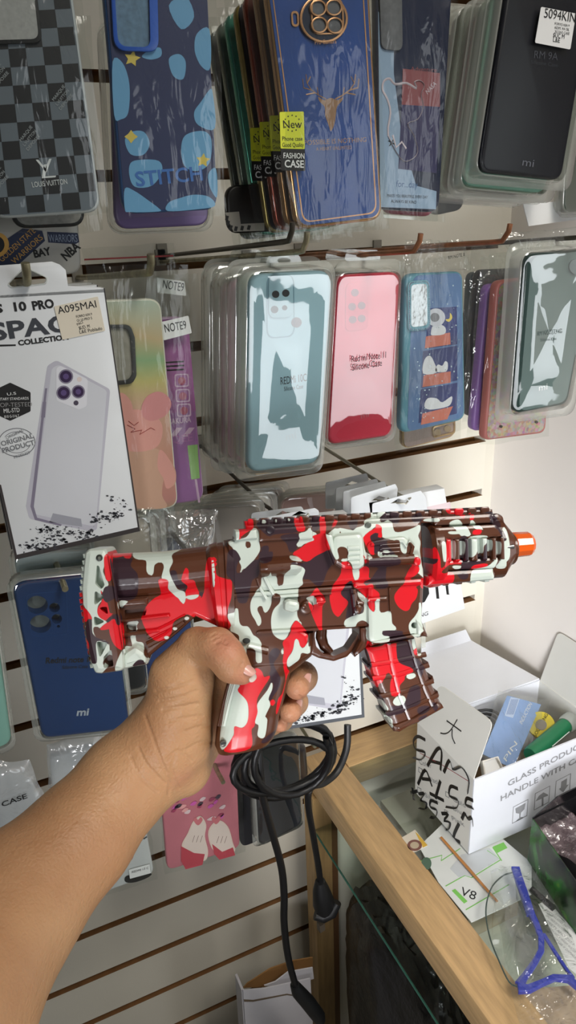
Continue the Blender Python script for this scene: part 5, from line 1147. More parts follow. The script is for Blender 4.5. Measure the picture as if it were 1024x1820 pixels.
P = [p - o for p in spline([np.array(p) for p in path3([(458, 1320, .64), (462, 1370, .63), (468, 1420, .63), (484, 1480, .63), (500, 1540, .63), (505, 1590, .63), (505, 1640, .63), (512, 1700, .63), (526, 1755, .63)])], 6)]
tube('hanging_cable', P, .0047, CAB, t, n=10)
P = [p - o for p in path3([(524, 1750, .63), (530, 1762, .63), (548, 1782, .63), (566, 1806, .63), (570, 1814, .63)])]
tube('plug', P, [.0065, .0095, .0105, .010, .007], pm('0C0D0F', .5), t, n=14)
o = PY(560, 1450, .66); t = thing('power_cable', tuple(o), 'black cable running down the corner post of the counter to an angled plug', 'cable', 'black cables')
P = [p - o for p in spline([np.array(p) for p in path3([(618, 1288, .70), (616, 1330, .69), (600, 1370, .68), (575, 1392, .67), (552, 1400, .66), (548, 1430, .66), (556, 1480, .66), (566, 1540, .67), (570, 1572, .67)])], 6)]
tube('cable', P, .0048, CAB, t, n=10, flat=.7)
P = [p - o for p in path3([(569, 1566, .67), (571, 1582, .67), (576, 1606, .67), (580, 1622, .67)])]
tube('plug', P, [.007, .012, .016, .012], pm('0C0D0F', .5), t, n=14)
P = [p - o for p in path3([(560, 1626, .67), (575, 1630, .665), (590, 1622, .66), (600, 1604, .66)])]
tube('plug_collar', P, [.007, .008, .008, .006], pm('0C0D0F', .5), t, n=12)
tube('socket_tag', [PY(570, 1640, .672) - o, PY(571, 1652, .672) - o], [.006, .006], pm('4A4238', .5), t, n=4)
# black plastic bag: crumpled closed surface
c = np.array([.472, .60, .50]); t = thing('plastic_bag', tuple(c), 'crumpled black plastic bag inside the counter under its wooden side rail', 'bag')
V = []; F = []; nu, nv = 72, 60
for j in range(nv + 1):
    v = j / nv * math.pi
    for i in range(nu):
        a = i / nu * 2 * math.pi; d = np.array([math.sin(v) * math.cos(a), math.sin(v) * math.sin(a), math.cos(v)])
        neck = 1.0 - .18 * max(0, d[2]) ** 3; d = np.sign(d) * np.abs(d) ** .62
        s = 1 + .10 * noise.noise(Vector(d * 2.1)) + .05 * abs(noise.noise(Vector((d[0] * 7, d[1] * 7, d[2] * 2.2)))) + .035 * noise.noise(Vector(d * 14)) + .02 * math.sin(a * 22 + 3 * noise.noise(Vector(d * 3))) * max(0, d[2])
        V.append((d[0] * .068 * neck * s, d[1] * .20 * neck * s, d[2] * .275 * s))
for j in range(nv):
    for i in range(nu): k = (i + 1) % nu; F.append((j * nu + i, j * nu + k, (j + 1) * nu + k, (j + 1) * nu + i)[::-1])
raw('bag_skin', V, F, pm('0E0E10', .28, bump=.9, bscale=70, vary=.1), t, smooth=True).data.shade_smooth()
V = []; F = []
# box on the floor side
fr = qframe([(432, 1752), (552, 1700), (560, 1900), (440, 1960)], .74); t = thing('cardboard_box', fr, 'white cardboard box with torn brown opening, at the bottom beside the corner post', 'box')
gW = pm('BDBCC2', .6, vary=.04)
plate('front_panel', fr.LL([(432, 1760), (470, 1757), (552, 1739), (566, 2010), (452, 2060)], 0), -.002, 0, .0003, gW, t)
plate('inner_liner', fr.LL([(433, 1756), (440, 1748), (480, 1722), (520, 1708), (556, 1702), (556, 1738), (470, 1754)], -.03), -.032, -.03, 0, pm('8A6438', .8), t)
plate('top_flap', fr.LL([(470, 1752), (490, 1745), (512, 1728), (556, 1720), (558, 1740), (500, 1756)], -.01), -.012, -.010, 0, gW, t)
plate('fold_line', fr.LL([(433, 1776), (450, 1777), (510, 1766), (522, 1768), (522, 1770), (510, 1768), (450, 1780), (434, 1780)], 0), 0, .0006, 0, pm('6A5C4C', .7), t)
plate('left_panel', fr.LL([(430, 1762), (434, 1760), (455, 2060), (450, 2060)], 0), -.030, -.002, 0, gW, t)
# ------------------------------------------------------------------ the toy gun
cv = lambda x, y, z: ROT @ np.array([x, y, z], float)          # camera axes (right, down, forward) to world
GF = Frame(CAM + ray(470, 1060) * 0.400, cv(1, -.078, .10), cv(.078, -1, 0.02) * 1.0)
gun = thing('toy_gun', GF, 'toy gun in red, white and brown camouflage with an orange tip', 'toy gun')
NEAR = 0.018
# camouflage patches, traced in several enlarged views: (x offset, y offset, scale)
VW = {1: (130, 960, 6.4), 2: (270, 900, 6.4), 3: (400, 900, 6.4), 4: (370, 1100, 5.12), 5: (540, 890, 6.4), 6: (620, 890, 6.4), 7: (740, 890, 4.6545), 8: (620, 1100, 5.689), 0: (0, 0, 1)}
CAMO = [
 ('W', 1, [(20,60),(400,80),(410,180),(360,190),(360,280),(345,360),(400,480),(400,520),(350,550),(360,650),(300,720),(280,780),(300,860),(380,900),(400,1000),(300,1020),(260,1100),(400,1150),(420,1250),(450,1350),(480,1480),(480,1580),(200,1600),(180,1400),(200,1300),(130,1000),(200,900),(100,700),(20,500)]),
 ('R', 1, [(355,190),(400,165),(430,250),(445,370),(425,460),(380,450),(365,380)]),
 ('R', 1, [(310,560),(340,600),(390,700),(420,850),(400,920),(300,870),(280,780),(330,690)]),
 ('K', 1, [(345,580),(370,530),(450,520),(500,560),(500,640),(400,700),(360,690),(330,620)]),
 ('R', 1, [(400,840),(520,860),(560,1060),(570,1230),(530,1240),(460,1170),(420,1060),(410,950)]),
 ('R', 1, [(310,1000),(400,930),(420,1000),(330,1020)]),
 ('K', 1, [(380,920),(420,870),(510,840),(540,950),(500,960),(470,890),(400,935)]),
 ('R', 1, [(110,780),(160,790),(220,880),(210,900),(150,930),(110,900)]),
 ('R', 1, [(40,620),(110,640),(110,940),(130,1100),(200,1180),(180,1230),(150,1330),(100,1250),(40,900)]),
 ('K', 1, [(170,900),(215,910),(235,1080),(400,1150),(410,1180),(270,1150),(275,1350),(260,1400),(200,1380),(180,1180),(130,1060),(150,960)]),
 ('B', 1, [(340,1500),(480,1380),(500,1500),(480,1580),(320,1570)]),
 ('B', 1, [(235,990),(300,990),(300,1040),(250,1080)]),
 ('K', 1, [(420,210),(500,175),(650,210),(640,300),(720,390),(730,540),(680,680),(500,700),(480,560)]),
 ('R', 1, [(540,200),(620,165),(650,130),(620,220)]), ('R', 1, [(400,120),(650,120),(600,175),(430,210)]),
 ('W', 0, [(230,970),(258,972),(290,970),(325,966),(320,978),(304,987),(306,1000),(300,1016),(308,1036),(315,1050),(328,1056),(328,1074),(320,1077),(315,1066),(298,1056),(297,1034),(286,1030),(290,1010),(287,1002),(280,1001),(273,1006),(271,1021),(265,1024),(259,1016),(257,998),(243,996),(232,990)]),
 ('R', 0, [(280,1033),(289,1030),(298,1034),(298,1050),(312,1064),(330,1082),(345,1090),(330,1096),(308,1108),(303,1130),(291,1143),(270,1140),(255,1120),(249,1100),(258,1080),(272,1066),(284,1058)]),
 ('W', 1, [(510,705),(610,710),(560,760),(530,800)]), ('W', 1, [(600,960),(725,945),(700,1010),(720,1050),(610,1055)]), ('W', 1, [(630,1120),(690,1110),(700,1180),(780,1200),(800,1320),(860,1420),(700,1480),(480,1500),(560,1250),(650,1240)]),
 ('K', 1, [(670,1440),(740,1370),(800,1390),(790,1450),(700,1465)]), ('B', 1, [(340,1390),(400,1320),(470,1380),(460,1460),(380,1440)]),
 ('K', 2, [(200,750),(270,740),(300,850),(400,860),(400,920),(380,990),(290,940),(240,870)]),
 ('R', 2, [(330,850),(370,720),(390,705),(415,740),(420,840),(480,850),(500,920),(540,1000),(590,1000),(600,800),(625,620),(660,580),(720,585),(740,640),(735,780),(860,830),(910,850),(905,1030),(870,1150),(860,1270),(900,1350),(885,1430),(740,1400),(500,1300),(240,1150),(225,1080),(290,1060),(320,1135),(370,1110),(375,990),(400,920)]),
 ('W', 2, [(380,1040),(530,1020),(500,1065),(420,1080)]), ('W', 2, [(680,620),(695,600),(715,700),(715,900),(690,890)]), ('K', 2, [(530,1000),(580,1000),(560,1060)]),
 ('W', 3, [(30,420),(100,380),(240,350),(320,240),(380,280),(390,400),(400,500),(340,600),(260,690),(160,780),(130,760),(100,500)]),
 ('B', 3, [(240,400),(290,410),(290,470),(240,470)]),
 ('K', 3, [(40,510),(120,500),(180,600),(150,640),(180,700),(150,780),(240,700),(360,600),(390,700),(380,800),(310,850),(260,1080),(200,1110),(150,1090),(120,950),(80,850),(20,780),(20,650)]),
 ('B', 3, [(155,640),(185,680),(180,740),(150,770),(130,720)]),
 ('R', 3, [(150,240),(300,250),(200,330),(180,370),(155,370)]), ('W', 3, [(80,280),(155,250),(160,370),(120,380)]),
 ('R', 3, [(225,150),(325,150),(320,260),(225,265)]), ('K', 3, [(380,190),(450,145),(820,130),(820,270),(860,290),(560,320),(500,345),(380,240)]),
 ('R', 3, [(815,120),(900,120),(910,270),(850,285),(810,260)]), ('W', 3, [(425,190),(455,140),(485,190)]), ('W', 3, [(570,175),(600,135),(605,180)]), ('W', 3, [(725,165),(745,125),(765,165)]),
 ('K', 3, [(640,330),(840,310),(850,400),(800,510),(740,520),(700,420),(650,380)]), ('K', 3, [(420,460),(500,450),(500,520),(550,520),(520,620),(400,640),(390,530),(415,520)]),
 ('W', 3, [(840,310),(930,280),(965,205),(980,270),(1024,290),(1060,340),(1024,400),(900,430),(860,470),(815,440),(850,380)]),
 ('W', 3, [(745,560),(870,585),(935,625),(850,625),(750,605)]),
 ('K', 0, [(520,998),(540,1000),(563,988),(581,976),(594,996),(583,1015),(573,1040),(563,1041),(550,1030),(538,1030),(537,1012),(530,1003),(516,1004)]),
 ('R', 0, [(520,984),(534,975),(547,965),(560,960),(556,953),(577,949),(583,965),(584,977),(563,988),(549,998),(540,997),(530,990)]),
 ('W', 3, [(740,660),(830,670),(910,710),(910,760),(885,830),(890,890),(840,940),(835,1080),(830,1250),(880,1340),(880,1370),(840,1350),(815,1300),(760,1370),(720,1480),(670,1530),(590,1500),(540,1430),(530,1290),(560,1180),(630,1100),(630,1020),(580,990),(540,1020),(530,1120),(490,1200),(450,1215),(430,1150),(400,1140),(370,1180),(410,1270),(415,1340),(380,1370),(350,1310),(300,1220),(295,1100),(350,980),(410,900),(420,810),(490,795),(520,735),(530,790),(590,800),(600,890),(630,910),(665,880),(680,770),(735,710)]),
 ('R', 4, [(805,15),(870,80),(905,130),(905,200),(870,260),(830,240),(820,190),(790,190),(770,280),(720,370),(720,450),(745,490),(720,560),(690,700),(640,870),(620,860),(640,740),(680,690),(710,560),(690,460),(680,380),(690,280),(680,210),(740,150),(760,70)]),
 ('W', 3, [(20,1240),(105,1210),(115,1175),(150,1175),(165,1320),(200,1370),(270,1380),(330,1480),(390,1520),(410,1600),(200,1560),(150,1470),(45,1420),(70,1360)]),
 ('W', 4, [(290,150),(385,140),(460,180),(480,240),(490,380),(460,405),(435,380),(430,290),(390,260),(350,280),(350,390),(320,390),(290,240)]),
 ('W', 4, [(790,190),(820,190),(840,250),(870,265),(910,210),(915,250),(940,255),(940,285),(915,320),(850,310),(830,370),(760,430),(725,440),(720,370),(770,290)]),
 ('W', 4, [(665,290),(684,260),(686,330),(670,320)]),
 ('K', 4, [(550,340),(580,280),(620,265),(655,290),(640,340),(600,400),(610,450),(660,540),(655,620),(600,700),(570,745),(545,720),(590,640),(590,580),(550,520),(570,460)]),
 ('R', 4, [(410,470),(450,450),(490,480),(510,530),(550,520),(560,540),(450,720),(450,850),(420,980),(395,1010),(385,1180),(150,1220),(200,1100),(235,1060),(235,980),(320,990),(365,900),(365,790),(340,730),(270,660),(300,600)]),
 ('W', 4, [(200,600),(290,610),(270,660),(340,730),(365,800),(360,930),(310,990),(240,980),(230,1060),(150,1190),(110,1180),(120,1000)]),
 ('K', 4, [(460,730),(560,570),(570,590),(480,700)]),
 ('W', 4, [(580,575),(585,640),(550,730),(570,780),(520,890),(540,920),(515,1080),(450,1065),(460,970),(425,945),(450,850),(450,770),(540,650)]),
 ('R', 4, [(570,745),(600,740),(612,770),(590,795),(568,780)]), ('K', 4, [(490,1110),(600,1040),(625,1060),(560,1120),(500,1140)]),
 ('K', 5, [(90,240),(130,180),(215,180),(190,300),(130,355),(100,340)]), ('R', 5, [(215,180),(270,180),(255,350),(240,410),(200,400),(190,300)]), ('R', 5, [(325,300),(360,240),(410,195),(400,250),(350,300)]),
 ('W', 5, [(240,385),(280,390),(300,360),(350,320),(390,310),(410,370),(430,360),(410,310),(540,330),(590,310),(690,280),(720,220),(800,190),(810,130),(880,130),(980,120),(900,200),(905,250),(1000,250),(1050,440),(950,430),(890,400),(890,290),(830,290),(760,350),(690,410),(690,490),(710,580),(760,620),(760,660),(700,680),(690,750),(650,770),(560,780),(540,730),(490,650),(500,600),(480,540),(420,520),(375,550),(390,620),(390,660),(350,660),(300,560)]),
 ('K', 5, [(520,240),(640,215),(590,320),(545,330)]),
 ('R', 5, [(420,660),(490,690),(520,730),(560,790),(570,870),(640,870),(640,790),(700,730),(670,630),(690,620),(750,760),(745,880),(770,890),(680,940),(570,940),(550,910),(500,940),(440,1030),(440,1080),(520,1160),(440,1290),(400,1330),(340,1270),(305,1120),(320,1020),(350,950),(430,820)]),
 ('W', 5, [(560,785),(635,785),(635,880),(605,910),(580,890)]), ('W', 5, [(420,660),(490,660),(490,685),(430,688)]),
 ('K', 6, [(260,890),(300,830),(360,760),(430,740),(430,880),(440,990),(320,1000),(290,950),(240,940),(180,960),(170,930)]),
 ('K', 5, [(440,1030),(500,950),(560,910),(560,1000),(600,1280),(680,1200),(690,1260),(660,1300),(590,1310),(540,1390),(490,1370),(500,1260),(520,1160),(450,1090)]),
 ('R', 5, [(570,940),(680,940),(700,965),(770,940),(800,1000),(860,1050),(860,1110),(810,1140),(810,1240),(790,1265),(750,1230),(720,1110),(620,1010),(570,980)]),
 ('W', 5, [(625,1040),(700,1090),(730,1130),(735,1200),(790,1265),(815,1240),(815,1130),(860,1120),(865,1250),(900,1275),(990,1260),(1010,1400),(1050,1440),(1050,1600),(750,1600),(720,1450),(500,1450),(480,1370),(590,1310),(690,1280),(690,1170),(640,1110)]),
 ('B', 5, [(620,1400),(680,1370),(740,1400),(740,1450),(620,1450)]),
 ('R', 5, [(100,1050),(150,990),(190,1040),(250,1110),(240,1180),(220,1220),(215,1480),(180,1480),(60,1200),(60,1160),(40,1120)]), ('W', 5, [(40,1110),(130,1090),(125,1200),(60,1150)]),
 ('R', 6, [(170,420),(240,350),(310,310),(320,265),(370,285),(385,320),(385,420),(330,410),(350,350),(250,410),(280,490),(290,540),(290,610),(240,600),(190,480)]),
 ('K', 6, [(250,410),(300,370),(360,350),(330,410),(430,440),(430,500),(540,620),(520,640),(340,640),(330,600),(290,600),(285,500)]), ('W', 6, [(330,575),(375,600),(370,650),(335,640)]), ('W', 6, [(390,565),(460,565),(455,590),(390,590)]), ('W', 6, [(400,615),(535,615),(530,640),(400,640)]),
 ('W', 6, [(510,290),(530,350),(600,355),(740,310),(820,270),(830,330),(800,400),(830,470),(820,560),(830,640),(850,760),(880,780),(940,780),(920,890),(880,890),(830,850),(790,830),(810,780),(790,650),(730,640),(745,560),(740,500),(690,470),(660,490),(655,590),(620,600),(590,560),(570,460),(520,435),(400,420),(385,290),(400,240),(480,215),(510,260)]),
 ('K', 6, [(390,220),(400,190),(480,130),(600,130),(620,190),(570,260),(510,250),(480,215),(410,245)]), ('K', 6, [(750,250),(760,180),(870,130),(880,200),(830,250)]), ('W', 6, [(880,230),(910,205),(1040,200),(1040,240)]),
 ('K', 6, [(220,690),(250,655),(540,640),(540,740),(220,755)]), ('R', 6, [(725,645),(780,640),(800,690),(770,745),(730,745)]),
 ('R', 6, [(690,790),(730,745),(790,740),(815,790),(770,850),(700,900),(840,890),(850,940),(770,980),(790,1020),(770,1110),(720,1170),(690,1240),(640,1255),(570,1210),(525,1130),(530,1060),(600,970),(640,900)]),
 ('W', 6, [(800,1170),(830,1180),(850,1480),(830,1570),(770,1570),(700,1500),(690,1400),(760,1310),(800,1230)]), ('B', 6, [(820,1500),(870,1490),(900,1560),(820,1570)]),
 ('K', 6, [(380,1500),(410,1480),(600,1480),(620,1520),(660,1560),(640,1620),(470,1620),(470,1550),(400,1535)]),
 ('R', 7, [(245,330),(270,318),(295,335),(292,480),(370,480),(385,520),(280,530),(230,560),(210,600),(318,600),(312,690),(200,730),(60,730),(50,650),(110,640),(125,560),(120,480),(140,390),(160,390),(190,480),(200,560),(240,500)]),
 ('K', 6, [(835,650),(900,660),(990,660),(970,710),(920,720),(850,700)]),
 ('R', 7, [(305,60),(450,55),(440,110),(410,150),(380,110),(320,105)]), ('R', 7, [(470,155),(480,120),(510,95),(500,160)]),
 ('W', 7, [(300,190),(340,160),(390,165),(450,260),(450,290),(390,300),(350,260)]), ('W', 7, [(475,170),(500,165),(555,230),(550,240),(490,230)]), ('R', 7, [(470,260),(490,240),(545,240),(540,275),(480,280)]),
 ('W', 7, [(440,310),(590,290),(585,340),(540,380),(510,400),(480,450),(440,460)]), ('W', 7, [(275,255),(350,255),(350,275),(280,275)]), ('W', 7, [(305,540),(375,540),(365,565),(320,565)]),
 ('K', 7, [(370,310),(430,310),(440,490),(520,480),(530,440),(560,500),(480,560),(430,590),(380,590),(380,500)]), ('K', 7, [(560,380),(590,350),(590,500),(550,500)]),
 ('W', 7, [(205,350),(240,350),(240,500),(215,490)]), ('W', 7, [(300,340),(320,340),(320,480),(300,470)]), ('W', 7, [(370,340),(400,345),(395,450),(375,450)]), ('W', 7, [(597,330),(625,330),(622,415),(600,415)]), ('W', 7, [(672,345),(697,345),(694,440),(675,440)]), ('W', 7, [(520,320),(550,320),(548,430),(525,430)]),
 ('R', 7, [(480,535),(590,520),(580,550),(470,570)]), ('W', 7, [(480,580),(600,540),(660,480),(670,460),(680,500),(650,580),(660,680),(480,690)]), ('K', 7, [(360,600),(440,600),(435,650),(390,655),(360,630)]),
 ('K', 7, [(630,100),(720,100),(745,180),(720,235),(660,225)]), ('W', 7, [(700,500),(760,480),(770,560),(690,560)]), ('W', 7, [(745,240),(780,250),(800,460),(740,500)]), ('K', 7, [(680,230),(740,240),(770,320),(740,330)]), ('W', 7, [(640,150),(660,150),(640,160)]),
 ('R', 8, [(185,220),(215,230),(230,290),(340,280),(380,250),(410,265),(495,255),(490,350),(500,420),(540,460),(640,500),(645,545),(575,580),(570,620),(520,680),(520,750),(480,790),(430,770),(425,650),(440,590),(400,545),(370,590),(340,650),(310,660),(300,710),(240,600),(230,430),(180,310)]),
 ('K', 8, [(150,300),(190,320),(230,440),(240,620),(300,720),(330,780),(380,850),(340,850),(240,740),(200,580),(150,420)]), ('K', 8, [(495,250),(620,240),(650,380),(700,400),(760,480),(770,510),(740,590),(700,560),(640,500),(540,460),(500,410)]),
 ('W', 8, [(640,220),(690,215),(710,300),(660,320)]), ('R', 8, [(655,330),(700,300),(725,330),(690,380)]), ('W', 8, [(700,350),(735,340),(730,370),(700,375)]),
 ('W', 8, [(580,580),(620,560),(670,555),(680,590),(620,615)]), ('K', 8, [(620,700),(700,670),(730,730),(720,860),(600,910),(550,960),(430,990),(480,1030),(340,960),(420,940),(430,880),(500,885),(570,850),(600,770)]), ('W', 8, [(450,850),(490,790),(550,780),(580,810),(570,850),(500,885)]),
 ('W', 8, [(290,860),(340,850),(350,830),(380,870),(410,920),(380,950),(350,950),(440,1020),(450,1060),(440,1130),(380,1110),(340,990)]), ('R', 8, [(200,740),(240,730),(290,850),(320,940),(380,1110),(300,1080),(300,980),(250,880)]),
 ('K', 8, [(700,910),(780,880),(820,910),(720,970)]), ('K', 8, [(700,1000),(790,960),(780,1000),(720,1030)]), ('K', 8, [(840,850),(880,850),(900,900),(880,940),(840,890)]),
]
CP = []
for c, v, pts in CAMO:
    ox, oy, s = VW[v]
    px = [(ox + x / s, oy + y / s) for x, y in pts]
    nn = {1: .018, 7: .020, 8: .013, 4: .015}.get(v, NEAR)
    L_ = np.array(GF.LL(catm(px, 4), nn)); CP.append((c, L_, L_.min(0) - .004, L_.max(0) + .004))
def camo_fields(uv):
    n = len(uv); f = {k: np.full(n, -.01) for k in 'WRK'}
    for c, P, lo, hi in CP:
        ix = np.where((uv[:, 0] > lo[0]) & (uv[:, 0] < hi[0]) & (uv[:, 1] > lo[1]) & (uv[:, 1] < hi[1]))[0]
        if not len(ix): continue
        q = uv[ix]; A = P; B = np.roll(P, -1, axis=0); d = np.full(len(ix), 1e9); ins = np.zeros(len(ix), bool)
        for a, b in zip(A, B):
            ab = b - a; t_ = np.clip(((q - a) @ ab) / max(ab @ ab, 1e-14), 0, 1); r = q - a - t_[:, None] * ab
            d = np.minimum(d, np.hypot(r[:, 0], r[:, 1]))
            cr = (a[1] > q[:, 1]) != (b[1] > q[:, 1])
            ins ^= cr & (q[:, 0] < (b[0] - a[0]) * (q[:, 1] - a[1]) / (b[1] - a[1] + 1e-15) + a[0])
        s = np.where(ins, d, -d)
        for k in 'WRK': f[k][ix] = np.maximum(f[k][ix], s) if k == c else np.minimum(f[k][ix], -s)
    return f
cm, nt, N_, L_ = newmat('camouflage_plastic'); bsd = N_['Principled BSDF']; bsd.inputs['Roughness'].default_value = .33; bsd.inputs['Coat Weight'].default_value = .25; bsd.inputs['Coat Roughness'].default_value = .15
prev = None; base = lin('552F1C')
for k, col in (('W', 'CBD6CC'), ('R', 'D8101E'), ('K', '35222A')):
    at = N_.new('ShaderNodeAttribute'); at.attribute_name = 'patch_' + {'W': 'white', 'R': 'red', 'K': 'dark'}[k]
    mr_ = N_.new('ShaderNodeMapRange'); mr_.inputs['From Min'].default_value = -.00012; mr_.inputs['From Max'].default_value = .00012; L_.new(at.outputs['Fac'], mr_.inputs['Value'])
    mx_ = N_.new('ShaderNodeMixRGB'); L_.new(mr_.outputs[0], mx_.inputs[0]); mx_.inputs[2].default_value = lin(col)
    if prev is None: mx_.inputs[1].default_value = base
    else: L_.new(prev.outputs[0], mx_.inputs[1])
    prev = mx_
L_.new(prev.outputs[0], bsd.inputs['Base Color'])
nz = N_.new('ShaderNodeTexNoise'); nz.inputs['Scale'].default_value = 900; bpn = N_.new('ShaderNodeBump'); bpn.inputs['Strength'].default_value = .04; L_.new(nz.outputs[0], bpn.inputs['Height']); L_.new(bpn.outputs[0], bsd.inputs['Normal'])
def gpart(name, datas, L=.0018, bevel=0, parent=None):
    """join data pieces, refine, attach camouflage fields"""
    bm = bmesh.new()
    for V, F in datas:
        vs = [bm.verts.new(tuple(map(float, v))) for v in V]
        for f in F:
            try: bm.faces.new([vs[i] for i in f])
            except ValueError: pass
    bmesh.ops.recalc_face_normals(bm, faces=bm.faces)
    sharp = [e for e in bm.edges if len(e.link_faces) == 2 and e.calc_face_angle(0) > math.radians(38)]
    for e in bm.edges: e.smooth = True
    for e in sharp: e.smooth = False
    bmesh.ops.triangulate(bm, faces=bm.faces)
    for it in range(9):
        es = [e for e in bm.edges if e.calc_length() > L]
        if not es: break
        bmesh.ops.subdivide_edges(bm, edges=es, cuts=1); bmesh.ops.triangulate(bm, faces=[f for f in bm.faces if len(f.verts) > 3])
    me = bpy.data.meshes.new(name); bm.to_mesh(me); bm.free()
    n = len(me.vertices); co = np.empty(n * 3); me.vertices.foreach_get('co', co); co = co.reshape(-1, 3)
    f = camo_fields(co[:, :2])
    for k, nm in (('W', 'patch_white'), ('R', 'patch_red'), ('K', 'patch_dark')):
        a = me.attributes.new(nm, 'FLOAT', 'POINT'); a.data.foreach_set('value', f[k].astype(np.float32))
    me.materials.append(cm); me.shade_smooth(); me.set_sharp_from_angle(angle=math.radians(38))
    return obj(name, me, None, parent or gun)
def GP_(pts, n, r=.0, seg=3): return rpoly(GF.LL(pts, n), r, seg) if r else GF.LL(pts, n)
def gplate(pts, t, bev=.0015, r=.0, holes=(), t0=None, hr=.001):
    return plate_data(GP_(pts, t, r), -t if t0 is None else t0, t, bev, [GP_(h, t, hr) for h in holes])
def loft(secs, K=28, e=2.4):
    """secs: (pixel a, pixel b, half thickness[, exponent]) cross sections spanning a to b"""
    V = []; F = []
    for s in secs:
        a = np.array(GF.L(*s[0], 0)); b = np.array(GF.L(*s[1], 0)); c = (a + b) / 2; h = (b - a) / 2; ex = s[3] if len(s) > 3 else e
        for k in range(K):
            th = 2 * math.pi * k / K; C, S = math.cos(th), math.sin(th)
            x = math.copysign(abs(C) ** (2 / ex), C); z = math.copysign(abs(S) ** (2 / ex), S)
            p = c + h * x; V.append((p[0], p[1], s[2] * z))
    m = len(secs)
    for i in range(m - 1):
        for k in range(K): l = (k + 1) % K; F.append((i * K + k, i * K + l, (i + 1) * K + l, (i + 1) * K + k))
    F += [tuple(range(K - 1, -1, -1)), tuple((m - 1) * K + k for k in range(K))]
    return V, F
def gtube(pts, n, r, k=8, flat=1.0, closed=False): return tube_data([tuple(GF.L(x, y, n)) + (n,) for x, y in pts], r, k, closed, flat)

# stock
gpart('stock_tube', [loft([((198, 984), (205, 1070), .0135), ((290, 980), (290, 1062), .0135), ((372, 970), (378, 1050), .0135)], e=2.2)])
gpart('stock_web', [gplate([(204, 1062), (290, 1056), (376, 1036), (398, 1112), (386, 1114), (348, 1096), (320, 1122), (268, 1165), (262, 1182), (213, 1190)], .010, .002,
      holes=[[(221, 1084), (262, 1080), (258, 1094), (222, 1101)], [(224, 1110), (243, 1108), (242, 1124), (225, 1126)]]),
      gplate([(206, 1066), (262, 1062), (262, 1075), (208, 1080)], .0125, .001, t0=.008), gplate([(208, 1102), (300, 1092), (302, 1097), (209, 1108)], .0125, .001, t0=.008), gplate([(213, 1126), (282, 1118), (284, 1124), (214, 1134)], .0125, .001, t0=.008),
      gplate([(222, 1160), (240, 1148), (258, 1160), (264, 1180), (216, 1192), (214, 1172)], .0155, .003, t0=.0, r=.003), gtube([(262, 1130), (300, 1112), (330, 1096)], .010, .0018), gtube([(262, 1146), (296, 1128), (326, 1104)], .010, .0018)])
gpart('stock_web_floor', [gplate([(216, 1078), (268, 1074), (264, 1130), (222, 1134)], .006, .0)])
for x, y in ((332, 1099), (311, 1117), (296, 1133)): plate('web_peg', GF.LL(circ(x, y, 4.5, 12, 3.2), .011), .009, .0118, .0004, pm('D0D6CE', .4), gun)
butt = [(150, 982), (157, 976), (186, 975), (193, 988), (203, 1040), (212, 1105), (219, 1155), (221, 1190), (214, 1194), (180, 1199), (168, 1198), (160, 1180), (151, 1140), (145, 1090), (144, 1045), (147, 1010)]
pk = [[(172, 1005), (176, 1006), (186, 1040), (180, 1048), (169, 1038)], [(168, 1049), (186, 1061), (167, 1078)], [(174, 1080), (190, 1078), (193, 1094)], [(166, 1094), (188, 1105), (168, 1113)], [(171, 1140), (192, 1142), (177, 1172)], [(184, 1168), (198, 1152), (202, 1184), (184, 1188)]]
gpart('butt_cap', [gplate(butt, .019, .003, r=.002, holes=pk)])
gpart('butt_pocket_floor', [gplate([(162, 995), (192, 1000), (212, 1185), (176, 1190), (160, 1100)], .013, 0)])
teeth = []
for k in range(18):
    y = 985 + k * 11.5; x = 150 - 8.5 * math.sin(min(1, (y - 980) / 110) * 1.57) + max(0, (y - 1060)) * .165
    teeth.append(gplate([(x - 3, y), (x + 5, y - 1), (x + 6, y + 7), (x - 1.5, y + 8)], .016, .0012))
gpart('butt_pad', teeth)
plate('butt_screw', GF.LL(circ(176.5, 991.5, 6, 18), .0195), .0185, .0196, .0003, pm('3A3E38', .4, metal=.4), gun); plate('screw_socket', GF.LL(circ(176.5, 991.5, 2.6, 8), .02), .0196, .0199, 0, pm('66695E', .4), gun)
gpart('stock_edge_seam', [gtube([(194, 988), (203, 1040), (213, 1110), (221, 1160)], .0185, .0007, 6)])
# collar
gpart('collar', [loft([((366, 974), (384, 1110), .0150), ((372, 968), (390, 1115), .0175), ((384, 963), (398, 1119), .0175), ((386, 965), (399, 1118), .0165), ((396, 963), (404, 1120), .0165), ((398, 960), (406, 1122), .0180), ((414, 959), (416, 1124), .0180)], e=3.2)])
# upper receiver
gpart('upper_receiver', [gplate([(404, 962), (415, 960), (417, 942), (440, 940), (600, 931), (751, 924), (756, 1032), (600, 1042), (404, 1058)], .0165, .003),
      loft([((458, 981), (460, 1030), .0215), ((468, 980), (470, 1030), .0225), ((520, 976), (522, 1026), .0225), ((528, 980), (530, 1020), .0200)], e=2.0),
      gplate([(418, 945), (456, 941), (458, 957), (419, 961)], .0185, .001), gplate([(460, 940), (556, 934), (556, 958), (461, 963)], .0182, .001, t0=0)])
gpart('port_panel', [gplate([(592, 952), (645, 948), (650, 1004), (640, 1012), (612, 1013), (592, 1000)], .0200, .002, r=.003), gplate([(578, 948), (592, 950), (600, 1000), (594, 1006), (580, 968)], .0215, .002)] + [gplate([(618, 971 + 9 * k), (640, 970 + 9 * k), (641, 977 + 9 * k), (618, 978 + 9 * k)], .0208, .0006) for k in range(4)])
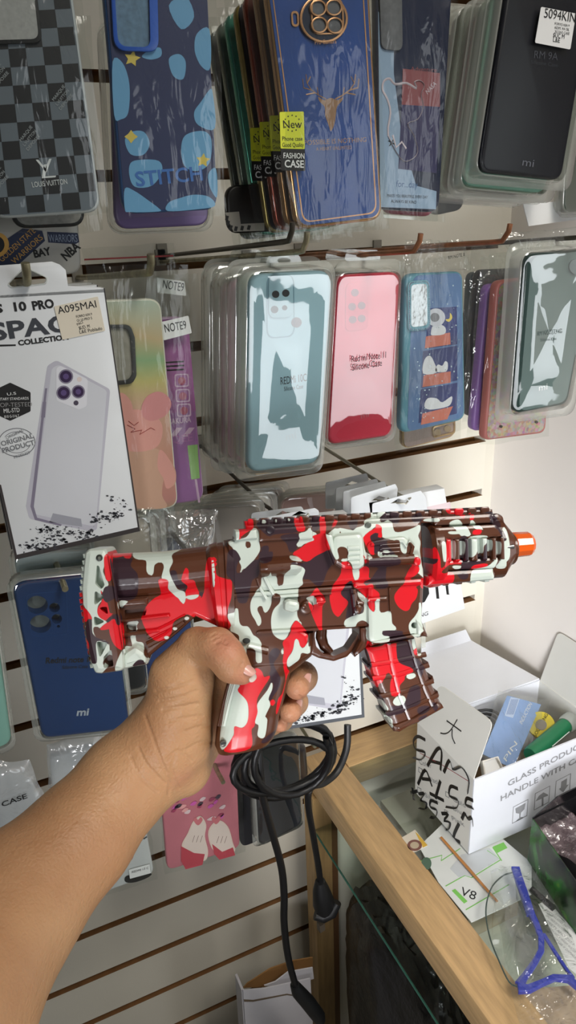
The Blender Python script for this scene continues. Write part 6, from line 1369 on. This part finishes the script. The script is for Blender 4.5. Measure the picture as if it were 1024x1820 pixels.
gpart('ejection_port', [gplate([(652, 964), (682, 958), (718, 954), (736, 968), (733, 988), (655, 996)], .0185, .0012, r=.003), gtube([(654, 998), (700, 996), (742, 993)], .019, .0028, 12), gtube([(660, 968), (700, 962), (716, 962), (722, 972), (727, 962), (734, 972), (730, 986)], .0188, .001, 8)] + [gplate([(676, 967 + 7 * k), (712, 965 + 7 * k), (712, 968.5 + 7 * k), (676, 970.5 + 7 * k)], .0196, .0005) for k in range(4)])
plate('charging_knob', GF.LL(circ(741, 998, 6.5, 18, 8), .021), .018, .0228, .001, pm('D8101E', .33), gun)
# lower receiver and magazine well
gpart('lower_receiver', [gplate([(404, 1054), (600, 1040), (656, 1036), (656, 1114), (616, 1117), (540, 1123), (550, 1128), (554, 1162), (516, 1186), (414, 1192), (424, 1150), (408, 1122)], .0150, .002),
      gplate([(404, 1056), (658, 1038), (658, 1047), (404, 1064)], .0170, .0012), gplate([(456, 1123), (616, 1113), (616, 1118), (456, 1127)], .0168, .0012)])
gpart('magazine_well', [gplate([(653, 1038), (755, 1030), (751, 1105), (762, 1130), (744, 1135), (736, 1128), (696, 1134), (661, 1150), (655, 1135)], .0175, .0022, holes=[circ(736.5, 1111.5, 5.5, 16)], hr=0),
      gplate([(628, 1036), (752, 1028), (753, 1040), (628, 1048)], .0195, .0018, r=.002), gplate([(654, 1063), (690, 1060), (690, 1068), (654, 1070)], .0195, .0012), gplate([(691, 1044), (695, 1044), (697, 1087), (693, 1088)], .0190, .0010), gplate([(740, 1100), (760, 1126), (762, 1133), (742, 1130)], .019, .002),
      gplate([(660, 1141), (748, 1126), (749, 1131), (661, 1147)], .0185, .001)])
gpart('bolt_catch', [gplate([(622, 1046), (634, 1045), (640, 1092), (628, 1096)], .0180, .0015), gtube([(628, 1056), (632, 1090)], .0185, .0012), gplate([(634, 1068), (648, 1070), (648, 1076), (636, 1076)], .0200, .0012)])
for c_, r1, mt in (((638, 1084), 7.5, 'B'), ):
    gpart('release_button', [plate_data(GF.LL(circ(c_[0], c_[1], 8.5, 20, 9), .021), .014, .0205, .001), plate_data(GF.LL(circ(c_[0], c_[1], 5, 16, 6.5), .0215), .0205, .0215, .0005)])
gpart('selector_lever', [gplate([(505, 1070), (514, 1066), (530, 1069), (535, 1076), (533, 1086), (520, 1090), (505, 1086)], .0225, .0025, t0=.012, r=.002), plate_data(GF.LL(circ(545, 1080, 12, 20), .0165), .014, .0175, .001), plate_data(GF.LL(circ(541, 1078, 5, 14), .019), .014, .0195, .001)])
gpart('red_knob', [gplate([(560, 1063), (572, 1061), (579, 1066), (577, 1076), (562, 1079)], .0215, .002, t0=.012, r=.0015), gplate([(563, 1070), (580, 1068), (578, 1072), (563, 1074)], .0222, .0006, t0=.012)])
gpart('receiver_ridge', [gtube([(470, 1025), (480, 1045), (488, 1058)], .0165, .0012, 8), gtube([(457, 1028), (464, 1048), (474, 1064)], .0165, .0009, 8), gtube([(486, 1061), (540, 1057), (590, 1054)], .017, .0009, 8)])
# grip
gpart('grip', [loft([((408, 1122), (556, 1120), .0150, 3.5), ((412, 1140), (556, 1140), .0152, 3.2), ((417, 1158), (553, 1162), .0150, 3), ((416, 1172), (536, 1176), .0148, 3), ((411, 1190), (516, 1192), .0146, 3), ((404, 1212), (511, 1212), .0148, 3), ((397, 1240), (505, 1238), .0150, 3), ((390, 1270), (497, 1262), .0150, 3), ((384, 1298), (492, 1290), .0152, 3), ((382, 1322), (486, 1305), .0150, 3), ((387, 1333), (478, 1314), .0140, 3)], K=36)] +
      [gtube([(410 + k * 3.4, 1205), (399 + k * 3.2, 1245), (389 + k * 3, 1290)], .0095 + .0014 * k, .0009, 6) for k in range(4)] + [loft([((432, 1152), (446, 1126), .0172), ((470, 1166), (476, 1130), .0165)], e=2)], L=.0016)
plate('grip_screw', GF.LL(circ(396.5, 1322.5, 6, 18), .0150), .012, .0148, .0006, pm('6A6660', .35, metal=.6), gun); plate('screw_slot', GF.LL([(392, 1321), (401, 1319), (402, 1322), (393, 1325)], .0152), .0148, .0150, 0, INK, gun)
plate('sling_hole', GF.LL(circ(438, 1139, 7, 18, 5), .0172), .0168, .0174, .0002, pm('2A2E2A', .5), gun)
# trigger guard and trigger
gpart('trigger_guard', [gplate([(545, 1112), (632, 1108), (650, 1112), (647, 1128), (634, 1150), (618, 1168), (594, 1176), (566, 1170), (550, 1162)], .007, .0014, r=.002, holes=[[(558, 1120), (640, 1116), (634, 1132), (618, 1156), (594, 1166), (574, 1162), (562, 1150)]], hr=.003)])
gpart('magazine_catch', [gplate([(640, 1116), (657, 1112), (660, 1140), (650, 1154), (632, 1169), (629, 1162), (641, 1138)], .0135, .002)])
tg = gpart('trigger', [gtube([(572, 1116), (571, 1132), (576, 1148), (588, 1160)], 0.0, [.0030, .0032, .0028, .0020], 10)])
# magazine
gpart('magazine', [gplate([(648, 1150), (739, 1132), (745, 1160), (757, 1186), (768, 1214), (780, 1240), (786, 1252), (783, 1259), (708, 1302), (697, 1293), (680, 1245), (664, 1205)], .0120, .003)] +
      [gtube(p, .0116, .0014, 8) for p in ([(690, 1143), (696, 1180), (708, 1230), (729, 1281)], [(727, 1136), (735, 1165), (745, 1198), (756, 1228), (770, 1258)], [(658, 1182), (695, 1176), (757, 1163)], [(662, 1206), (704, 1200), (762, 1182)], [(674, 1238), (720, 1228), (770, 1210)], [(686, 1270), (726, 1258), (778, 1235)], [(700, 1296), (740, 1280), (786, 1254)])] +
      [gplate([(x0, y0), (x0 + 5, y0 - 3), (x0 + 8, y0 + 5), (x0 + 3, y0 + 8)], .0105, .001) for x0, y0 in ((757, 1180), (765, 1205), (774, 1232))] +
      [gplate([(x0, y0), (x0 + 6, y0 - 1), (x0 + 7, y0 + 4), (x0 + 1, y0 + 5)], .0105, .001) for x0, y0 in ((653, 1182), (659, 1206), (670, 1238), (682, 1270))])
gpart('magazine_base', [gplate([(696, 1290), (735, 1275), (778, 1248), (787, 1252), (786, 1260), (712, 1304), (702, 1302)], .0140, .003)])
# rail on top with cross slots
tr = []
for k in range(19):
    x = 440 + k * 23.0; y = 924.5 - (x - 438) * .050
    tr.append(gplate([(x, y + 1), (x + 2, y - 2.6), (x + 15, y - 3.2), (x + 17, y + .4), (x + 17, y + 9), (x, y + 9)], .0090, .0006))
gpart('sight_rail', [gplate([(434, 926), (600, 917), (745, 909), (876, 905), (878, 918), (750, 926), (600, 932), (436, 942)], .0085, .001), gplate([(436, 934), (600, 925), (750, 918), (880, 914), (881, 922), (750, 930), (600, 936), (437, 944)], .0125, .001)] + tr)
plate('rail_screw', GF.LL(circ(481, 942, 8, 18, 7), .0185), .017, .0188, .0004, pm('2A1E26', .3), gun); plate('rail_screw', GF.LL(circ(655, 933, 5.5, 16), .0172), .0160, .0170, .0002, pm('5A6058', .3), gun)
# handguard
gpart('handguard_collar', [loft([((750, 934), (752, 1040), .0200), ((756, 928), (758, 1044), .0220), ((770, 926), (772, 1042), .0220), ((776, 934), (778, 1036), .0205)], e=2.6)])
gpart('handguard', [loft([((770, 926), (772, 1036), .0165), ((882, 921), (886, 1026), .0165), ((896, 940), (900, 1000), .0150)], e=2.8), gplate([(772, 938), (882, 932), (894, 944), (896, 954), (774, 962)], .0190, .0015), gplate([(772, 998), (885, 990), (893, 996), (880, 1010), (776, 1014)], .0190, .0015),
      gplate([(772, 1016), (878, 1008), (883, 1020), (880, 1031), (760, 1042), (762, 1024)], .0175, .0025), gplate([(770, 918), (876, 912), (880, 930), (772, 936)], .0150, .002)] +
      [gplate([(x, 959 - (x - 784) * .03), (x + w_, 959 - (x - 784) * .03), (x + w_ + 1, 999 - (x - 784) * .04), (x + 1, 999 - (x - 784) * .04)], .0215, .0014, t0=.014) for x, w_ in ((778, 8), (793, 10), (809, 9), (826, 8), (838, 12), (858, 9), (875, 8), (890, 8))] +
      [gplate([(x, 1038 - (x - 760) * .09), (x + 12, 1037 - (x - 760) * .09), (x + 10, 1043 - (x - 760) * .09), (x + 2, 1044 - (x - 760) * .09)], .0100, .0008) for x in (764, 788, 812, 836, 860)])
gpart('sight_lug', [gplate([(874, 914), (886, 912), (896, 917), (899, 930), (892, 942), (878, 944)], .0080, .002, r=.003, holes=[circ(889, 929, 4.5, 14)], hr=0)])
gpart('front_cap', [loft([((888, 943), (892, 1006), .0140), ((902, 944), (905, 1004), .0145), ((909, 950), (911, 994), .0105)], e=2.2), gplate([(884, 992), (905, 985), (906, 1005), (890, 1010), (884, 1008)], .012, .002)])
tb = tube_data([tuple(GF.L(900, 973, .0145)) + (.0150,), tuple(GF.L(912, 971, .0145)) + (.0150,)], [.0016, .0014], 10); raw('sling_pin', *tb, pm('8A8A88', .3, metal=.8), gun, smooth=True)
ORG = pm('F0641C', .18, coat=.5, trans=.15)
V, F = loft([((905, 947), (907, 991), .0068, 2.0), ((912, 946), (914, 991), .0072, 2.0), ((938, 945), (941, 988), .0072, 2.0), ((944, 950), (946, 983), .0060, 2.0)], K=12)
raw('muzzle_tip', V, F, ORG, gun, smooth=False)
# ------------------------------------------------------------------ arm and hand: one skin surface grown from a distance field
def cpx(x, y, d): return CAM + ray(x, y) * d
Hh = .0011
SEG = []      # (group, a, b, ra, rb)
def S(g, x0, y0, d0, r0, x1, y1, d1, r1): SEG.append((g, cpx(x0, y0, d0), cpx(x1, y1, d1), r0 * d0 / FPX, r1 * d1 / FPX))
# arm and palm
S('p', -330, 2120, .24, 260, -110, 1800, .30, 168); S('p', -110, 1800, .30, 168, 15, 1618, .345, 127); S('p', 15, 1618, .345, 127, 140, 1490, .375, 95); S('p', 140, 1490, .375, 95, 225, 1388, .397, 82)
S('p', 225, 1388, .397, 82, 300, 1310, .402, 74); S('p', 300, 1312, .398, 74, 328, 1214, .393, 53); S('p', 321, 1202, .392, 55, 350, 1152, .389, 37)
S('p', 250, 1372, .402, 66, 322, 1360, .408, 54); S('p', 260, 1330, .415, 60, 330, 1250, .425, 56); S('p', 318, 1360, .415, 50, 372, 1300, .430, 36)
S('p', 300, 1330, .420, 56, 372, 1240, .433, 40); S('p', 310, 1240, .420, 50, 380, 1180, .432, 40)
# thumb
S('t', 352, 1150, .387, 36, 386, 1150, .3795, 33.5); S('t', 386, 1150, .3795, 33.5, 402, 1166, .3755, 32.5); S('t', 402, 1166, .3755, 32.5, 414, 1184, .3740, 30); S('t', 412, 1184, .3742, 29, 432, 1198, .3745, 19.5)
# fingers curled round the far side of the grip, tips showing in front
S('f0', 395, 1175, .434, 31, 500, 1118, .438, 28); S('f0', 500, 1118, .438, 27, 578, 1092, .434, 22)
S('f1', 395, 1205, .434, 33, 520, 1200, .436, 30); S('f1', 520, 1200, .436, 30, 537, 1202, .418, 27); S('f1', 537, 1204, .418, 26, 528, 1222, .3985, 22)
S('f2', 385, 1255, .434, 32, 505, 1248, .436, 28); S('f2', 505, 1248, .436, 28, 524, 1248, .419, 23); S('f2', 524, 1248, .419, 22.5, 516, 1265, .4020, 20)
S('f3', 375, 1295, .434, 28, 480, 1282, .434, 24); S('f3', 480, 1282, .434, 24, 502, 1280, .419, 18); S('f3', 502, 1280, .419, 17, 498, 1288, .4060, 14)
lo = np.min([np.minimum(a, b) - max(ra, rb) for _, a, b, ra, rb in SEG], axis=0) - .004
hi = np.max([np.maximum(a, b) + max(ra, rb) for _, a, b, ra, rb in SEG], axis=0) + .004
dim = np.ceil((hi - lo) / Hh).astype(int) + 1
def region(a, b, r, pad=.016):
    l = np.maximum(((np.minimum(a, b) - r - pad - lo) / Hh).astype(int), 0); h = np.minimum(((np.maximum(a, b) + r + pad - lo) / Hh).astype(int) + 2, dim); return l, h
def smin(a, b, k):
    h = np.clip(.5 + .5 * (b - a) / k, 0, 1); return b * (1 - h) + a * h - k * h * (1 - h)
def field(g):
    Fd = np.full(dim, .03, np.float32)
    for gg, a, b, ra, rb in SEG:
        if gg != g: continue
        l, h = region(a, b, max(ra, rb), .026)
        X, Y_, Z_ = np.meshgrid(*[(lo[i] + Hh * np.arange(l[i], h[i])).astype(np.float32) for i in range(3)], indexing='ij')
        ba = b - a; L2 = ba @ ba
        t_ = np.clip(((X - a[0]) * ba[0] + (Y_ - a[1]) * ba[1] + (Z_ - a[2]) * ba[2]) / L2, 0, 1)
        d = np.sqrt((X - a[0] - t_ * ba[0]) ** 2 + (Y_ - a[1] - t_ * ba[1]) ** 2 + (Z_ - a[2] - t_ * ba[2]) ** 2) - (ra + (rb - ra) * t_)
        sl = tuple(slice(l[i], h[i]) for i in range(3)); Fd[sl] = smin(Fd[sl], d.astype(np.float32), .006 if g == 'p' else .003)
    return Fd
FD = field('p'); th_ = field('t')
FD = smin(FD, th_, .0018)
fg = None
for g in ('f0', 'f1', 'f2', 'f3'):
    x = field(g); fg = x if fg is None else smin(fg, x, .0012)
FD = smin(FD, fg, .005); del fg, th_
# fine creases (photo pixels), pressed in through the bump
CRS = [[(300, 1412), (300, 1385), (284, 1345), (268, 1300), (258, 1272)], [(318, 1402), (306, 1370), (312, 1340)], [(378, 1318), (350, 1322), (326, 1336)], [(284, 1246), (318, 1240), (350, 1228)], [(290, 1262), (322, 1256), (352, 1250)],
       [(246, 1330), (262, 1360), (292, 1392)], [(278, 1228), (310, 1222), (344, 1210)], [(300, 1282), (330, 1276), (360, 1272)], [(232, 1345), (250, 1380), (280, 1408)], [(330, 1300), (352, 1292), (372, 1290)], [(296, 1350), (318, 1334), (340, 1352)],
       [(376, 1130), (384, 1126), (393, 1130)], [(379, 1136), (388, 1132), (398, 1137)], [(384, 1143), (392, 1139), (402, 1144)], [(432, 1176), (426, 1186), (424, 1194)], [(540, 1192), (546, 1196), (551, 1202)], [(532, 1238), (538, 1242), (542, 1248)]]
def nets(Fd):
    s = Fd < 0; nx, ny, nz = Fd.shape
    c = np.zeros((nx - 1, ny - 1, nz - 1), np.int8)
    for i in (0, 1):
        for j in (0, 1):
            for k in (0, 1): c += s[i:nx - 1 + i, j:ny - 1 + j, k:nz - 1 + k]
    act = (c > 0) & (c < 8); I = np.argwhere(act); idx = -np.ones(act.shape, np.int32); idx[tuple(I.T)] = np.arange(len(I))
    acc = np.zeros((len(I), 3)); cnt = np.zeros(len(I))
    for ax in range(3):
        o1, o2 = [a for a in range(3) if a != ax]
        for p in (0, 1):
            for q in (0, 1):
                d0 = [0, 0, 0]; d0[o1] = p; d0[o2] = q; d1 = list(d0); d1[ax] = 1
                A = Fd[I[:, 0] + d0[0], I[:, 1] + d0[1], I[:, 2] + d0[2]]; B = Fd[I[:, 0] + d1[0], I[:, 1] + d1[1], I[:, 2] + d1[2]]
                mk = (A < 0) != (B < 0); t_ = np.where(mk, A / np.where(mk, A - B, 1), 0)
                pt = np.array(d0, float)[None, :].repeat(len(I), 0); pt[:, ax] = t_
                acc += pt * mk[:, None]; cnt += mk
    V = I + acc / cnt[:, None]; Fs = []
    for ax in range(3):
        o1, o2 = [(1, 2), (2, 0), (0, 1)][ax]
        sl0 = [slice(1, -1)] * 3; sl0[ax] = slice(0, -1); sl1 = list(sl0); sl1[ax] = slice(1, None)
        a = s[tuple(sl0)]; b = s[tuple(sl1)]; E_ = np.argwhere(a != b); off_ = np.array([1, 1, 1]); off_[ax] = 0; E_ = E_ + off_
        fl_ = s[tuple(E_.T)]
        def cell(d1_, d2_):
            e = E_.copy(); e[:, o1] += d1_; e[:, o2] += d2_; return idx[tuple(e.T)]
        q = np.stack([cell(-1, -1), cell(0, -1), cell(0, 0), cell(-1, 0)], 1)
        q[~fl_] = q[~fl_][:, ::-1]; Fs.append(q)
    return V, np.concatenate(Fs)
V, F = nets(FD); V = lo + V * Hh; del FD
# smooth, then creases
E1 = np.concatenate([F[:, [0, 1]], F[:, [1, 2]], F[:, [2, 3]], F[:, [3, 0]]])
def lap(V, n, w_):
    for _ in range(n):
        s_ = np.zeros_like(V); c_ = np.zeros(len(V))
        for a, b in ((0, 1), (1, 0)):
            for ax in range(3): s_[:, ax] += np.bincount(E1[:, a], V[E1[:, b], ax], len(V))
            c_ += np.bincount(E1[:, a], minlength=len(V))
        V = V * (1 - w_) + w_ * s_ / c_[:, None]
    return V
V = lap(V, 5, .6)
fn = np.cross(V[F[:, 2]] - V[F[:, 0]], V[F[:, 3]] - V[F[:, 1]]); vn = np.zeros_like(V)
for k in range(4):
    for ax in range(3): vn[:, ax] += np.bincount(F[:, k], fn[:, ax], len(V))
vn /= np.linalg.norm(vn, axis=1)[:, None] + 1e-12
d2 = V - CAM; depth = d2 @ ROT[:, 2]; cx_ = CX + FPX * (d2 @ ROT[:, 0]) / depth; cy_ = CY + FPX * (d2 @ ROT[:, 1]) / depth
facing = np.einsum('ij,ij->i', vn, -d2) > 0
fold = np.full(len(V), .01); near = facing & (depth < .425)
for pts in CRS:
    P = np.array(spline([np.array(p, float) for p in pts], 5)); dm = np.full(len(V), 1e9)
    for a, b in zip(P[:-1], P[1:]):
        ab = b - a; t_ = np.clip(((cx_ - a[0]) * ab[0] + (cy_ - a[1]) * ab[1]) / (ab @ ab), 0, 1); dm = np.minimum(dm, np.hypot(cx_ - a[0] - t_ * ab[0], cy_ - a[1] - t_ * ab[1]))
    fold = np.where(near, np.minimum(fold, dm * .38 / FPX), fold)
V = V - vn * (.0003 * np.exp(-(fold / .0011) ** 2))[:, None]
SKIN, nt, N_, L_ = newmat('skin'); b_ = N_['Principled BSDF']
b_.inputs['Roughness'].default_value = .48; b_.inputs['Subsurface Weight'].default_value = .18; b_.inputs['Subsurface Radius'].default_value = (.9, .35, .18); b_.inputs['Subsurface Scale'].default_value = .006; b_.inputs['Specular IOR Level'].default_value = .35
tc = N_.new('ShaderNodeTexCoord'); n1 = N_.new('ShaderNodeTexNoise'); n1.inputs['Scale'].default_value = 22; n1.inputs['Detail'].default_value = 5; L_.new(tc.outputs['Object'], n1.inputs['Vector'])
cr_ = N_.new('ShaderNodeValToRGB'); L_.new(n1.outputs[0], cr_.inputs[0]); e = cr_.color_ramp.elements; e[0].position = .35; e[0].color = lin('B0835E'); e[1].position = .68; e[1].color = lin('C2976F')
at = N_.new('ShaderNodeAttribute'); at.attribute_name = 'blood'; mx_ = N_.new('ShaderNodeMixRGB'); L_.new(at.outputs['Fac'], mx_.inputs[0]); L_.new(cr_.outputs[0], mx_.inputs[1]); mx_.inputs[2].default_value = lin('D08672'); L_.new(mx_.outputs[0], b_.inputs['Base Color'])
n2 = N_.new('ShaderNodeTexNoise'); n2.inputs['Scale'].default_value = 420; n2.inputs['Detail'].default_value = 3; L_.new(tc.outputs['Object'], n2.inputs['Vector'])
v2 = N_.new('ShaderNodeTexVoronoi'); v2.feature = 'DISTANCE_TO_EDGE'; v2.inputs['Scale'].default_value = 420; L_.new(tc.outputs['Object'], v2.inputs['Vector'])
mp_ = N_.new('ShaderNodeMapping'); mp_.inputs['Scale'].default_value = (1, 1, 3.2); mp_.inputs['Rotation'].default_value = (.3, .5, .2); L_.new(tc.outputs['Object'], mp_.inputs[0]); n3 = N_.new('ShaderNodeTexNoise'); n3.inputs['Scale'].default_value = 70; n3.inputs['Detail'].default_value = 4; L_.new(mp_.outputs[0], n3.inputs['Vector'])
am = N_.new('ShaderNodeMath'); am.operation = 'ADD'; L_.new(n2.outputs[0], am.inputs[0]); L_.new(n3.outputs[0], am.inputs[1]); a2 = N_.new('ShaderNodeMath'); a2.operation = 'ADD'; L_.new(am.outputs[0], a2.inputs[0]); L_.new(v2.outputs[0], a2.inputs[1])
bn = N_.new('ShaderNodeBump'); bn.inputs['Strength'].default_value = .38; bn.inputs['Distance'].default_value = .0008; fa = N_.new('ShaderNodeAttribute'); fa.attribute_name = 'fold'; fr_ = N_.new('ShaderNodeMapRange'); fr_.inputs['From Max'].default_value = .0013; fr_.inputs['To Max'].default_value = 1.5; L_.new(fa.outputs['Fac'], fr_.inputs['Value'])
a3 = N_.new('ShaderNodeMath'); a3.operation = 'ADD'; L_.new(a2.outputs[0], a3.inputs[0]); L_.new(fr_.outputs[0], a3.inputs[1]); L_.new(a3.outputs[0], bn.inputs['Height']); L_.new(bn.outputs[0], b_.inputs['Normal'])
person = raw('person', V, F, SKIN)
person.data.shade_smooth()
bl = np.zeros(len(V))
for (x, y, d, r) in ((528, 1230, .398, 26), (516, 1268, .402, 24), (498, 1290, .406, 20), (430, 1198, .372, 26), (405, 1150, .372, 34), (335, 1400, .38, 26)):
    c = cpx(x, y, d); bl = np.maximum(bl, .6 * np.exp(-(np.linalg.norm(V - c, axis=1) / (r * d / FPX)) ** 2))
a = person.data.attributes.new('blood', 'FLOAT', 'POINT'); a.data.foreach_set('value', bl.astype(np.float32))
fa_ = person.data.attributes.new('fold', 'FLOAT', 'POINT'); fa_.data.foreach_set('value', fold.astype(np.float32))
tag(person, "person's bare forearm and left hand reaching in from the lower left, gripping the toy gun", 'person')
NAIL = pm('D9A698', .25, coat=.4); NT = pm('D8CEC4', .3)
def nail(c, ax, up, la, lw, lt, nm='fingernail', mat=NAIL):
    """slightly domed nail plate: centre, axis along the finger, outward direction"""
    ax = nrm(np.array(ax, float)); up = nrm(np.array(up, float) - ax * (np.array(up) @ ax)); sd = np.cross(ax, up); V = []; F = []; n = 10
    for j in range(n + 1):
        for i in range(n + 1):
            u = 2 * i / n - 1; v = 2 * j / n - 1; k = math.sqrt(max(0, 1 - .5 * v * v)) ; x = u * k
            V.append(c + ax * la * v * math.sqrt(1 - .35 * u * u) + sd * lw * x + up * lt * (1 - x * x * 1.0 - .12 * v * v))
    for j in range(n):
        for i in range(n): a_ = j * (n + 1) + i; F.append((a_, a_ + 1, a_ + n + 2, a_ + n + 1))
    o = raw(nm, V, F, mat, person); o.data.shade_smooth(); md = o.modifiers.new('thickness', 'SOLIDIFY'); md.thickness = .0006; return o
cr3 = lambda x, y, z: cv(x, y, z)
nail(cpx(543, 1216, .4005), cr3(-.25, .75, -.62), cr3(.85, .1, -.52), .0062, .0046, .0022)
nail(cpx(529, 1259, .4035), cr3(-.2, .75, -.62), cr3(.82, .1, -.55), .0054, .0042, .0020)
nail(cpx(438, 1189, .3705), cr3(.78, .60, .05), cr3(.50, -.62, -.58), .0050, .0036, .0020)
nail(cpx(449, 1204, .3735), cr3(.60, .75, .05), cr3(.75, -.45, -.40), .0018, .0040, .0010, 'nail_tip', NT)
